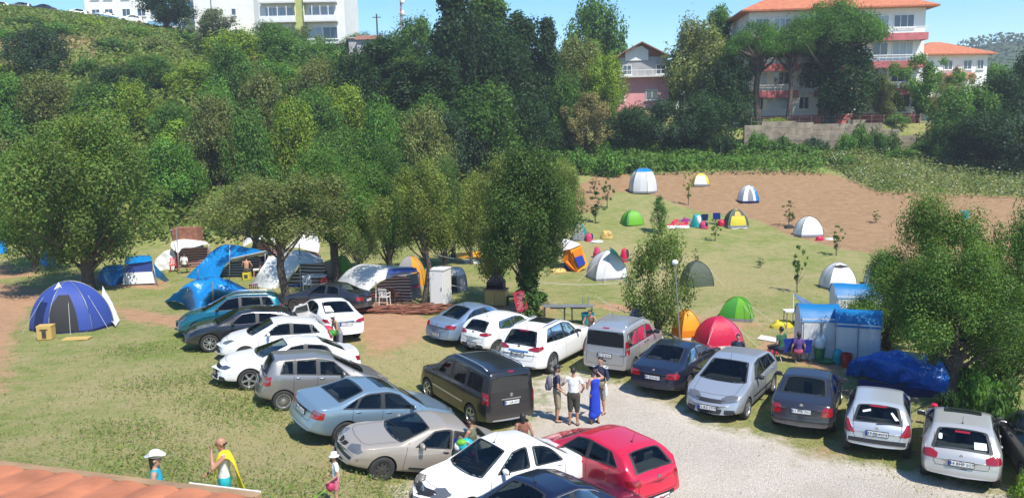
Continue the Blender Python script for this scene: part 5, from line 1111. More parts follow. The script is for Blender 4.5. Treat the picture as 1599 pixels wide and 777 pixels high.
# apartment house behind the pines
zb = 8.45; FH = 3.05
r, w, h = bbox_building('apartment_house', 'white apartment house with pink balconies and orange tiled roof behind the pines', 1166, 1426, 95, 12, zb, zb+4*FH+.9, R(-4))
HW = w/2; b = MB(); b.box((0, 6, (4*FH+.9)/2), (w, 12, 4*FH+.9)); b.build('wall', M['whitew'], r)
b = MB(); b.box((0, -.02, .55), (w+.06, .12, 1.1)); b.build('plinth', M['pinkb'], r)
for k in range(1, 5):
    zf = .9+(k-1)*FH if k > 0 else 0; z = .9+k*FH-FH
for k in range(4):
    z = .9+k*FH
    for (cx, bw) in ((-HW+2.7, 5.4), (HW-3.3, 6.0), (0, 4.5)):
        if k == 0: continue
        bal = MB(); bal.box((cx, -.85, z-.06), (bw, 1.7, .16)); o = bal.build('balcony', M['slabm'], r)
        p = MB(); p.box((cx, -1.66, z+.02-.42), (bw+.02, .10, .80)); p.box((cx-bw/2+.05, -.8, z-.40), (.1, 1.6, .8)); p.box((cx+bw/2-.05, -.8, z-.40), (.1, 1.6, .8)); p.build('parapet', M['pinkb'], o)
        q = MB(); q.tube([(cx-bw/2, -1.68, z+.62), (cx+bw/2, -1.68, z+.62)], .04, 6); q.tube([(cx-bw/2, -1.68, z+.34), (cx+bw/2, -1.68, z+.34)], .025, 6)
        for i in range(9): q.box((cx-bw/2+bw*i/8, -1.68, z+.30), (.04,.04,.6))
        q.build('railing', M['rail'], o)
    for x, ww, pn in ((-HW+1.5,1.6,2),(-HW+3.8,1.9,3),(-HW+6.5,1.2,2),(-1.2,1.5,2),(1.4,1.5,2),(HW-4.9,1.7,2),(HW-2.4,2.3,3)):
        window(r, x, z+.75 if k else z+.9, ww, 1.45, 0, pn, 'pane' if (k+int(x*3)) % 3 else 'curtain')
d_ = MB(); d_.box((-1.0, -.03, 1.9), (1.5, .12, 2.0)); d_.build('door', M['brick'], r)
rf = hip_roof(r, w, 12, 4*FH+.95, 1.1, 3.3, M['tiles'])
for x, y in ((-HW+4, 5), (2.0, 7)): c_ = MB(); c_.box((x, y, 4*FH+4.0), (.7,.7,1.5)); c_.box((x, y, 4*FH+4.8), (.9,.9,.12)); c_.build('chimney', M['brick'], rf)
# low tiled building
r, w, h = bbox_building('tiled_house', 'low white house with orange hipped roof right of the apartment house', 1418, 1530, 118, 9, 12.0, 18, R(3))
b = MB(); b.box((0, 4.5, 3.0), (w, 9, 6.0)); b.build('wall', M['whitew'], r); hip_roof(r, w, 9, 6.05, .9, 2.1, M['tiles'])
for x in (-w*.32, -w*.05, w*.22, w*.40): window(r, x, 3.8, 1.3 if x < w*.3 else 1.0, 1.35, 0, 2)
b = MB(); b.box((w*.05, -.7, 2.9), (4.2, 1.4, .8)); b.build('parapet', mat('orange_render', (.60,.26,.16), .8), r); b = MB(); b.box((-w*.25, 4.3, 8.0), (.8,.8,1.6)); b.build('chimney', M['brick'], r)
# pink house
r, w, h = bbox_building('pink_house', 'pink house with a gabled attic between the trees', 958, 1042, 100, 9, 9.9, 18, R(-6))
b = MB(); b.box((0, 4.5, 2.35), (w, 9, 4.7)); b.build('wall', M['pinkw'], r)
b = MB(); b.box((.3, 4.6, 5.9), (w-1.0, 8.6, 2.4)); b.build('upper_wall', M['greyw'], r)
b = MB(); b.box((.3, 4.2, 4.74), (w+.2, 10.2, .18)); b.build('balcony_slab', M['slabm'], r)
V = [(-w/2-.2,-.6,7.0),(.1,-.6,8.9),(w/2+.1,-.6,7.15),(-w/2-.2,9.2,7.0),(.1,9.2,8.9),(w/2+.1,9.2,7.15)]; V += [(x,y,z-.16) for x,y,z in V]
rf = obj('roof', V, [(0,1,4,3),(1,2,5,4),(6,9,10,7),(7,10,11,8),(0,6,7,1),(1,7,8,2),(3,4,10,9),(4,5,11,10),(0,3,9,6),(2,8,11,5)], M['tiles_old'], r)
g = MB(); g.add([(-w/2+.5,.28,7.1),(w/2-.3,.28,7.1),(.1,.28,8.7)], [(0,1,2)]); g.build('gable', M['brick'], r)
g = MB(); g.prism([(-1.9,.18),(.9,.18),(.9,.26),(-1.9,.26)], 6.7, 7.9); g.add([(-1.9,.2,7.9),(.9,.2,7.9),(.1,.2,8.45),(-.7,.2,8.3)], [(0,1,2,3)]); g.build('attic_panel', M['whitew'], r)
for x, z, ww, hh, y in ((-w/2+.9,1.9,1.0,1.3,0),(w*.2,1.9,1.5,1.3,0),(-w/2+1.7,5.0,1.1,1.2,.3),(w*.36,5.0,1.2,1.2,.3)): window(r, x, z, ww, hh, y, 2, 'pane')
g = MB(); g.tube([(-w/2,-.45,5.5),(w/2,-.45,5.5)], .04, 6)
for i in range(8): g.box((-w/2+w*i/7,-.45,5.1), (.05,.05,.8))
g.build('railing', M['rail'], r)
# houses on the left hilltop
def block(name, label, pxl, pxr, Y, base_py, top_py, m, rz=0, depth=12):
    zc = min(hgt(PX(q, Y).x, Y) for q in (pxl, (pxl+pxr)/2, pxr))-.2; zt_ = PD((pxl+pxr)/2, top_py, Y).z; r, w, h = bbox_building(name, label, pxl, pxr, Y, depth, zc, zt_, rz)
    b = MB(); b.box((0, depth/2, h/2), (w, depth, h)); b.build('wall', m, r); return r, w, h
r, w, h = block('apartment_house', 'blue and white apartment house on the left hilltop with dark windows', 160, 324, 152, 36, -70, M['whitew'])
for k in range(4):
    z = .6+k*3.1
    b = MB(); b.box((w*.28, -.03, z+2.6), (w*.42, .12, .9)); b.build('blue_band', M['bluew'], r)
    for x in (-.40, -.28, -.12, 0.02, .14, .26, .38): window(r, x*w, z+.8, 1.5, 1.4, 0, 2, 'pane')
b = MB(); b.box((-w*.36, -.8, 2.2), (w*.26, 1.6, 4.4)); b.build('annexe', M['greyw'], r)
b = MB(); b.box((-w*.12, -.6, 3.7), (w*.16, 1.4, 1.0)); b.build('blue_balcony', M['bluew'], r)
r, w, h = block('white_house', 'tall blank white house on the hilltop between the blue one and the cream one', 326, 414, 146, 52, -80, M['whitew'], R(6))
window(r, w*.16, 5.2, .8, 1.2, 0, 1); b = MB(); b.box((w*.18, -.05, 1.4), (1.2,.15,2.4)); b.build('door', M['dark'], r); b = MB(); b.tube([(-w*.2,-.3,.5),(-w*.2,-.3,9)], .06, 6); b.build('drain_pipe', M['pole'], r)
r, w, h = block('cream_house', 'cream and white house with olive stair tower and long balconies on the hill', 424, 552, 134, 84, -60, M['whitew'])
b = MB(); b.box((-w*.02, -.35, h/2+1.5), (1.7, .9, h-3)); b.build('stair_tower', M['olivew'], r)
b = MB(); b.box((-w*.27, -.10, 3.9+.0), (w*.44, .3, 3.2)); b.build('cream_wall', M['cream'], r)
b = MB(); b.box((w*.25, -.06, .9), (w*.46, .2, 1.8)); b.build('base_wall', M['olivew'], r)
for k in (0, 1):
    z = 6.3+k*3.0
    for sx, ww in ((-w*.27, w*.42), (w*.23, w*.38)):
        b = MB(); b.box((sx, -.65, z), (ww, 1.3, .2)); o = b.build('balcony', M['slabm'], r)
        p = MB(); p.box((sx, -1.26, z+.5), (ww, .1, .85)); p.build('parapet', M['whitew'], o)
        for i in range(5): q = MB(); q.box((sx-ww/2+ww*i/4, -1.2, z+1.65), (.1,.1,1.5)); q.build('post', M['whitew'], o)
        window(r, sx, z+.9, ww*.8, 1.5, 0, 4, 'curtain')
window(r, w*.14, 3.6, 2.3, 1.9, 0, 2, 'curtain'); window(r, w*.32, 3.6, 2.4, 1.9, 0, 2, 'pane')
for x in (-.30, -.19): window(r, w*x, 4.4, .32, .75, -.26, 1)
b = MB(); b.box((w*.3, -.05, 2.4), (w*.36, .3, .9)); b.build('basement_opening', M['dark'], r)
b = MB(); b.lathe([(.001,-.12),(.3,-.06),(.42,.04)], Matrix.Translation((w/2+.5,-.6,1.8)), n=16); b.tube([(w/2,-.3,1.7),(w/2+.5,-.5,1.8)], .04); b.build('satellite_dish', M['whitew'], r)
r, w, h = block('hill_hut', 'small hut with a dull red roof among the skyline trees', 568, 602, 128, 78, 62, M['greyw'], 0, 4)
V = [(-w/2-.3,-.4,h),(w/2+.3,-.4,h),(w/2+.3,2,h+.9),(-w/2-.3,2,h+.9),(w/2+.3,4.4,h),(-w/2-.3,4.4,h)]; obj('roof', V, [(0,1,2,3),(3,2,4,5)], M['tiles_old'], r)
b = MB(); b.box((0,-.04,1.0), (.8,.12,1.2)); b.build('door', M['whitew'], r)
r, w, h = block('garden_shed', 'grey shed with a rusty sheet roof beside the cream house', 556, 568, 131, 82, 58, M['greyw'], R(12), 4)
b = MB(); b.box((0,2,h+.1), (w+.4,4.6,.14), rx=.15); b.build('roof', mat('rusty_sheet', (.22,.14,.10), .8, noise=(2,.4)), r)
r, w, h = block('roofless_ruin', 'terracotta brick ruin half buried in the bushes of the slope', 402, 416, 100, 112, 94, M['brick'], 0, 2)
b = MB(); b.prism([(-w/2,0),(0,-.3),(w/2,0),(w/2,1),(-w/2,1)], h, h+.5); b.build('broken_top', M['brick'], r)
# hilltop car park: copies of the cars below
def find_root(label):
    for o in bpy.data.objects:
        if o.get('label', '').startswith(label): return o
for src, L, px, Y, deg, lab, py in (('light blue metallic', 4.55, 190, 143, 205, 'silver-blue saloon parked on the hilltop before the grey annexe', 30), ('white small hatch', 3.97, 228, 141, 200, 'small white hatchback parked on the hilltop, right end of the line', 38), ('white rounded hatch', 4.06, 148, 145, 182, 'white rounded hatchback on the hilltop right of the dark one', 22),
   ('dark dusty', 4.3, 0, 0, 0, '', 0), ('dark blue saloon', 4.3, 97, 144, 175, 'dark saloon parked on the hilltop near the blue wall', 16), ('grey compact', 3.85, 62, 145, 190, 'greyish compact car parked on the hilltop', 9), ('white saloon with five', 4.54, 32, 146, 188, 'white saloon at the far left of the hilltop line', 3), ('white off-road', 4.64, 5, 147, 185, 'white off-road car cut by the left edge on the hilltop', 0), ('glossy black', 4.34, 385, 137, 190, 'dark car parked beside the blank white house', 50)):
    o = find_root(src)
    if not o or not lab: continue
    c_ = copy_tree(o); g = PX(px, Y); place_root(c_, L, g.x, Y, deg, lab, 'car', 'cars parked on the hilltop')
    if False: pass
# masts
def pole_obj(name, label, px, py, top, r_=.06, m='pole', cat='pole', extra=None, group=None):
    g = P(px, py); d = ray(px, top); z = CAM_H+d.z*(g.y/d.y); r = empty(name, g, 0, label, cat, group); b = MB(); b.tube([(0,0,-.1),(0,0,z-g.z)], [r_, r_*.8], 8); b.build('shaft', M[m], r, smooth=True); return r, z-g.z
g = PX(600, 130); r = empty('utility_pole', g, 0, 'wooden utility pole on the skyline', 'pole'); zt_ = PD(600, 22, 130).z-g.z; b = MB(); b.tube([(0,0,-.2),(0,0,zt_)], [.16,.11], 8); b.build('shaft', M['barkdark'], r); b = MB(); b.box((0,0,zt_-.5), (1.3,.12,.12)); b.build('cross_arm', M['barkdark'], r)
g = PX(637, 133); r = empty('antenna_mast', g, 0, 'tall antenna mast with dishes above the skyline trees', 'mast'); zt_ = PD(637, -6, 133).z-g.z; b = MB()
for a in range(3): b.tube([(.5*math.cos(a*2.09),.5*math.sin(a*2.09),-.2),(.06*math.cos(a*2.09),.06*math.sin(a*2.09),zt_)], .05, 5)
for k in range(14):
    z = zt_*k/14; q = .5*(1-k/15)
    for a in range(3): b.tube([(q*math.cos(a*2.09),q*math.sin(a*2.09),z),(q*.93*math.cos((a+1)*2.09),q*.93*math.sin((a+1)*2.09),z+zt_/14)], .03, 4)
b.build('lattice', mat('mast_paint', (.35,.12,.12), .6), r)
for z in (.93, .78): b = MB(); b.ball((.35,-.2,zt_*z), (.35,.2,.45), 10, 7); b.build('dish', M['whitew'], r)
# retaining wall along the terrace
xa, xb = PX(1159, 86.3, 0).x, PX(1424, 86.3, 0).x; V = []; F = []
r = empty('retaining_wall', ((xa+xb)/2, 86.0, 8), 0, 'weathered concrete retaining wall below the pine terrace', 'wall'); n = 10
for i in range(n):
    x0 = xa+(xb-xa)*i/n-(xa+xb)/2; x1 = x0+(xb-xa)/n-.015; lo = hgt(x0+(xa+xb)/2, 85.6)-8.6; top = .55 + (.35 if i in (1,2,6) else 0) + (.2 if i == 3 else 0) - (.0 if i < 8 else .7*(i-7))
    b = MB(); k = 6
    for j in range(k): z0 = lo+(top-lo)*j/k; b.box(((x0+x1)/2, .2+.012*((i*3+j) % 3), (z0+z0+(top-lo)/k)/2), (x1-x0, .5, (top-lo)/k-.03))
    b.build('wall_panel', M['conc'], r)
r = empty('wire_fence', (PX(1300,87.2,0).x, 87.4, 8.4), 0, 'thin metal railing along the top of the terrace', 'fence'); b = MB()
for i in range(15): b = MB(); b.tube([(-9+i*1.3,0,-.2),(-9+i*1.3,0,1.0)], .03, 5); b.build('post', M['conc'], r)
b = MB(); b.tube([(-9,0,.9),(9.2,0,.9)], .012, 5); b.tube([(-9,0,.5),(9.2,0,.5)], .012, 5); b.build('rail', M['conc'], r)
# far wooded hill and the plain
def far_hill():
    xs = np.linspace(150, 520, 60); ys = np.linspace(330, 620, 30); V = []; F = []
    for y in ys:
        for x in xs:
            q = math.exp(-((x-330)/95)**2-((y-440)/90)**2)*44 + math.exp(-((x-250)/60)**2-((y-470)/60)**2)*18; V.append((x, y, 5+q+4*mn.noise(Vector((x*.03,y*.03,0)))))
    nx = len(xs)
    F = [(j*nx+i, j*nx+i+1, (j+1)*nx+i+1, (j+1)*nx+i) for j in range(len(ys)-1) for i in range(nx-1)]
    o = obj('hills', V, F, mat('hill_green', (.05,.075,.03), .95, noise=(.05,.3)), smooth=True); tag(o, 'distant wooded hill beyond the right edge', 'hill', kind='structure')
    rs = np.random.RandomState(4); n = 26000; i = rs.randint(0, len(V), n); P_ = np.array(V)[i]+np.stack([rs.uniform(-4,4,n), rs.uniform(-6,6,n), rs.uniform(0,5,n)], 1); nr = rs.normal(size=(n,3)); nr[:,2] = abs(nr[:,2])+.5
    me = leaves_mesh('woods', P_, nr, 2.6, 5, shade=.75+.5*np.array([mn.noise(Vector((p[0]*.05,p[1]*.05,1)))*.5+.5 for p in P_])); o = bpy.data.objects.new('woods', me); C.objects.link(o); o.color = (.062,.095,.05,1); tag(o, 'far-off woods covering the distant hill', 'woods', kind='stuff')
far_hill()
V = [(-3500,232,4.5),(3500,232,4.5),(3500,4000,4.5),(-3500,4000,4.5)]; tag(obj('far_plain', V, [(0,1,2,3)], mat('plain_green', (.07,.09,.04), .95, noise=(.01,.3))), 'green plain beyond the camp reaching the horizon', 'land', kind='structure')
# terracotta roof under the viewpoint
def PZ(px, py, z): d = ray(px, py); return Vector((0,0,CAM_H))+d*((z-CAM_H)/d.z)
A, B = PZ(-170, 713, 7.2), PZ(400, 786, 7.2); e = (B-A); LN = e.length; e.normalize(); inw = Vector((e.y, -e.x, 0)) if Vector((e.y, -e.x, 0)).y < 0 else Vector((-e.y, e.x, 0))
r = empty('tiled_roof', A, math.atan2(e.y, e.x), 'orange clay tiled roof edge in the bottom left corner', 'roof')
def roof_sheet():
    V = []; F = []; ns, nt_ = 260, 40; sg = -1
    for j in range(nt_+1):
        t = 2.6*j/nt_; crs = (t/.33) % 1
        for i in range(ns+1):
            s_ = -1.0+(LN+1.0)*i/ns; ph = (s_/.17) % 1; z = .16*t + .014*abs(math.sin(math.pi*ph))**.7 + .022*(1-crs) + .006*mn.noise(Vector((s_*3,t*3,0))); V.append((s_, -t, z))
    for j in range(nt_):
        for i in range(ns): F.append((j*(ns+1)+i, j*(ns+1)+i+1, (j+1)*(ns+1)+i+1, (j+1)*(ns+1)+i))
    return V, F
V, F = roof_sheet(); m = mat('clay_tiles', (.40,.145,.07), .85, noise=(5,.28), bump=(30,.5,.01)); obj('tile_covering', V, F, m, r, smooth=True, sharp=40)
b = MB(); b.box((LN/2-.5, -1.3, -.06), (LN+1.0, 2.6, .10)); b.box((LN/2-.5, .02, -.05), (LN+1.0, .05, .16)); b.build('eaves_board', M['wood'], r)
b = MB(); b.box((LN-.19, .05, .03), (.36, .006, .006)); b.build('metal_flashing', M['whitew'], r)
b = MB(); b.box((LN/2-.8, -1.5, -3.6), (LN+.2, 1.8, 7.0)); b.build('wall', M['whitew'], r)
# ---------------------------------------------------------------- camp: fabric materials
def fabric(name, col, rough=.55, sheen=0., wr=(6,.8,.05), trans=.25, spec=.4):
    m = mat(name, col, rough, 0, spec, bump=wr); nt = m.node_tree; b = nt.nodes['Principled BSDF']; out = nt.nodes['Material Output']
    t = nt.nodes.new('ShaderNodeBsdfTranslucent'); t.inputs[0].default_value = tuple(min(1, c*1.1) for c in col)+(1,); mx = nt.nodes.new('ShaderNodeMixShader'); mx.inputs[0].default_value = trans
    nt.links.new(b.outputs[0], mx.inputs[1]); nt.links.new(t.outputs[0], mx.inputs[2]); nt.links.new(mx.outputs[0], out.inputs[0]); return m
M.update(tarpblue=fabric('blue_tarpaulin', (.008,.22,.58), .28, wr=(5,.9,.08), spec=.7, trans=.15), tarpdeep=fabric('deep_blue_tarpaulin', (.006,.13,.55), .3, wr=(4,.9,.09), spec=.6, trans=.1), tarpwhite=fabric('white_tarpaulin', (.74,.74,.72), .5, wr=(3,.6,.06), trans=.2), navyfab=fabric('blue_tent_fabric', (.05,.09,.36), .5, wr=(4,.4,.03)), navydark=fabric('dark_blue_fabric', (.012,.02,.10), .5),
  whitefab=fabric('white_fabric', (.80,.80,.79), .5, wr=(4,.4,.03)), silver=fabric('silver_fabric', (.55,.55,.56), .35, wr=(3,.6,.04), trans=.05), greyfab=fabric('grey_fabric', (.28,.28,.30), .6, wr=(4,.5,.03)), lime=fabric('lime_fabric', (.16,.46,.03), .5, wr=(4,.5,.03)), greenf=fabric('green_fabric', (.05,.27,.03), .5, wr=(4,.5,.03)), teal=fabric('teal_fabric', (.01,.28,.24), .5),
  redf=fabric('red_fabric', (.60,.015,.07), .5, wr=(3,.6,.04)), orange=fabric('orange_fabric', (.72,.22,.012), .5, wr=(4,.4,.03)), amber=fabric('amber_fabric', (.80,.36,.02), .5, wr=(4,.4,.03)), yellow=fabric('yellow_fabric', (.72,.60,.05), .55), mesh=fabric('green_mesh', (.07,.09,.06), .7, trans=.1), royal=fabric('royal_blue_fabric', (.02,.05,.36), .55), olivef=fabric('olive_fabric', (.26,.27,.10), .6), pinkf=fabric('pink_fabric', (.6,.06,.16), .6),
  plwhite=mat('white_plastic', (.72,.72,.70), .4), plred=mat('red_plastic', (.45,.03,.03), .4), crate=mat('yellow_crate', (.50,.34,.10), .6), soot=mat('sooty_metal', (.06,.04,.035), .7, noise=(5,.3)), board=mat('red_board', (.38,.03,.05), .6), rope=mat('rope', (.5,.5,.45), .8), plgreen=mat('green_plastic', (.02,.22,.08), .4), plteal=mat('teal_plastic', (.01,.33,.36), .4), brownf=fabric('brown_fabric', (.12,.05,.035), .8))
def striped(name, c1, c2, pitch=.16):
    m = mat(name, c1, .8); nt = m.node_tree; N = nt.nodes.new; Lk = nt.links.new; b = nt.nodes['Principled BSDF']; g = N('ShaderNodeNewGeometry'); s_ = N('ShaderNodeSeparateXYZ'); Lk(g.outputs['Position'], s_.inputs[0])
    n = N('ShaderNodeTexNoise'); n.inputs['Scale'].default_value = .8; Lk(g.outputs['Position'], n.inputs['Vector']); a = N('ShaderNodeMath'); a.operation = 'MULTIPLY_ADD'; a.inputs[1].default_value = .18; Lk(n.outputs[0], a.inputs[0]); Lk(s_.outputs['Z'], a.inputs[2])
    d = N('ShaderNodeMath'); d.operation = 'DIVIDE'; d.inputs[1].default_value = pitch; Lk(a.outputs[0], d.inputs[0]); f = N('ShaderNodeMath'); f.operation = 'FRACT'; Lk(d.outputs[0], f.inputs[0]); t = N('ShaderNodeMath'); t.operation = 'GREATER_THAN'; t.inputs[1].default_value = .62; Lk(f.outputs[0], t.inputs[0])
    x = N('ShaderNodeMix'); x.data_type = 'RGBA'; x.inputs[6].default_value = c1+(1,); x.inputs[7].default_value = c2+(1,); Lk(t.outputs[0], x.inputs[0]); Lk(x.outputs[2], b.inputs['Base Color']); return m
M['stripebrown'] = striped('brown_striped_canvas', (.09,.035,.03), (.50,.42,.36)); M['stripered'] = striped('red_striped_canvas', (.16,.03,.03), (.42,.32,.28)); M['stripedark'] = striped('dark_striped_canvas', (.025,.03,.04), (.34,.34,.34)); M['stripetan'] = striped('tan_striped_canvas', (.10,.06,.04), (.58,.52,.44), .2)
GT = 'tents pitched on the meadow'
def smooth_grid(G, sub=6):
    """G: rows of control points -> finely interpolated grid (Catmull-Rom both ways)"""
    def cr(p, k):
        out = []; n = len(p)
        for i in range(n-1):
            a, b, c, d = p[max(i-1,0)], p[i], p[i+1], p[min(i+2,n-1)]
            for j in range(k):
                t = j/k; out.append(.5*((2*b)+(c-a)*t+(2*a-5*b+4*c-d)*t*t+(3*b-a-3*c+d)*t*t*t)*1.0)
        out.append(p[-1]); return out
    rows = [cr([Vector(q) for q in r], sub) for r in G]; cols = [cr([rows[i][j] for i in range(len(rows))], sub) for j in range(len(rows[0]))]
    return [[cols[j][i] for j in range(len(cols))] for i in range(len(cols[0]))]
def sheet(name, G, m, parent, sub=6, wr=.05, seed=0, freq=1.6, th=.006, label=None):
    g = smooth_grid(G, sub); nr, nc = len(g), len(g[0]); V = []
    for i in range(nr):
        for j in range(nc):
            a = g[min(i+1,nr-1)][j]-g[max(i-1,0)][j]; b = g[i][min(j+1,nc-1)]-g[i][max(j-1,0)]; n = a.cross(b); n = n.normalized() if n.length > 1e-8 else Vector((0,0,1)); p = g[i][j]
            V.append(p + n*wr*(mn.noise(Vector((p.x*freq+seed, p.y*freq, p.z*freq)))+.6*abs(mn.noise(Vector((p.x*freq*2.3, p.y*freq*2.3+seed, p.z*freq*2.3))))))
    inv = parent.matrix_world.inverted() if parent else Matrix(); inv = Matrix.Translation(-parent.location) if parent else inv
    V = [inv @ v for v in V]
    F = [(i*nc+j, i*nc+j+1, (i+1)*nc+j+1, (i+1)*nc+j) for i in range(nr-1) for j in range(nc-1)]
    return obj(name, V, F, m, parent, smooth=True, sharp=60, label=label)
def K(px, py, dy=None, Y0=None):                     # camp control point: on the ground, or on the line of sight at Y0+dy
    return P(px, py) if dy is None else PD(px, py, Y0+dy)
def croot(name, label, px, py, cat='tent', group=GT): return empty(name, P(px, py), 0, label, cat, group)
def post(parent, a, b, r_=.03, name='pole', m='pole'):
    o_ = parent.location; t = MB(); t.tube([Vector(a)-o_, Vector(b)-o_], r_, 6); return t.build(name, M[m], parent, smooth=True)
def quadwall(name, pts, m, parent, th=.04):
    o_ = parent.location; p = [Vector(q)-o_ for q in pts]; n = (p[1]-p[0]).cross(p[-1]-p[0]).normalized()*th; V = p+[q+n for q in p]; k = len(p)
    return obj(name, V, [tuple(range(k))[::-1], tuple(range(k, 2*k))]+[(i,(i+1)%k,k+(i+1)%k,k+i) for i in range(k)], m, parent)
# ---- dome tents
def dome(px, py, wpx, hpx, label, mats, rot=0., N=4, dep=1.0, colf=None, door=None, doorm='dark', poles='pole', strip=None, name='dome_tent', group=GT, sag=.10, pw=1.12, round_=.38, wf=1.0, asym=0., loc=None):
    g = P(px, py) if loc is None else loc; Wd = wpx/F_PX*g.y*wf; H = hpx/F_PX*g.y*1.03; kf = 1.12 if N == 4 else 1.0; rx, ry = Wd/2*kf, Wd/2*dep*.94*kf; c = Vector((g.x*(1+ry*.8/g.y), g.y+ry*.8, 0)); c.z = hgt(c.x, c.y); c.z = min(c.z, g.z+.12)
    r = empty(name, c, rot, label, 'tent', group); nth, nph = 48, 14; V = []; F = []; mi = []
    def rad(t):                                      # rounded polygon with N corners at angle pi/N offsets
        a = (t-math.pi/N) % (2*math.pi/N); a = a-math.pi/N; poly = math.cos(math.pi/N)/math.cos(a); return poly*(1-round_)+round_*.93
    for i in range(nph+1):
        ph = math.pi/2*i/nph
        for j in range(nth):
            t = 2*math.pi*j/nth; a = ((t-math.pi/N) % (2*math.pi/N))/(2*math.pi/N); s_ = 1-sag*math.sin(math.pi*a)*math.sin(2*ph)**.8
            q = math.cos(ph)**pw*rad(t)*s_; V.append((rx*q*math.cos(t)+asym*rx*math.sin(ph)**2, ry*q*math.sin(t), H*math.sin(ph)**.92*(s_*.3+.7)-.02))
    for i in range(nph):
        for j in range(nth):
            F.append((i*nth+j, i*nth+(j+1)%nth, (i+1)*nth+(j+1)%nth, (i+1)*nth+j)); mi.append(colf((j+.5)/nth*360, (i+.5)/nph) if colf else 0)
    obj('canopy', V, F, [M[k] for k in mats], r, smooth=True, sharp=35, mi=mi)
    def S_(t, f, off=.012):
        t = t/360*nth; i = f*nph; j0, i0 = int(math.floor(t)), min(int(i), nph-1); u, v = t-j0, i-i0
        q = lambda a, b: Vector(V[a*nth+b % nth]); p = q(i0,j0).lerp(q(i0,j0+1), u).lerp(q(i0+1,j0).lerp(q(i0+1,j0+1), u), v); n = Vector((p.x/rx**2, p.y/ry**2, p.z/H**2)).normalized(); return p+n*off
    if door:
        t0, t1, f0, f1 = door; n = 8; VV = [S_(t0+(t1-t0)*(.5+(a/n-.5)*(1-.45*(b/n)**3)), f0+(f1-f0)*b/n, .02) for b in range(n+1) for a in range(n+1)]
        obj('door', VV, [(b*(n+1)+a, b*(n+1)+a+1, (b+1)*(n+1)+a+1, (b+1)*(n+1)+a) for b in range(n) for a in range(n)], M[doorm], r, smooth=True)
    for k in range(N//2 if N % 2 == 0 else N):
        t0 = 360/N*(k+.5) - (180/N if False else 0); t0 = 180/N+360/N*k
        pts = [S_(t0, f, .018) for f in np.linspace(0, .97, 10)] + [S_(t0+180, f, .018) for f in np.linspace(.97, 0, 10)]
        m = MB(); m.tube(pts, .014, 5); m.build('tent_pole', M[poles], r, smooth=True)
    if strip:
        m = MB(); pts = [Vector(V[j]) for j in range(nth)]+[Vector(V[0])]
        for a, b in zip(pts[:-1], pts[1:]): a_, b_ = a*1.015, b*1.015; a_.z = b_.z = -.03; m.add([a_, b_, b_*1.0+Vector((0,0,.16)), a_+Vector((0,0,.16))], [(0,1,2,3)])
        m.build('groundsheet_edge', M[strip], r)
    return r, S_
def guys(r, S_, angs, f=.5, out=.9, sp=True):
    for a in angs:
        p = S_(a, f); q = Vector((p.x, p.y, 0)); q = q*(1+out/max(.3, q.length)); w = r.matrix_basis @ q; q.z = hgt(w.x, w.y)-r.location.z
        m = MB(); m.tube([p, q], .008, 4); m.build('guy_line', M['rope'], r)
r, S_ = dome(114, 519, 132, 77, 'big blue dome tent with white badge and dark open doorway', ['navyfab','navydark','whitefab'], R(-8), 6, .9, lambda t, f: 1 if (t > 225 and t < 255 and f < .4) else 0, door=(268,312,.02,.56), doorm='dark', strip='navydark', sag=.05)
m = MB(); p = S_(262, .72, .03); m.add([p+Vector((-.22,0,-.14)), p+Vector((.24,0,-.12)), p+Vector((.02,.06,.22))], [(0,1,2)]); m.build('badge', M['plwhite'], r); guys(r, S_, (190, 225, 300, 350))
sheet('side_flap', [[P(158,474)+Vector((0,.3,.9)), P(168,488)+Vector((0,.4,.55)), P(182,504)+Vector((0,.3,.05))],[P(160,500)+Vector((0,0,.5)), P(170,506)+Vector((0,0,.3)), P(180,512)+Vector((0,0,.05))]], M['tarpwhite'], None); bpy.data.objects[-1].name if False else None
for o in list(bpy.data.objects):
    if o.name == 'side_flap' and o.parent is None:
        o.name = 'white_tarp'; tag(o, 'white tarp hanging off the right side of the blue dome tent', 'tarp')
r, S_ = dome(1004, 303, 47, 37, 'large white and grey dome tent with blue roof at the top of the field', ['whitefab','tarpblue','silver'], .2, 6, .9, lambda t, f: 1 if f > .62 else (2 if int(t/60) % 2 else 0), strip='greyfab', poles='greyfab', sag=.06, pw=.72)
r, S_ = dome(1094, 292, 32, 19, 'pale yellow and white tent below the shrub belt', ['yellow','whitefab'], 0, 4, .8, lambda t, f: 1 if 225 < t < 300 and f < .6 else 0, strip='greyfab')
r, S_ = dome(1168, 318, 35, 26, 'small white dome with a blue side and grey door', ['whitefab','tarpblue'], .15, 4, .8, lambda t, f: 1 if (t < 60 or t > 302) else 0, door=(250,284,.05,.6), doorm='greyfab', strip='navydark')
r, S_ = dome(1149, 357, 42, 27, 'dark green dome tent with a yellow front and yellow top', ['mesh','yellow','amber'], 0, 4, .9, lambda t, f: 1 if (235 < t < 305 and f < .45) or f > .86 else (2 if 250 < t < 290 and f < .75 else 0), strip='greyfab')
r, S_ = dome(1262, 371, 48, 30, 'white dome tent with a vertical black seam at the edge of the earth', ['whitefab'], .1, 4, .8, strip='greyfab', poles='black'); guys(r, S_, (200, 330))
r, S_ = dome(987, 353, 38, 22, 'low lime green dome tent in the middle of the field', ['lime','greenf'], .3, 4, .85, lambda t, f: 1 if 180 < t < 235 else 0)
r, S_ = dome(905, 376, 31, 26, 'grey dome tent with a green right side', ['greyfab','teal'], 0, 4, .9, lambda t, f: 1 if (t < 62 or t > 300) else 0, door=(232,272,.02,.6), doorm='greyfab')
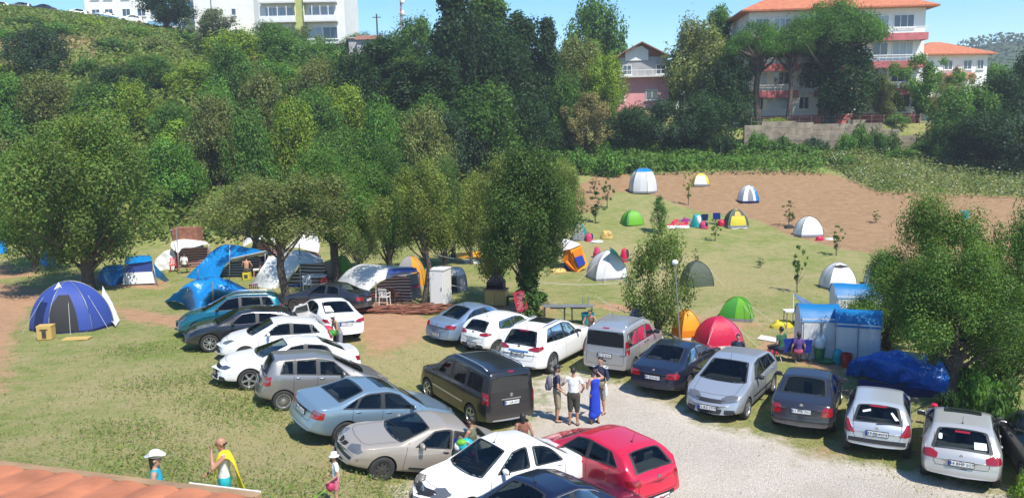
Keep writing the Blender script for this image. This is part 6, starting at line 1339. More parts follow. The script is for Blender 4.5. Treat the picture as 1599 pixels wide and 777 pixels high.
r, S_ = dome(948, 438, 70, 44, 'silver white pyramid tent left of the bushy many-stemmed tree', ['silver','whitefab'], .25, 4, .85, lambda t, f: 1 if t > 270 or t < 40 else 0, strip='greyfab', poles='greyfab', sag=.16, pw=1.4, round_=.2); guys(r, S_, (200, 250, 330), .4, 1.4)
r, S_ = dome(1088, 448, 56, 38, 'dark green mesh dome tent right of the many-stemmed tree', ['mesh'], .1, 4, .9, poles='black', sag=.08); guys(r, S_, (30, 320))
r, S_ = dome(1149, 502, 64, 36, 'bright green dome tent behind the red one', ['greenf','lime'], -.35, 4, .75, lambda t, f: 1 if 270 < t < 350 else 0, strip='greyfab', poles='lime', asym=.1); guys(r, S_, (200, 300, 340), .5, 1.2)
r, S_ = dome(1122, 545, 82, 46, 'red dome tent behind the low black saloon', ['redf','pinkf'], .2, 4, .85, lambda t, f: 1 if t > 300 or t < 20 else 0, poles='pinkf', strip='whitefab', sag=.07); guys(r, S_, (230, 320))
r, S_ = dome(1072, 532, 46, 46, 'orange dome tent left of the red one', ['amber','orange'], .3, 4, 1.0, lambda t, f: 1 if f < .2 else 0, poles='orange', strip='whitefab')
r, S_ = dome(998, 520, 40, 42, 'navy blue dome tent behind the tall silver van', ['navyfab','navydark'], 0, 4, .9, lambda t, f: 1 if t > 270 else 0)
r, S_ = dome(1308, 453, 60, 41, 'white dome tent with a dark roof vent above the blue cabin tents', ['whitefab','silver'], .1, 4, .8, lambda t, f: 1 if 180 < t < 215 else 0, strip='greyfab', sag=.04)
m = MB(); p = S_(262, .66, .03); m.add([p+Vector((-.5,0,.02)), p+Vector((0,-.06,-.06)), p+Vector((.5,0,-.02)), p+Vector((0,.02,.10))], [(0,1,2,3)]); m.build('roof_vent', M['dark'], r)
r, S_ = dome(1380, 450, 66, 42, 'white dome tent half hidden by the large right-hand tree', ['whitefab'], -.1, 4, .8, strip='greyfab')
r, S_ = dome(535, 428, 34, 28, 'green dome tent behind the leaning dark trunk', ['greenf','lime'], 0, 4, .8, lambda t, f: 1 if t > 270 else 0)
r, S_ = dome(642, 446, 58, 44, 'grey dome tent with orange-yellow right side behind the forked tree', ['greyfab','amber'], 0, 4, .9, lambda t, f: 1 if (t > 285 or t < 50) else 0)
r, S_ = dome(712, 455, 42, 36, 'round grey gazebo tent right of the white cabinet', ['silver','greyfab','dark'], .2, 6, .9, lambda t, f: 0 if f > .5 else (2 if 215 < t < 268 and f < .45 else 1), name='gazebo_tent', pw=.5, sag=.04, round_=.7)
# orange and white kitchen tent
r = croot('ridge_tent', 'tall orange ridge tent with white roof and a blue square door patch', 898, 425); Y0 = r.location.y
quadwall('side_wall', [K(879,405,0.1,Y0), K(882,385,.9,Y0), K(889,384,.0,Y0), K(901,425,0,Y0), K(890,420,.4,Y0)], M['orange'], r)
quadwall('front_wall', [K(889,387,0,Y0), K(906,380,.6,Y0), K(919,414,.5,Y0), K(902,425,0,Y0)], M['amber'], r)
quadwall('door_panel', [K(894,393,-.06,Y0), K(908,386,.4,Y0), K(914,412,.38,Y0), K(903,418,-.05,Y0)], M['orange'], r)
quadwall('blue_patch', [K(897.5,402,-.12,Y0), K(909,398,.28,Y0), K(914.5,411,.30,Y0), K(904,417,-.1,Y0)], M['royal'], r)
sheet('roof_sheet', [[K(879,391,.1,Y0),K(890,388,-.1,Y0),K(907,381,.5,Y0)],[K(877,374,.6,Y0),K(888,374,.6,Y0),K(904,380,1.0,Y0)],[K(872,384,1.9,Y0),K(880,382,2.0,Y0),K(896,382,2.1,Y0)]], M['tarpwhite'], r)
quadwall('back_wall', [K(884,388,1.8,Y0), K(905,384,1.9,Y0), K(915,408,1.9,Y0), K(892,412,1.8,Y0)], M['orange'], r)
# teal hammock tarp
o = sheet('hammock', [[K(951,384,0,45),K(962,392,.1,45),K(974,404,0,45),K(986,402,.3,45)],[K(953,395,1.0,45),K(963,401,1.1,45),K(975,406,.9,45),K(985,408,.8,45)]], M['plteal'], None); tag(o, 'teal sheet strung behind the silver pyramid tent', 'tarp')
# ---- white and blue cabin tents
def cabin(px, py, w, d, h, rz, label):
    g = P(px, py); r = empty('cabin_tent', g, rz, label, 'tent', 'cabin tents at the right'); hb = h*.80
    b = MB(); b.add([(0,0,0),(w,0,0),(w,0,hb),(0,0,hb)], [(0,1,2,3)]); b.add([(0,d,0),(w,d,0),(w,d,hb),(0,d,hb)], [(0,3,2,1)]); b.add([(0,0,0),(0,d,0),(0,d,hb),(0,0,hb)], [(0,3,2,1)]); b.add([(w,0,0),(w,d,0),(w,d,hb),(w,0,hb)], [(0,1,2,3)])
    b.build('walls', M['whitefab'], r)
    gb = MB()
    for x in (0, w): gb.add([(x,0,hb),(x,d,hb),(x,d*.75,h*.96),(x,d*.5,h),(x,d*.25,h*.96)], [(0,1,2,3,4)])
    gb.build('gable', M['whitefab'], r)
    sheet('roof', [[r.matrix_basis @ Vector(q) for q in row] for row in ([(-.04,-.05,hb-.12),(w/2,-.05,hb-.12),(w+.04,-.05,hb-.12)],[(-.04,d*.22,h*.95),(w/2,d*.22,h*.94),(w+.04,d*.22,h*.95)],[(-.04,d*.5,h+.02),(w/2,d*.5,h),(w+.04,d*.5,h+.02)],[(-.04,d*.78,h*.95),(w/2,d*.78,h*.94),(w+.04,d*.78,h*.95)],[(-.04,d+.05,hb-.12),(w/2,d+.05,hb-.12),(w+.04,d+.05,hb-.12)])], M['tarpblue2'], None, wr=.02)
    o = [x for x in bpy.data.objects if x.name.startswith('roof') and x.parent is None and x.type == 'MESH'][-1]; o.data.transform(r.matrix_basis.inverted()); o.parent = r
    for x0, x1, z0, z1 in ((.08,w*.46,hb*.42,hb*.9),(w*.54,w-.08,hb*.42,hb*.9)):
        k = MB(); k.box(((x0+x1)/2,-.02,(z0+z1)/2), (x1-x0,.02,z1-z0)); k.build('window_flap', M['whitefab'], r)
    for x in (0, w/2, w): k = MB(); k.tube([(x,-.03,0),(x,-.03,hb)], .016, 5); k.build('tent_pole', M['pole'], r)
    return r
M['tarpblue2'] = fabric('cabin_roof_blue', (.01,.19,.46), .45, wr=(4,.4,.02)); M['greyfab2'] = fabric('light_grey_fabric', (.60,.60,.61), .6, wr=(4,.5,.03))
cabin(1250, 560, 1.40, 1.35, 1.95, R(-9), 'white cabin tent with blue roof, left half of the joined pair')
cabin(1303, 567, 1.5, 1.35, 1.9, R(-22), 'white cabin tent with blue roof, right half of the joined pair')
cabin(1304, 516, 1.9, 1.35, 1.9, R(-10), 'white cabin tent with blue roof standing behind the joined pair')
o = sheet('awning', [[K(1262,491,.0,32.5),K(1285,482,.4,33.2),K(1304,470,.8,34)],[K(1235,540,.0,32.0),K(1262,520,.5,32.6),K(1302,500,.9,33.6)]], M['greyfab'], None); tag(o, 'grey awning panel stretched between the cabin tents', 'awning')
# deep blue tarp under the large tree
r = croot('tarp_shelter', 'deep blue crumpled tarpaulin shelter under the large tree', 1400, 616); Y0 = P(1400, 616).y
sheet('tarpaulin', [[K(1320,585),K(1350,590),K(1400,600),K(1450,612),K(1492,618)],[K(1328,565,.3,Y0+1.2),K(1360,560,.3,Y0+.9),K(1410,572,.2,Y0+.5),K(1450,590,.1,Y0+.2),K(1490,600,.1,Y0)],[K(1350,556,1.2,Y0+.8),K(1390,548,1.2,Y0+.6),K(1430,552,1.0,Y0+.4),K(1470,560,1.0,Y0+.1),K(1495,568,1,Y0)],[K(1360,556,3.4,Y0),K(1400,550,3.4,Y0),K(1440,554,3.3,Y0),K(1480,560,3,Y0),K(1500,572,2.6,Y0)]], M['tarpdeep'], r, wr=.17, freq=3.6)
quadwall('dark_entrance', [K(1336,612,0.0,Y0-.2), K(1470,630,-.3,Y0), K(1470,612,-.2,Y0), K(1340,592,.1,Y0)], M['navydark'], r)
# ---- tarp roofed cabins on the left
def shelter(name, label, px, py, parts, walls=(), poles=(), Y0=None):
    r = croot(name, label, px, py, 'shelter' if 'tent' not in name else 'tent', 'tarpaulin shelters of the left row'); Y0 = Y0 or r.location.y
    for nm, G, mm, kw in parts: sheet(nm, [[K(*q, Y0) if len(q) == 3 else K(*q) for q in row] for row in G], M[mm], r, **kw)
    for nm, q, mm in walls: quadwall(nm, [K(*a, Y0) if len(a) == 3 else K(*a) for a in q], M[mm], r)
    for a, b in poles: post(r, K(*a, Y0) if len(a) == 3 else K(*a), K(*b, Y0) if len(b) == 3 else K(*b))
    return r
shelter('tarp_shelter', 'bright blue ridge tarp over a dark striped canvas, with a long grey awning pole', 350, 437, [('tarpaulin', [[(290,433),(305,436),(322,438),(340,438)],[(313,411,.9),(330,409,.9),(346,409,.7),(360,406,.3)],[(338,386,1.9),(354,382,1.8),(384,386,1.4),(415,393,.5)],[(345,392,3.6),(362,388,3.8),(392,392,3.6),(420,398,3.2)]], 'tarpblue', dict(wr=.05))],
  [('striped_wall', [(340,436,.9),(404,432,.9),(404,402,.9),(362,404,.9)], 'stripedark'), ('awning', [(360,404,.1),(415,392,.1),(418,396,.6),(362,409,.6)], 'greyfab2'), ('back_wall', [(392,432,3.0),(418,430,3.0),(418,398,3.0),(392,402,3.0)], 'royal')], [((358,438),(359,381,-.1)),((309,437),(309,420,-.1)),((414,430,.3),(414,393,.2))])
shelter('tarp_shelter', 'low blue tarp tent with a dark crumpled right side, nearest the turquoise car', 320, 487, [('tarpaulin', [[(257,470),(280,472),(308,488),(335,478),(362,472),(390,462)],[(276,456,.6),(292,450,.5),(312,462,.2),(336,452,.2),(362,458,.3),(388,456,.5)],[(300,438,1.3),(312,434,1.3),(330,432,1.2),(346,433,1.2),(368,442,1.3),(388,452,1.2)],[(290,450,3.4),(310,446,3.4),(330,446,3.4),(350,446,3.4),(372,450,3.2),(392,458,2.8)]], 'tarpblue', dict(wr=.08, freq=2.4, seed=4))], [('dark_gap', [(318,482,.5),(372,474,.5),(372,468,.5),(318,474,.5)], 'navydark')], [((333,483),(332,440,-.2)),((292,474),(293,452,.3))])
shelter('tarp_shelter', 'large white tarp sweeping to the ground over a striped canvas tent, behind the crooked trunk', 440, 450, [('tarpaulin', [[(389,445),(406,448),(425,451),(446,446)],[(404,425,.7),(424,422,.6),(440,425,.4),(457,427,.2)],[(418,403,1.6),(434,402,1.4),(452,404,1.0),(470,412,.3)],[(424,399,2.6),(446,393,2.4),(466,391,2.0),(503,409,.5)],[(440,400,4.2),(462,394,4.2),(480,394,3.8),(500,400,3.2)]], 'tarpwhite', dict(wr=.05))],
  [('striped_wall', [(446,449,.7),(510,444,.7),(507,409,.8),(470,411,.8)], 'stripetan'), ('side_wall', [(510,446,.7),(520,438,2.6),(516,405,2.8),(507,408,.8)], 'greyfab'), ('blue_skirt', [(450,449,.5),(474,447,.5),(474,443,.5),(452,445,.5)], 'royal')], [((470,455),(467,380,-.2)),((426,462),(426,449,-.2)),((500,398,3),(500,440,3))])
shelter('tarp_shelter', 'white peaked tarp with a pointed top behind the large white tarp', 470, 412, [('tarpaulin', [[(446,388,0),(462,386,.1),(480,390,.1),(497,395,0)],[(460,372,.8),(470,368,.9),(486,372,.9),(499,381,.7)],[(476,357,1.6),(480,355,1.6),(486,358,1.6),(496,370,1.6)],[(468,372,3.2),(478,368,3.2),(488,370,3.2),(498,378,3.0)]], 'tarpwhite', dict(wr=.05, seed=2))], [('striped_wall', [(450,412,1),(500,410,1),(498,392,1),(452,390,1)], 'stripered')], [((446,412),(446,388,0)),((478,412,1.6),(478,356,1.6))])
shelter('tarp_shelter', 'white arched tarp with blue end over a brown striped canvas room, behind the woodpile', 590, 476, [('tarpaulin', [[(562,478),(574,455,.1),(592,440,.2),(618,430,.2),(652,424,.3)],[(540,466,.9),(552,440,1.0),(574,424,1.1),(604,418,1.1),(648,418,1.1)],[(521,452,2.6),(536,428,2.6),(562,412,2.6),(596,414,2.5),(640,418,2.3)],[(522,450,4.2),(540,436,4.4),(566,424,4.4),(600,424,4.2),(640,428,4.0)]], 'tarpwhite', dict(wr=.05, seed=7)), ('blue_end', [[(604,427,.05),(626,425,.0),(652,424,.15)],[(606,420,.85),(628,418,.85),(650,418,.95)]], 'navyfab', dict(wr=.02))],
  [('striped_wall', [(566,480,1.0),(644,476,1.0),(640,432,1.0),(612,430,1.0),(588,444,1.0)], 'stripebrown'), ('side_wall', [(640,470,1.0),(656,466,2.4),(654,425,2.6),(634,430,1.0)], 'greyfab')], [((587,482),(587,440,-.1)),((660,470,.2),(652,424,.2))])
shelter('tarp_shelter', 'white canopy over a red striped canvas room beside the water tank', 300, 420, [('tarpaulin', [[(266,384,0),(278,395,-.1),(285,387,0),(304,385,0),(326,380,0)],[(268,378,.8),(280,378,.8),(292,376,.8),(308,378,.8),(324,379,.8)],[(272,376,2.2),(286,371,2.2),(298,372,2.2),(314,375,2.2),(326,378,2.0)]], 'tarpwhite', dict(wr=.05, seed=9)), ('white_drape', [[(243,404,.2),(258,392,.4),(270,388,.5)],[(242,412,.1),(258,410,.1),(274,404,.2)],[(243,420,0),(258,423,0),(272,421,0)]], 'tarpwhite', dict(wr=.12, freq=3, seed=3))],
  [('striped_wall', [(272,421,.6),(332,420,.6),(328,385,.6),(284,388,.6),(274,398,.6)], 'stripered')], [((280,428),(275,355,-.1)),((328,422,.2),(326,380,.1))])
shelter('tarp_shelter', 'white tarp over red striped canvas, partly hidden by a dark trunk', 405, 402, [('tarpaulin', [[(380,386,0),(395,378,.0),(412,372,0),(430,380,0)],[(382,374,1),(396,367,1),(412,366,1),(430,372,1)],[(388,376,3),(400,370,3),(414,370,3),(430,376,3)]], 'tarpwhite', dict(wr=.08, seed=6))], [('striped_wall', [(384,404,.8),(436,402,.8),(436,374,.8),(396,380,.8)], 'stripered')], [((381,404),(380,374,0)),((424,404,.2),(424,376,.2))])
shelter('tarp_shelter', 'blue tarp shelter with a white lower wall behind the big orchard trunk', 205, 446, [('tarpaulin', [[(153,436),(166,444),(180,446),(194,440)],[(156,424,.8),(168,422,.7),(182,426,.5),(194,426,.4)],[(166,414,1.6),(178,412,1.5),(188,413,1.4),(196,412,1.2)],[(164,424,3.2),(178,420,3.2),(190,420,3.2),(200,418,3)]], 'tarpblue', dict(wr=.10, seed=5)), ('roof_tarp', [[(194,412,.3),(214,410,.2),(238,407,.2)],[(196,400,1.2),(216,399,1.1),(234,398,1.1)],[(200,408,3),(218,406,3),(238,404,3)]], 'tarpblue', dict(wr=.06)), ('side_tarp', [[(238,409,.2),(252,424,.1),(264,437)],[(240,430,.2),(250,436,.2),(258,440)]], 'tarpblue', dict(wr=.06))],
  [('upper_wall', [(194,426,.4),(238,424,.3),(238,407,.3),(195,411,.4)], 'navyfab'), ('lower_wall', [(192,444,.1),(244,442,.1),(239,424,.28),(194,426,.38)], 'tarpwhite')], [((197,448),(195,412,.1)),((246,446),(238,409,.1))])
shelter('tarp_shelter', 'small blue tarp tent between the far left trunks', 74, 416, [('tarpaulin', [[(60,412),(70,416),(88,414)],[(60,398,.8),(70,402,.6),(84,404,.5)],[(66,391,1.6),(72,390,1.6),(82,400,1.3)],[(64,402,3),(74,402,3),(88,408,2.6)]], 'tarpblue', dict(wr=.12, freq=2.4))], [('dark_side', [(72,416,.4),(88,415,.4),(86,405,.5),(72,404,.5)], 'navydark')], [])
shelter('tarp_shelter', 'blue tarp cut by the left edge of the view', 2, 396, [('tarpaulin', [[(-14,394,0),(2,395,0),(12,392,0)],[(-12,382,.8),(2,380,.8),(10,384,.7)],[(-10,376,1.6),(0,374,1.6),(8,380,1.4)]], 'tarpblue', dict(wr=.12))], [], [])
o = sheet('tarp', [[K(812,276,0,71),K(824,278,.2,71),K(830,274,.2,71)],[K(812,264,1,71),K(822,262,1,71),K(832,266,1,71)]], M['tarpwhite'], None); tag(o, 'white tarp glimpsed above the ivy-covered tree', 'tarp')
# ---- furniture and things
def table(px, py, w, d, h, mt, label, rz=0, legs='pole', group='camp tables'):
    r = empty('table', P(px, py), rz, label, 'table', group); b = MB(); b.box((0,0,h), (w,d,.04)); b.build('table_top', M[mt], r)
    for x in (-w/2+.06, w/2-.06):
        for y in (-d/2+.06, d/2-.06): b = MB(); b.tube([(x,y,0),(x,y,h)], .022, 6); b.build('leg', M[legs], r)
    return r
def chair(px, py, rz, mt, label, group='garden chairs', sc=1.):
    r = empty('chair', P(px, py), rz, label, 'chair', group); r.scale = (sc, sc, sc)
    b = MB(); b.box((0,0,.43), (.44,.42,.035)); b.build('seat', M[mt], r)
    b = MB()
    for i in range(5): b.box((-.18+.09*i,.22,.64), (.05,.03,.38), rx=-.18)
    b.box((0,.27,.84), (.44,.03,.06), rx=-.18); b.build('backrest', M[mt], r)
    for x in (-.2,.2):
        for y in (-.19,.2): b = MB(); b.tube([(x*1.1,y*1.1,0),(x,y,.43)], .02, 6); b.build('leg', M[mt], r)
        b = MB(); b.box((x*1.1,.0,.63), (.05,.42,.03)); b.tube([(x*1.1,-.19,.43),(x*1.1,-.19,.63)], .018, 6); b.build('armrest', M[mt], r)
    return r
table(495, 450, 1.1, .7, .72, 'plwhite', 'white table beside the large striped tarp shelter'); chair(480, 455, .3, 'plwhite', 'white plastic chair left of the table under the large tarp'); chair(505, 452, -2.6, 'plred', 'red-brown stool chair under the table at the large tarp', sc=.85); chair(516, 446, 1.4, 'brownf', 'brown chair right of the table at the large tarp')
table(638, 468, 1.2, .8, .72, 'pinkf', 'table with a pink cloth in the brown striped shelter'); chair(601, 476, 2.9, 'plwhite', 'white plastic chair at the mouth of the brown striped shelter'); chair(618, 474, 2.4, 'brownf', 'dark chair beside the white plastic one in the brown shelter')
chair(383, 474, 2.2, 'pinkf', 'pink plastic chair behind the turquoise car', sc=1.0); chair(398, 470, .4, 'pinkf', 'second pink plastic chair behind the turquoise car, the right one'); chair(272, 424, .3, 'plred', 'red chair beside the white drape'); 
table(402, 428, 1.2, .7, .72, 'plwhite', 'white table under the blue ridge tarp'); chair(392, 424, .8, 'plred', 'red chair behind the table under the blue ridge tarp')
# crate by the blue dome
r = empty('crate', P(70, 531), .15, 'yellow wooden crate box standing before the blue dome tent', 'crate'); s_ = .58
b = MB(); b.box((0,.0,s_*.5), (s_*.92,.04,s_*.9)); b.box((0,s_*.7,s_*.5), (s_*.92,.04,s_*.9)); b.box((-s_*.45,s_*.35,s_*.5), (.04,s_*.66,s_*.9)); b.box((s_*.45,s_*.35,s_*.5), (.04,s_*.66,s_*.9)); b.box((0,s_*.35,s_*.96), (s_,s_*.75,.04)); b.build('box', M['crate'], r)
b = MB(); b.box((0,-.03,s_*.42), (s_*.26,.02,s_*.5)); b.box((0,-.032,s_*.75), (s_*.5,.02,s_*.06)); b.build('opening', M['barkdark'], r)
r = empty('cardboard', P(120, 529), .1, 'flat brown cardboard sheet before the blue dome tent', 'cardboard'); b = MB(); b.box((0,0,.03), (1.0,.5,.03)); b.build('sheet', M['crate'], r)
# white cabinet (portable shower box)
g = P(683, 477); r = empty('portable_cabin', g, -.35, 'tall white cabinet cabin beside the forked tree', 'cabin'); H = 57/F_PX*g.y; b = MB(); b.box((0,.45,H/2), (.78,.9,H)); b.build('body', M['plwhite'], r); b = MB(); b.box((0,-.012,H*.5), (.66,.02,H*.9)); b.build('door', M['whitew'], r); b = MB(); b.box((.27,-.04,H*.5), (.03,.04,.14)); b.build('handle', M['pole'], r); b = MB(); b.box((0,.45,H+.03), (.84,.96,.06)); b.build('roof', M['plwhite'], r); b = MB(); b.box((0,.4,.04), (1.2,1.3,.08)); b.build('plinth', M['conc'], r)
# barbecue on cabinet
g = P(773, 478); r = empty('barbecue', g, -.25, 'brown chimney barbecue on a wooden cabinet with two doors', 'barbecue'); b = MB(); b.box((0,.3,.42), (1.05,.6,.74)); o = b.build('cabinet', M['crate'], r)
for x in (-.26,.26): b = MB(); b.box((x,-.012,.42), (.48,.03,.62)); b.build('door', M['crate'], o)
b = MB(); b.box((0,.3,.82), (1.15,.7,.06)); b.build('worktop', M['wood'], r)
b = MB(); b.add([(-.42,.0,.86),(.42,.0,.86),(.42,.6,.86),(-.42,.6,.86),(-.42,.0,1.2),(.42,.0,1.2),(.42,.6,1.2),(-.42,.6,1.2),(-.12,.2,1.55),(.12,.2,1.55),(.12,.4,1.55),(-.12,.4,1.55)], [(0,3,2,1),(1,2,6,5),(2,3,7,6),(3,0,4,7),(4,5,9,8),(5,6,10,9),(6,7,11,10),(7,4,8,11)]); b.build('hood', M['soot'], r)
b = MB(); b.box((0,.3,.9), (.8,.5,.04)); b.box((0,.02,1.12), (.82,.03,.12)); b.build('grill', M['dark'], r); b = MB(); b.tube([(0,.3,1.5),(0,.3,1.95)], .09, 10); b.box((0,.3,2.0), (.24,.24,.05)); b.build('chimney', M['soot'], r)
# notice board on the ivy tree
g = P(818, 492); r = empty('notice_board', g+Vector((-.15,-.75,.35)), 0, 'red notice board with white lines of text on the ivy-covered tree', 'sign'); b = MB(); b.box((0,0,.5), (.55,.03,.95), ry=-.22); b.build('panel', M['board'], r)
b = MB()
for i in range(8): b.box((-.0+.045*i*(-.22)*-1+(-.03*(4-i)*-.25), -.022, .16+.095*i), (.42-.1*(i % 3), .012, .028), ry=-.22)
b.build('lettering', M['pinkw'], r); b = MB(); b.tube([(.05,.03,-.4),(0,.03,.5)], .03); b.build('post', M['wood'], r)
# tables with basins
for x0, lb in ((872, 'left steel wash table behind the white off-road car'), (903, 'right steel wash table with taps behind the white off-road car')):
    t = table(x0, 505, 1.35, .5, .82, 'pole', lb, -.12, 'barkdark'); b = MB(); b.box((0,0,.78), (.7,.4,.1)); b.build('basin', M['soot'], t)
    if x0 > 890:
        for x in (.2,.45): b = MB(); b.tube([(x,.15,.82),(x,.15,1.2),(x,.0,1.2)], .02, 6); b.build('tap', M['pole'], t)
r = empty('bench', P(805, 476), -.2, 'low dark bench left of the notice board', 'bench'); b = MB(); b.box((0,0,.42), (.9,.3,.05)); b.build('seat', M['barkdark'], r)
for x in (-.38,.38): b = MB(); b.box((x,0,.2), (.05,.26,.4)); b.build('leg', M['barkdark'], r)
def bucket(px, py, rr, h, m, label, name='bucket', cat='bucket', group=None, ball=None):
    r = empty(name, P(px, py), 0, label, cat, group); b = MB(); M4 = Matrix.Rotation(math.pi/2, 4, 'X'); b.lathe([(.001,0),(rr*.82,0),(rr,h),(rr*.93,h),(rr*.78,.05),(.001,.05)], M4, 18); b.build('shell', M[m], r, smooth=True, sharp=40)
    b = MB(); b.tube([(rr*math.cos(a), rr*math.sin(a), h) for a in np.linspace(0, 6.283, 17)], .014, 5); b.build('rim', M[m], r)
    if ball: b = MB(); b.ball((0,0,h+.12), (rr*.95,rr*.95,.25), 12, 8); b.ball((.15,.05,h+.3), (rr*.6,rr*.6,.18), 12, 8); b.build('bag', M[ball], r, smooth=True)
    return r
bucket(1279, 562, .20, .48, 'plgreen', 'green bin topped with white bags before the joined cabin tents', 'waste_bin', 'bin', ball='plwhite'); bucket(1290, 566, .30, .10, 'plgreen', 'shallow green basin at the foot of the green bin', 'basin', 'basin'); bucket(1308, 567, .2, .2, 'plteal', 'teal tub by the blue tarpaulin', 'tub', 'tub', ball='plteal'); bucket(1322, 572, .18, .48, 'plred', 'red box-like bin at the edge of the blue tarpaulin', 'waste_bin', 'bin'); bucket(1262, 560, .13, .55, 'plwhite', 'white canister beside the folding chairs', 'canister', 'canister'); bucket(918, 506, .3, .5, 'plteal', 'teal bucket by the shirtless person', 'bucket', 'bucket')
bucket(1506, 343, .3, .65, 'plteal', 'teal barrel on the ploughed earth at the right', 'barrel', 'barrel')
bucket(279, 372, .5, .7, 'greyw', 'grey water tank standing on a brick pillar', 'water_tank', 'tank').location = PD(279, 374, P(300,420).y+2.5)
g = P(292, 424); r = empty('brick_pillar', Vector((PD(290,374,g.y+2.6).x, g.y+2.8, g.z)), 0, 'reddish brick pillar carrying the grey water tank', 'pillar'); b = MB(); b.box((0,.2,1.25), (1.7,.9,2.55)); b.build('pillar_body', M['brick'], r)
# folding chairs
def fold_chair(px, py, rz, m, label):
    r = empty('folding_chair', P(px, py), rz, label, 'chair', 'blue folding chairs'); b = MB(); b.box((0,0,.42), (.52,.46,.03), rx=.05); b.build('seat', M[m], r); b = MB(); b.box((0,-.25,.68), (.54,.03,.46), rx=.15); b.build('backrest', M[m], r)
    for x in (-.26,.26):
        b = MB(); b.tube([(x,-.26,0),(x,.24,.62)], .013, 5); b.tube([(x,.24,0),(x,-.24,.85)], .013, 5); b.build('leg_frame', M['pole'], r); b = MB(); b.box((x,0,.63), (.07,.46,.02)); b.build('armrest', M[m], r)
fold_chair(1226, 562, .15, 'royal', 'blue folding chair seen from behind, left of the pair by the bins'); fold_chair(1252, 564, -.1, 'royal', 'blue folding chair seen from behind, right of the pair by the bins')
fold_chair(1098, 352, .2, 'navydark', 'dark blue folding chair between the blankets and the yellow-fronted tent'); fold_chair(1119, 350, -.3, 'royal', 'blue folding chair right beside the yellow-fronted tent')
# blankets, bags, small heaps
def heap(px, py, dims, m, label, name='bag', cat='bag', seed=0, group='bags and bundles', extra=None):
    r = empty(name, P(px, py), random.uniform(-.6,.6), label, cat, group); rr = random.Random(seed+int(px)); b = MB()
    V = []; n, k = 14, 8
    for i in range(k+1):
        a = math.pi/2*i/k
        for j in range(n): t = 2*math.pi*j/n; q = 1+.22*mn.noise(Vector((math.cos(t)*2+seed, math.sin(t)*2, a*2))); V.append((dims[0]/2*math.cos(a)**.7*math.cos(t)*q, dims[1]/2*math.cos(a)**.7*math.sin(t)*q, dims[2]*math.sin(a)*q))
    F = [(i*n+j, i*n+(j+1)%n, (i+1)*n+(j+1)%n, (i+1)*n+j) for i in range(k) for j in range(n)]
    o = obj('bundle', V, F, M[m], r, smooth=True)
    if extra: b = MB(); b.ball((dims[0]*.2,-dims[1]*.25,dims[2]*.6), (dims[0]*.22,dims[1]*.22,dims[2]*.4), 10, 7); b.build('flap', M[extra], r, smooth=True)
    return r
heap(1088, 354, (.9,.8,.9), 'plteal', 'turquoise and white bag heap beside the red blanket', seed=1, extra='plwhite'); heap(1099, 356, (.7,.6,.5), 'pinkf', 'pink and navy rucksack below the dark folding chair', seed=2, extra='navydark'); heap(1126, 352, (.6,.5,.45), 'redf', 'red bag against the yellow-fronted tent', seed=3); heap(1222, 510, (1.1,.6,.3), 'yellow', 'bright yellow crumpled bag on the grass', 'bundle', 'bundle', 4); heap(1246, 508, (.7,.5,.22), 'greenf', 'dark green bag right of the yellow bundle', seed=5, extra='dark')
heap(920, 376, (.6,.5,.55), 'pinkf', 'pink and purple bag beside the grey and green tent', seed=6, extra='navydark'); heap(947, 372, (.9,.6,.55), 'crate', 'wicker basket-like box right of the grey and green tent', 'basket', 'basket', 7, extra='crate'); heap(932, 378, (1.0,.6,.14), 'whitefab', 'white cloth on the grass before the wicker box', 'cloth', 'cloth', 8); heap(886, 421, (.5,.4,.45), 'royal', 'blue bag at the foot of the orange tent', seed=9); heap(872, 425, (1.1,.6,.25), 'crate', 'tan bundle left of the orange tent', seed=10)
heap(932, 402, (.5,.4,.7), 'pinkf', 'pink bundle behind the silver pyramid tent', seed=11); heap(975, 408, (.6,.5,.8), 'redf', 'dark red rucksack right behind the silver pyramid tent', seed=12, extra='dark'); heap(737, 410, (1.2,.6,.2), 'whitefab', 'white cloth heap before the orange mat', 'cloth', 'cloth', 13); heap(1280, 375, (.6,.4,.3), 'redf', 'small red bag right of the white dome', seed=14); heap(1296, 374, (.8,.5,.12), 'whitefab', 'white cloth by the sapling right of the white dome', 'cloth', 'cloth', 15); heap(1232, 356, (.8,.5,.25), 'dark', 'dark bag under the sapling left of the white dome', seed=16)
heap(340, 421, (.9,.6,.4), 'whitefab', 'pale bundle between the two blue tarps', seed=17); heap(352, 470, (.3,.3,.3), 'whitefab', 'pale bundle beside the low blue tarp', seed=18); heap(990, 545, (.8,.5,.5), 'dark', 'dark bag in front of the many-stemmed tree', seed=19); heap(1027, 532, (.5,.4,.3), 'whitefab', 'pale bag under the many-stemmed tree', seed=20)
def mat_on_ground(quad, m, label, name='blanket', cat='blanket', wr=.04, group='blankets on the grass'):
    pts = [P(*q)+Vector((0,0,.05)) for q in quad]; mid = lambda a, b: (a+b)/2; o = sheet(name, [[pts[0], mid(pts[0],pts[1]), pts[1]],[mid(pts[0],pts[3]), (pts[0]+pts[1]+pts[2]+pts[3])/4, mid(pts[1],pts[2])],[pts[3], mid(pts[2],pts[3]), pts[2]]], M[m], None, wr=wr, freq=2.5); tag(o, label, cat, group); return o
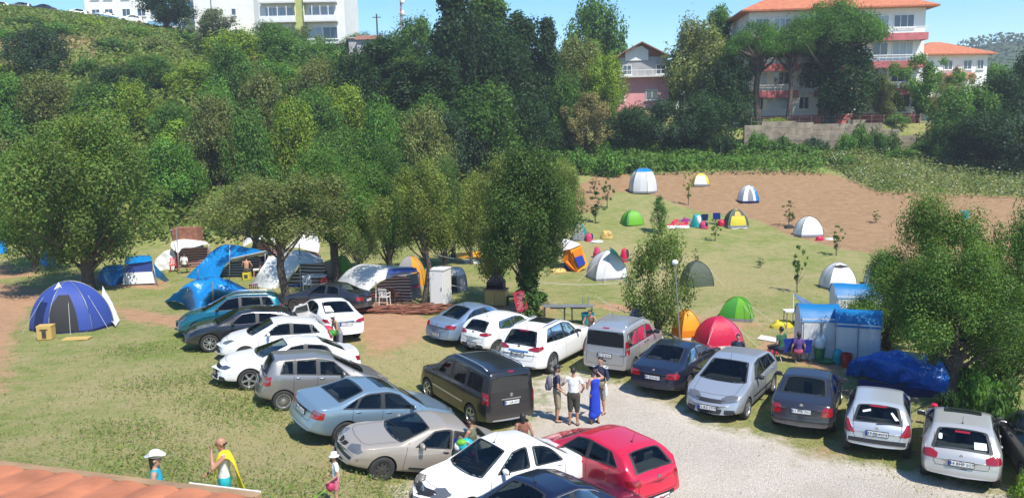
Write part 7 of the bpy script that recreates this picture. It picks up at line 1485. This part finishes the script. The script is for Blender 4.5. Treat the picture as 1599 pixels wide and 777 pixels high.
mat_on_ground([(712,404),(756,402),(752,393),(714,396)], 'amber', 'orange mat spread on the grass', 'groundsheet', 'groundsheet', .15); mat_on_ground([(1040,354),(1074,353),(1076,342),(1052,345)], 'redf', 'red blanket draped beside the conical sapling', wr=.25); mat_on_ground([(1056,347),(1078,346),(1080,338),(1066,340)], 'royal', 'blue blanket behind the red one', wr=.2); mat_on_ground([(1043,358),(1077,356),(1076,352),(1042,353)], 'whitefab', 'white sheet under the red blanket', wr=.05); mat_on_ground([(1142,358),(1168,357),(1166,353),(1140,354)], 'whitefab', 'white sheet before the yellow-fronted tent', wr=.05)
mat_on_ground([(1182,530),(1236,540),(1234,533),(1188,524)], 'whitefab', 'long white mat lying left of the cabin tents', wr=.02); mat_on_ground([(1194,552),(1216,553),(1218,545),(1200,543)], 'redf', 'red patterned mat by the seated campers', wr=.05)
mat_on_ground([(1100,545),(1110,548),(1114,543),(1104,541)], 'crate', 'brown mat at the edge of the red tent', wr=.03)
# blue parasol folded on a stand
g = P(1238, 508); r = empty('parasol', g, 0, 'half closed blue and white striped parasol leaning on its pole', 'parasol'); top = PD(1239, 458, g.y)-g; b = MB(); b.tube([(0,0,0), top], .02, 6); b.build('pole', M['plwhite'], r)
e2 = PD(1262, 476, g.y)-g; b = MB(); n = 8; ax = (e2-top); L_ = ax.length; a1 = ax.normalized(); u1 = a1.cross(Vector((0,1,0))).normalized(); u2 = a1.cross(u1)
ring = lambda t, q: [top+a1*L_*t+(u1*math.cos(k*math.pi/4)+u2*math.sin(k*math.pi/4))*q*(1 if k % 2 else .7) for k in range(8)]; rg = [ring(0,.02), ring(.5,.14), ring(1,.24)]; V = [v for q in rg for v in q]; b.add(V, [(i*8+j, i*8+(j+1) % 8, (i+1)*8+(j+1) % 8, (i+1)*8+j) for i in range(2) for j in range(8)]); b.build('canopy', fabric('parasol_cloth', (.20,.32,.52), .6), r)
t = table(1240, 511, .9, .5, .75, 'plwhite', 'small white camping table under the blue parasol')
# firewood and rails before the striped room
r = empty('woodpile', P(628, 487), 0, 'reddish woodpile of loose branches in front of the brown striped shelter', 'woodpile'); rr = random.Random(3); b = MB()
for i in range(120): a = rr.uniform(-.4,.4); x, y, z = rr.uniform(-1.9,1.9), rr.uniform(-.6,.6), rr.uniform(.02,.28); l = rr.uniform(.3,.8); b.tube([(x-l*math.cos(a),y-l*math.sin(a),z),(x+l*math.cos(a),y+l*math.sin(a),z+rr.uniform(-.08,.08))], rr.uniform(.015,.04), 5)
b.build('branches', mat('red_wood', (.20,.075,.045), .85, noise=(4,.4)), r)
# lamp pole, string poles, ropes
g = P(1063, 545); r = empty('lamp_pole', g, 0, 'slender metal lamp pole in front of the many-stemmed tree', 'lamp pole'); top = PD(1054, 412, g.y)-g; b = MB(); b.tube([(0,0,-.1), top], [.035,.022], 8); b.build('pole', M['pole'], r); b = MB(); b.ball(top+Vector((0,0,.06)), (.13,.13,.11), 12, 8); b.build('lamp_globe', M['plwhite'], r, smooth=True)
def rope(pts, label, r_=.012, sag=.2):
    a, b_ = pts; m = MB(); m.tube([a.lerp(b_, t)-Vector((0,0,sag*4*t*(1-t))) for t in np.linspace(0,1,10)], r_, 4); o = m.build('rope', M['rope'], None); tag(o, label, 'rope', 'guy ropes strung over the meadow')
rope((P(683,440)+Vector((0,0,1.6)), P(818,492)+Vector((0,0,2.6))), 'rope strung from the white cabinet to the ivy-covered tree'); rope((P(700,470)+Vector((0,0,.9)), P(770,470)+Vector((0,0,.9))), 'pale rope between the cabinet and the barbecue'); rope((P(840,470)+Vector((0,0,1.0)), P(1000,448)+Vector((0,0,.4))), 'pale rope from the ivy-covered tree towards the silver pyramid tent'); rope((P(840,460)+Vector((0,0,.5)), P(900,500)+Vector((0,0,.2))), 'pale rope slanting down beside the wash tables'); rope((P(930,498)+Vector((0,0,1.1)), P(1010,530)+Vector((0,0,1.0))), 'rope behind the tall silver van')
r = empty('marker_post', P(1457, 664), 0, 'short orange-red post in the grass by the right-hand tree', 'post'); b = MB(); b.tube([(0,0,0),(0,0,.6)], [.09,.08], 10); b.build('post_body', mat('post_red', (.55,.08,.03), .5), r, smooth=True); b = MB(); b.ball((0,0,.62), (.10,.10,.06), 10, 6); b.build('cap', M['redf'], r)
# ---------------------------------------------------------------- people
SK = mat('skin', (.42,.23,.15), .55, noise=(6,.08)); SK2 = mat('skin_tan', (.36,.18,.11), .55, noise=(6,.08)); HAIR = mat('dark_hair', (.018,.013,.010), .6); EYE = mat('eye', (.02,.02,.02), .2); LIP = mat('lip', (.28,.09,.07), .5)
def cloth(n, c): return mat(n, c, .85, noise=(5,.12), bump=(14,.6,.02))
def blob(name, segs, m, parent, vox=.02, sm=4, extra=None, mats=None):
    """segs: (a, ra, b, rb) tapered capsules fused into one continuous skin"""
    b = MB()
    for a, ra, c, rb in segs:
        a, c = Vector(a), Vector(c); n = max(2, int((c-a).length/.03)); ra_ = ra if isinstance(ra, tuple) else (ra,)*2; rb_ = rb if isinstance(rb, tuple) else (rb,)*2
        for i in range(n+1): t = i/n; r0 = ra_[0]*(1-t)+rb_[0]*t; r1 = ra_[1]*(1-t)+rb_[1]*t; b.ball(a.lerp(c, t), (r0, r1, max(min(r0, r1), .5*(r0+r1)*.9)), 10, 6)
    o = b.build(name, m, None); md = o.modifiers.new('r', 'REMESH'); md.mode = 'VOXEL'; md.voxel_size = vox; s_ = o.modifiers.new('s', 'SMOOTH'); s_.iterations = sm; s_.factor = .5
    dg = bpy.context.evaluated_depsgraph_get(); me = bpy.data.meshes.new_from_object(o.evaluated_get(dg)); o.modifiers.clear(); bpy.data.objects.remove(o)
    me.materials.clear(); [me.materials.append(x) for x in (mats or [m])]
    if extra:
        b2 = bmesh.new(); b2.from_mesh(me); k = bpy.data.meshes.new('x'); k.from_pydata([tuple(v) for v in extra.v], [], extra.f); k.polygons.foreach_set('material_index', extra.mi); k.update(); b2.from_mesh(k); b2.to_mesh(me); b2.free()
    me.polygons.foreach_set('use_smooth', [True]*len(me.polygons)); o = bpy.data.objects.new(name, me); C.objects.link(o); o.parent = parent; return o
def person(loc, face, H, label, top=None, sleeves=.5, bottom=None, legs=.5, hair='short', hat=None, elb=None, wri=None, sit=False, skin=None, dress=None, lean=0., fem=0, ankles=None, knees=None, hatm=None, headdir=(0,-1), group=None, beard=False, sit_h=.45):
    """face: compass angle the person faces (degrees from +X); the local front is -Y"""
    r = empty('person', loc, R(face+90), label, 'person', group); k = H/1.75; r.scale = (k,k,k); skin = skin or SK
    dz = 0 if not sit else -(.92-sit_h-.08); L = lambda x, y, z: Vector((x, y-(lean*(z-.92-dz) if z > .92+dz else 0), z))
    sh = .185-.025*fem; hp = .095
    pel, che, nk = L(0,0,.96+dz), L(0,.0,1.30+dz), L(0,.01,1.50+dz); hd = L(headdir[0]*.02,-.02,1.635+dz)
    S1 = [L(-sh,0,1.425+dz), L(sh,0,1.425+dz)]
    E1 = elb or [(-.26,.03,1.14),(.26,.03,1.14)]; W1 = wri or [(-.27,-.09,.90),(.27,-.09,.90)]
    E1 = [Vector(e)+Vector((0,-lean*(e[2]-.92) if e[2] > .92 else 0,dz)) for e in E1]; W1 = [Vector(w)+Vector((0,-lean*(w[2]-.92) if w[2] > .92 else 0,dz)) for w in W1]
    Kn = knees or ([(-.10,-.02,.50),(.10,-.03,.50)] if not sit else [(-.13,-.42,sit_h+.07),(.13,-.42,sit_h+.07)]); An = ankles or ([(-.11,.03,.09),(.12,.0,.09)] if not sit else [(-.13,-.42,.09),(.13,-.46,.09)])
    Kn = [Vector(a) for a in Kn]; An = [Vector(a) for a in An]; Hp = [Vector((-hp,0,.93+dz)), Vector((hp,0,.93+dz))]
    segs = [(pel, (.15,.105), L(0,0,1.12+dz), (.135-.015*fem,.095)), (L(0,0,1.12+dz), (.135-.015*fem,.095), che, (.155-.015*fem,.105)), (che, (.155-.015*fem,.105), L(0,0,1.40+dz), (.13,.085)), (S1[0], .058, S1[1], .058), (L(0,0,1.42+dz), .06, nk, .052), (nk, .05, hd-Vector((0,0,.04)), .055),
        (hd+Vector((0,.012,.015)), (.078,.096), hd+Vector((0,.005,.03)), (.078,.095)), (hd+Vector((0,-.022,-.055)), .052, hd+Vector((0,-.03,-.075)), .042), (hd+Vector((0,-.092,.0)), .014, hd+Vector((0,-.104,-.022)), .016), (hd+Vector((-.082,.01,0)), .018, hd+Vector((-.084,.012,-.02)), .014), (hd+Vector((.082,.01,0)), .018, hd+Vector((.084,.012,-.02)), .014)]
    for i in (0, 1):
        segs += [(S1[i], .056, E1[i], .042), (E1[i], .041, W1[i], .028), (Hp[i], .092, Kn[i], .058), (Kn[i], .058, Kn[i].lerp(An[i], .35), .060), (Kn[i].lerp(An[i], .35), .058, An[i], .036), (An[i]+Vector((0,.02,-.04)), .036, An[i]+Vector(((-.02,.02)[i],-.15,-.06)), .030)]
    ex = MB()
    for i in (0, 1):                                 # hands: palm, four fingers with a bend, thumb from the side
        d = (W1[i]-E1[i]).normalized(); s_ = d.cross(Vector((0,1,0)));  s_ = (s_ if s_.length > .2 else Vector((1,0,0))).normalized(); n_ = d.cross(s_); pc = W1[i]+d*.05
        segs.append((W1[i], .027, pc+d*.02, (.036,.022)))
        for f, ln in ((-1.5,.062),(-.5,.075),(.5,.070),(1.5,.055)): b0 = pc+d*.01+s_*f*.018; b1 = b0+d*ln*.6; b2_ = b1+(d*.7+n_*.7).normalized()*ln*.6; ex.tube([b0, b1, b2_], [.010,.009,.007], 5)
        b0 = W1[i]+d*.02+s_*.028; b1 = b0+(d*.6+s_*.8).normalized()*.035; ex.tube([b0, b1, b1+(d*.9+n_*.4).normalized()*.03], [.012,.010,.008], 5)
    for sx in (-1, 1): ex.ball(hd+Vector((sx*.032,-.088,.012)), (.013,.008,.008), 8, 5, 1)
    ex.ball(hd+Vector((0,-.083,-.052)), (.024,.010,.006), 8, 5, 2)
    blob('body', segs, skin, r, .018, 3, ex, [skin, EYE, LIP])
    if top:
        s2 = [(pel+Vector((0,0,-.02)), (.165,.122), L(0,0,1.12+dz), (.152-.012*fem,.112)), (L(0,0,1.12+dz), (.152-.012*fem,.112), che, (.172-.012*fem,.12)), (che, (.172-.012*fem,.12), L(0,0,1.40+dz), (.13,.09)), (S1[0]+Vector((.03,0,0)), .062, S1[1]-Vector((.03,0,0)), .062)]
        if sleeves > 0:
            for i in (0, 1): s2.append((S1[i], .060, S1[i].lerp(E1[i], min(sleeves, 1)), .056)); 
            if sleeves > 1:
                for i in (0, 1): s2.append((E1[i], .052, E1[i].lerp(W1[i], sleeves-1), .042))
        blob('shirt', s2, top, r, .02, 3)
    if bottom:
        s2 = [(pel+Vector((0,0,.03)), (.165,.125), pel-Vector((0,0,.05)), (.17,.125))]
        for i in (0, 1):
            q = Kn[i] if legs > 1 else Hp[i].lerp(Kn[i], legs*2 if legs <= .5 else 1); s2.append((Hp[i], .108, q, .088))
            if legs > .5: s2.append((Kn[i], .080, Kn[i].lerp(An[i], (legs-.5)*2*.9), .062))
        blob('shorts' if legs < .8 else 'trousers', s2, bottom, r, .02, 3)
    if dress: blob('dress', [(che+Vector((0,0,.06)), (.160,.12), L(0,0,1.12), (.135,.11)), (L(0,0,1.12), (.135,.11), pel, (.18,.14)), (pel, (.18,.14), Vector((0,0,.36)), (.20,.16)), (Vector((-.06,0,.36)), (.15,.15), Vector((.08,.02,.28)), (.15,.15)), (S1[0]+Vector((.03,0,-.02)), .06, S1[1]-Vector((.03,0,.02)), .06)], dress, r, .022, 3)
    for i in (0, 1): m = MB(); a = An[i]; m.ball(a+Vector(((-.01,.01)[i],-.07,-.078)), (.05,.135,.018), 12, 5); m.tube([a+Vector((-.045,-.10,-.06)), a+Vector((0,-.10,-.02)), a+Vector((.045,-.10,-.06))], .010, 5); m.build('sandal', M['black'], r, smooth=True)
    if hair:
        s3 = [(hd+Vector((0,.03,.035)), (.086,.092), hd+Vector((0,.012,.06)), (.08,.088))]
        if hair == 'long': s3 += [(hd+Vector((0,.06,.02)), (.085,.06), hd+Vector((0,.075,-.13)), (.06,.03))]
        if hair == 'bun': s3 += [(hd+Vector((0,.10,.05)), .04, hd+Vector((0,.12,.06)), .04)]
        if hair != 'bald': blob('hair', s3, HAIR, r, .016, 2)
        else: blob('hair', [(hd+Vector((-.07,.05,-.01)), .028, hd+Vector((0,.092,-.01)), .028), (hd+Vector((.07,.05,-.01)), .028, hd+Vector((0,.092,-.01)), .028)], HAIR, r, .014, 2)
    if beard: blob('beard', [(hd+Vector((-.05,-.04,-.06)), .025, hd+Vector((0,-.075,-.085)), .03), (hd+Vector((.05,-.04,-.06)), .025, hd+Vector((0,-.075,-.085)), .03)], HAIR, r, .014, 2)
    if hat:
        m = MB(); q = hd+Vector((0,.0,.06)); rot = Matrix.Rotation(math.pi/2, 4, 'X')
        if hat == 'cap': m.lathe([(.098,-.02),(.10,.02),(.085,.06),(.05,.085),(.001,.092)], Matrix.Translation(q) @ rot @ Matrix.Scale(1,4), 18); m.ball(q+Vector((0,-.12,.0)), (.07,.075,.010), 12, 5)
        else:
            br = .165 if hat == 'cowboy' else .15; n = 24; V = []; prof = [(.085,.0),(br*.75,.004),(br,.02 if hat == 'cowboy' else -.02),(br,.026 if hat == 'cowboy' else -.014),(.09,.012),(.088,.10),(.06,.125 if hat == 'cowboy' else .11),(.001,.10 if hat == 'cowboy' else .115)]
            for pr, pz in prof:
                for j in range(n): a = 2*math.pi*j/n; curl = (.05*abs(math.cos(a))**3 if hat == 'cowboy' and pr > .12 else 0); V.append(q+Vector((pr*math.cos(a)*(.85 if hat == 'cowboy' and pr > .12 else 1), pr*math.sin(a)*1.1, pz+curl)))
            m.add(V, [(i*n+j, i*n+(j+1)%n, (i+1)*n+(j+1)%n, (i+1)*n+j) for i in range(len(prof)-1) for j in range(n)])
        m.build('hat', hatm or M['plwhite'], r, smooth=True)
    return r
navy, whitec, khaki, olive, blued, grn = cloth('navy_cotton', (.02,.025,.06)), cloth('white_cotton', (.72,.71,.69)), cloth('khaki_cotton', (.30,.25,.16)), cloth('dark_olive_cotton', (.055,.05,.035)), cloth('blue_cotton', (.008,.04,.42)), cloth('green_cotton', (.02,.10,.05))
G1 = 'people standing together on the gravel'
r = person(P(870,657), 10, 1.74, 'man in a black cap with a grey backpack and khaki shorts', navy, .5, khaki, .62, 'short', 'cap', hatm=M['black'], wri=[(-.25,-.16,.95),(.25,-.18,.95)], group=G1, beard=True)
m = MB(); m.ball((0,.23,1.22), (.15,.10,.24), 12, 8); m.ball((0,.31,1.12), (.11,.05,.13), 10, 6); b = m.build('backpack', cloth('grey_pack', (.14,.13,.17)), r, smooth=True)
b = MB()
for x in (-.12,.12): b.tube([(x,.14,1.42),(x,.02,1.50),(x,-.13,1.38),(x*1.1,-.10,1.15),(x*1.1,.12,1.05)], .016, 5)
b.build('strap', cloth('strap', (.25,.23,.25)), r)
person(P(896,663), 80, 1.76, 'man in a white T-shirt and dark shorts seen from behind', whitec, .5, olive, .62, 'short', elb=[(-.31,.02,1.18),(.33,-.05,1.20)], wri=[(-.24,-.14,1.00),(.32,-.28,1.24)], group=G1, skin=SK2)
person(P(929,660), 110, 1.66, 'woman in a long royal blue dress with one hand raised to her head', None, hair='short', dress=blued, fem=1, elb=[(-.36,-.14,1.40),(.25,-.02,1.16)], wri=[(-.17,-.18,1.60),(.16,-.24,1.22)], group=G1)
r = person(P(938,644), 235, 1.78, 'man in a dark top with white shoulders standing behind the woman in blue', navy, 1.4, khaki, .6, 'short', elb=[(-.26,-.02,1.14),(.26,-.02,1.14)], wri=[(-.22,-.2,1.05),(.26,-.18,.98)], group=G1)
for sx in (-1,1): m = MB(); m.box((sx*.17,0,1.455), (.14,.11,.03), ry=sx*.35); m.build('shoulder_stripe', whitec, r)
m = MB(); m.ball((.28,-.2,.80), (.06,.05,.24), 10, 8); m.build('white_towel', whitec, r, smooth=True)
r = person(P(739,757), 158, 1.76, 'man in an olive tank top loading things through the open door of the beige saloon', cloth('olive_tank', (.13,.13,.075)), 0, olive, .6, 'short', elb=[(-.27,-.14,1.18),(.25,-.12,1.15)], wri=[(-.20,-.42,1.22),(.12,-.36,1.10)], beard=True, skin=SK2)
def bundle(loc, dims, m, label, name='bundle', cat='bundle', parts=()):
    q = empty(name, loc, 0, label, cat); b = MB(); b.ball((0,0,0), dims, 14, 9); o = b.build('bundle_body', m, q, smooth=True)
    for v in o.data.vertices: v.co *= 1+.16*mn.noise(v.co*6)
    for p, d, mm in parts: b = MB(); b.ball(p, d, 12, 8); b.build('fold', mm, q, smooth=True)
    return q
g = P(739,757); bundle(g+Vector((-.12,-.30,1.12)), (.22,.18,.22), M['plteal'], 'turquoise and green beach bundle held by the man in the tank top', parts=[((-.10,-.06,.14), (.14,.10,.08), M['lime']), ((-.2,-.02,.02), (.10,.1,.12), M['plwhite']), ((.1,-.10,-.12), (.1,.08,.10), M['pinkf'])])
o = sheet('blue_towel', [[g+Vector((-.42,-.18,1.28)), g+Vector((-.36,-.20,1.30)), g+Vector((-.30,-.2,1.27))],[g+Vector((-.42,-.16,.95)), g+Vector((-.35,-.24,.95)), g+Vector((-.28,-.18,.95))],[g+Vector((-.43,-.14,.66)), g+Vector((-.36,-.2,.64)), g+Vector((-.30,-.14,.66))]], M['royal'], None, wr=.04, freq=5); tag(o, 'blue towel hanging from the hand of the man at the beige saloon', 'towel')
r = person(P(527,792), 200, 1.16, 'small child in a white sun hat and white T-shirt by the beige saloon', whitec, .5, cloth('pink_shorts', (.55,.16,.2)), .3, 'long', 'sun', wri=[(-.20,-.22,1.02),(.22,-.2,1.0)], fem=1)
g = P(527,792); bundle(g+Vector((-.10,-.12,.52)), (.09,.07,.11), M['pinkf'], 'pink toy bag in the child\'s hand', 'toy_bag', 'bag'); m = MB(); m.tube([g+Vector((-.6,-.3,.22)), g+Vector((.02,-.1,.56))], .012, 6); o = m.build('stick', M['lime'], None); tag(o, 'thin green stick held by the child', 'stick')
def at(px, Y): q = PD(px, 740, Y); return Vector((q.x, Y, hgt(q.x, Y)))
r = person(at(350,13.5), 205, 1.72, 'balding man with a bright yellow towel over his shoulder and a hand at his face', whitec, 0, cloth('turquoise_shorts', (.01,.30,.34)), .6, 'bald', elb=[(-.28,-.02,1.16),(.24,-.20,1.28)], wri=[(-.27,-.24,1.02),(.07,-.19,1.52)], skin=SK2)
yl = fabric('yellow_towel', (.85,.62,.02), .8, wr=(12,.6,.02), trans=.1); T = r.matrix_basis
tw = [[(.02,-.17,.98),(.08,-.18,.98),(.15,-.17,.98)],[(.02,-.16,1.25),(.09,-.16,1.26),(.17,-.13,1.26)],[(.05,-.06,1.49),(.12,-.04,1.50),(.22,-.03,1.43)],[(.02,.12,1.46),(.14,.15,1.42),(.27,.12,1.36)],[(-.02,.19,1.10),(.14,.26,1.05),(.30,.24,1.02)],[(-.02,.24,.72),(.14,.34,.68),(.32,.36,.66)]]
r['x'] = 0; del r['x']
def local_sheet(name, rows, m, parent, **k): o = sheet(name, rows, m, None, **k); o.parent = parent; return o
local_sheet('towel', tw, yl, r, wr=.02, freq=4)
r = person(at(243,12.7), 15, 1.64, 'woman in a white cowboy hat and turquoise top at the roof edge', cloth('turquoise_top', (.01,.30,.42)), 0, blued, .5, 'long', 'cowboy', fem=1)
r = person(P(532,553), 215, 1.58, 'woman in a white cap and patterned top sorting things behind the open-doored saloon', cloth('patterned_top', (.25,.22,.18)), 0, cloth('grey_trousers', (.22,.21,.26)), 1, 'short', 'sun', lean=.35, elb=[(-.27,-.12,1.15),(.26,-.12,1.15)], wri=[(-.12,-.32,1.02),(.14,-.32,1.02)], fem=1, skin=SK2)
g = P(532,553); bundle(g+Vector((-.18,-.32,.92)), (.16,.12,.13), M['greenf'], 'green garment in the hands of the woman at the white saloon', 'garment', 'clothing'); bundle(P(513,545)+Vector((0,.0,.7)), (.28,.2,.24), M['redf'], 'red bag on the open door side of the white saloon', 'red_bag', 'bag')
person(P(818,738), 100, 1.60, 'dark-haired bare-shouldered person between the black van and the white saloon', cloth('brown_top', (.20,.08,.05)), 0, olive, .6, 'long', fem=1, skin=SK2)
person(P(924,541), 250, 1.56, 'shirtless man bending over the steel wash tables', None, 0, navy, .5, 'short', lean=.4, elb=[(-.3,-.2,1.2),(.3,-.2,1.2)], wri=[(-.22,-.42,1.1),(.24,-.42,1.08)], skin=SK2)
person(P(1152,562), 250, 1.7, 'dark-haired camper sitting on the grass beside the red tent', navy, .5, olive, .6, 'short', sit=True, sit_h=.12, knees=[(-.14,-.38,.40),(.14,-.38,.40)], ankles=[(-.14,-.62,.09),(.14,-.62,.09)])
person(P(1219,565), 120, 1.72, 'camper in a green T-shirt seated on the left blue folding chair', grn, .5, navy, .6, 'short', sit=True, wri=[(-.2,-.30,1.0),(.2,-.30,1.0)])
person(P(1246,567), 80, 1.5, 'dark-haired camper in purple seated on the right blue folding chair', cloth('purple_top', (.10,.05,.20)), .5, cloth('pink_trousers', (.4,.08,.14)), .6, 'long', sit=True, fem=1)
person(P(708,407), 60, 1.74, 'person in white and dark clothes bending over the orange mat', whitec, .5, navy, 1, 'short', lean=.5, elb=[(-.27,-.2,1.2),(.27,-.2,1.2)], wri=[(-.2,-.4,1.0),(.2,-.4,1.0)])
g = P(386,436); r = empty('stool_crate', g, 0, 'yellow plastic crate stool under the shirtless man', 'stool'); b = MB(); b.box((0,0,.22), (.42,.36,.44)); b.build('box', M['yellow'], r); b = MB(); b.box((0,-.19,.22), (.2,.02,.2)); b.build('opening', M['barkdark'], r)
person(g, 95, 1.8, 'shirtless man sitting on a yellow crate at the blue ridge tarp', None, 0, olive, .5, 'short', sit=True, lean=.15, elb=[(-.3,-.15,1.14),(.3,-.15,1.14)], wri=[(-.2,-.35,1.0),(.2,-.35,1.0)], skin=SK)
person(P(289,427), 80, 1.7, 'person in a white shirt sitting with their back to us beside the red chair', whitec, .6, olive, .6, 'short', sit=True)
person(P(316,416), 250, 1.66, 'person in grey and a white cap inside the red striped shelter', cloth('grey_top', (.2,.2,.22)), .5, navy, 1, 'short', 'sun')
person(P(408,432), 190, 1.6, 'person in a pinkish top seated at the white table under the blue tarp', cloth('pink_top', (.6,.2,.2)), .5, whitec, .6, 'short', sit=True)
# ---------------------------------------------------------------- haze
b = MB(); b.box((60, 255, 26), (760, 780, 66)); hz = b.build('haze', None, None); hm = bpy.data.materials.new('haze'); hm.use_nodes = True; nt = hm.node_tree; nt.nodes.remove(nt.nodes['Principled BSDF']); pv = nt.nodes.new('ShaderNodeVolumePrincipled')
pv.inputs['Color'].default_value = (.86,.92,1,1); pv.inputs['Density'].default_value = .0006; pv.inputs['Anisotropy'].default_value = .2; nt.links.new(pv.outputs[0], nt.nodes['Material Output'].inputs['Volume']); hz.data.materials.append(hm)
tag(hz, 'thin summer haze over the valley', 'haze', kind='stuff')
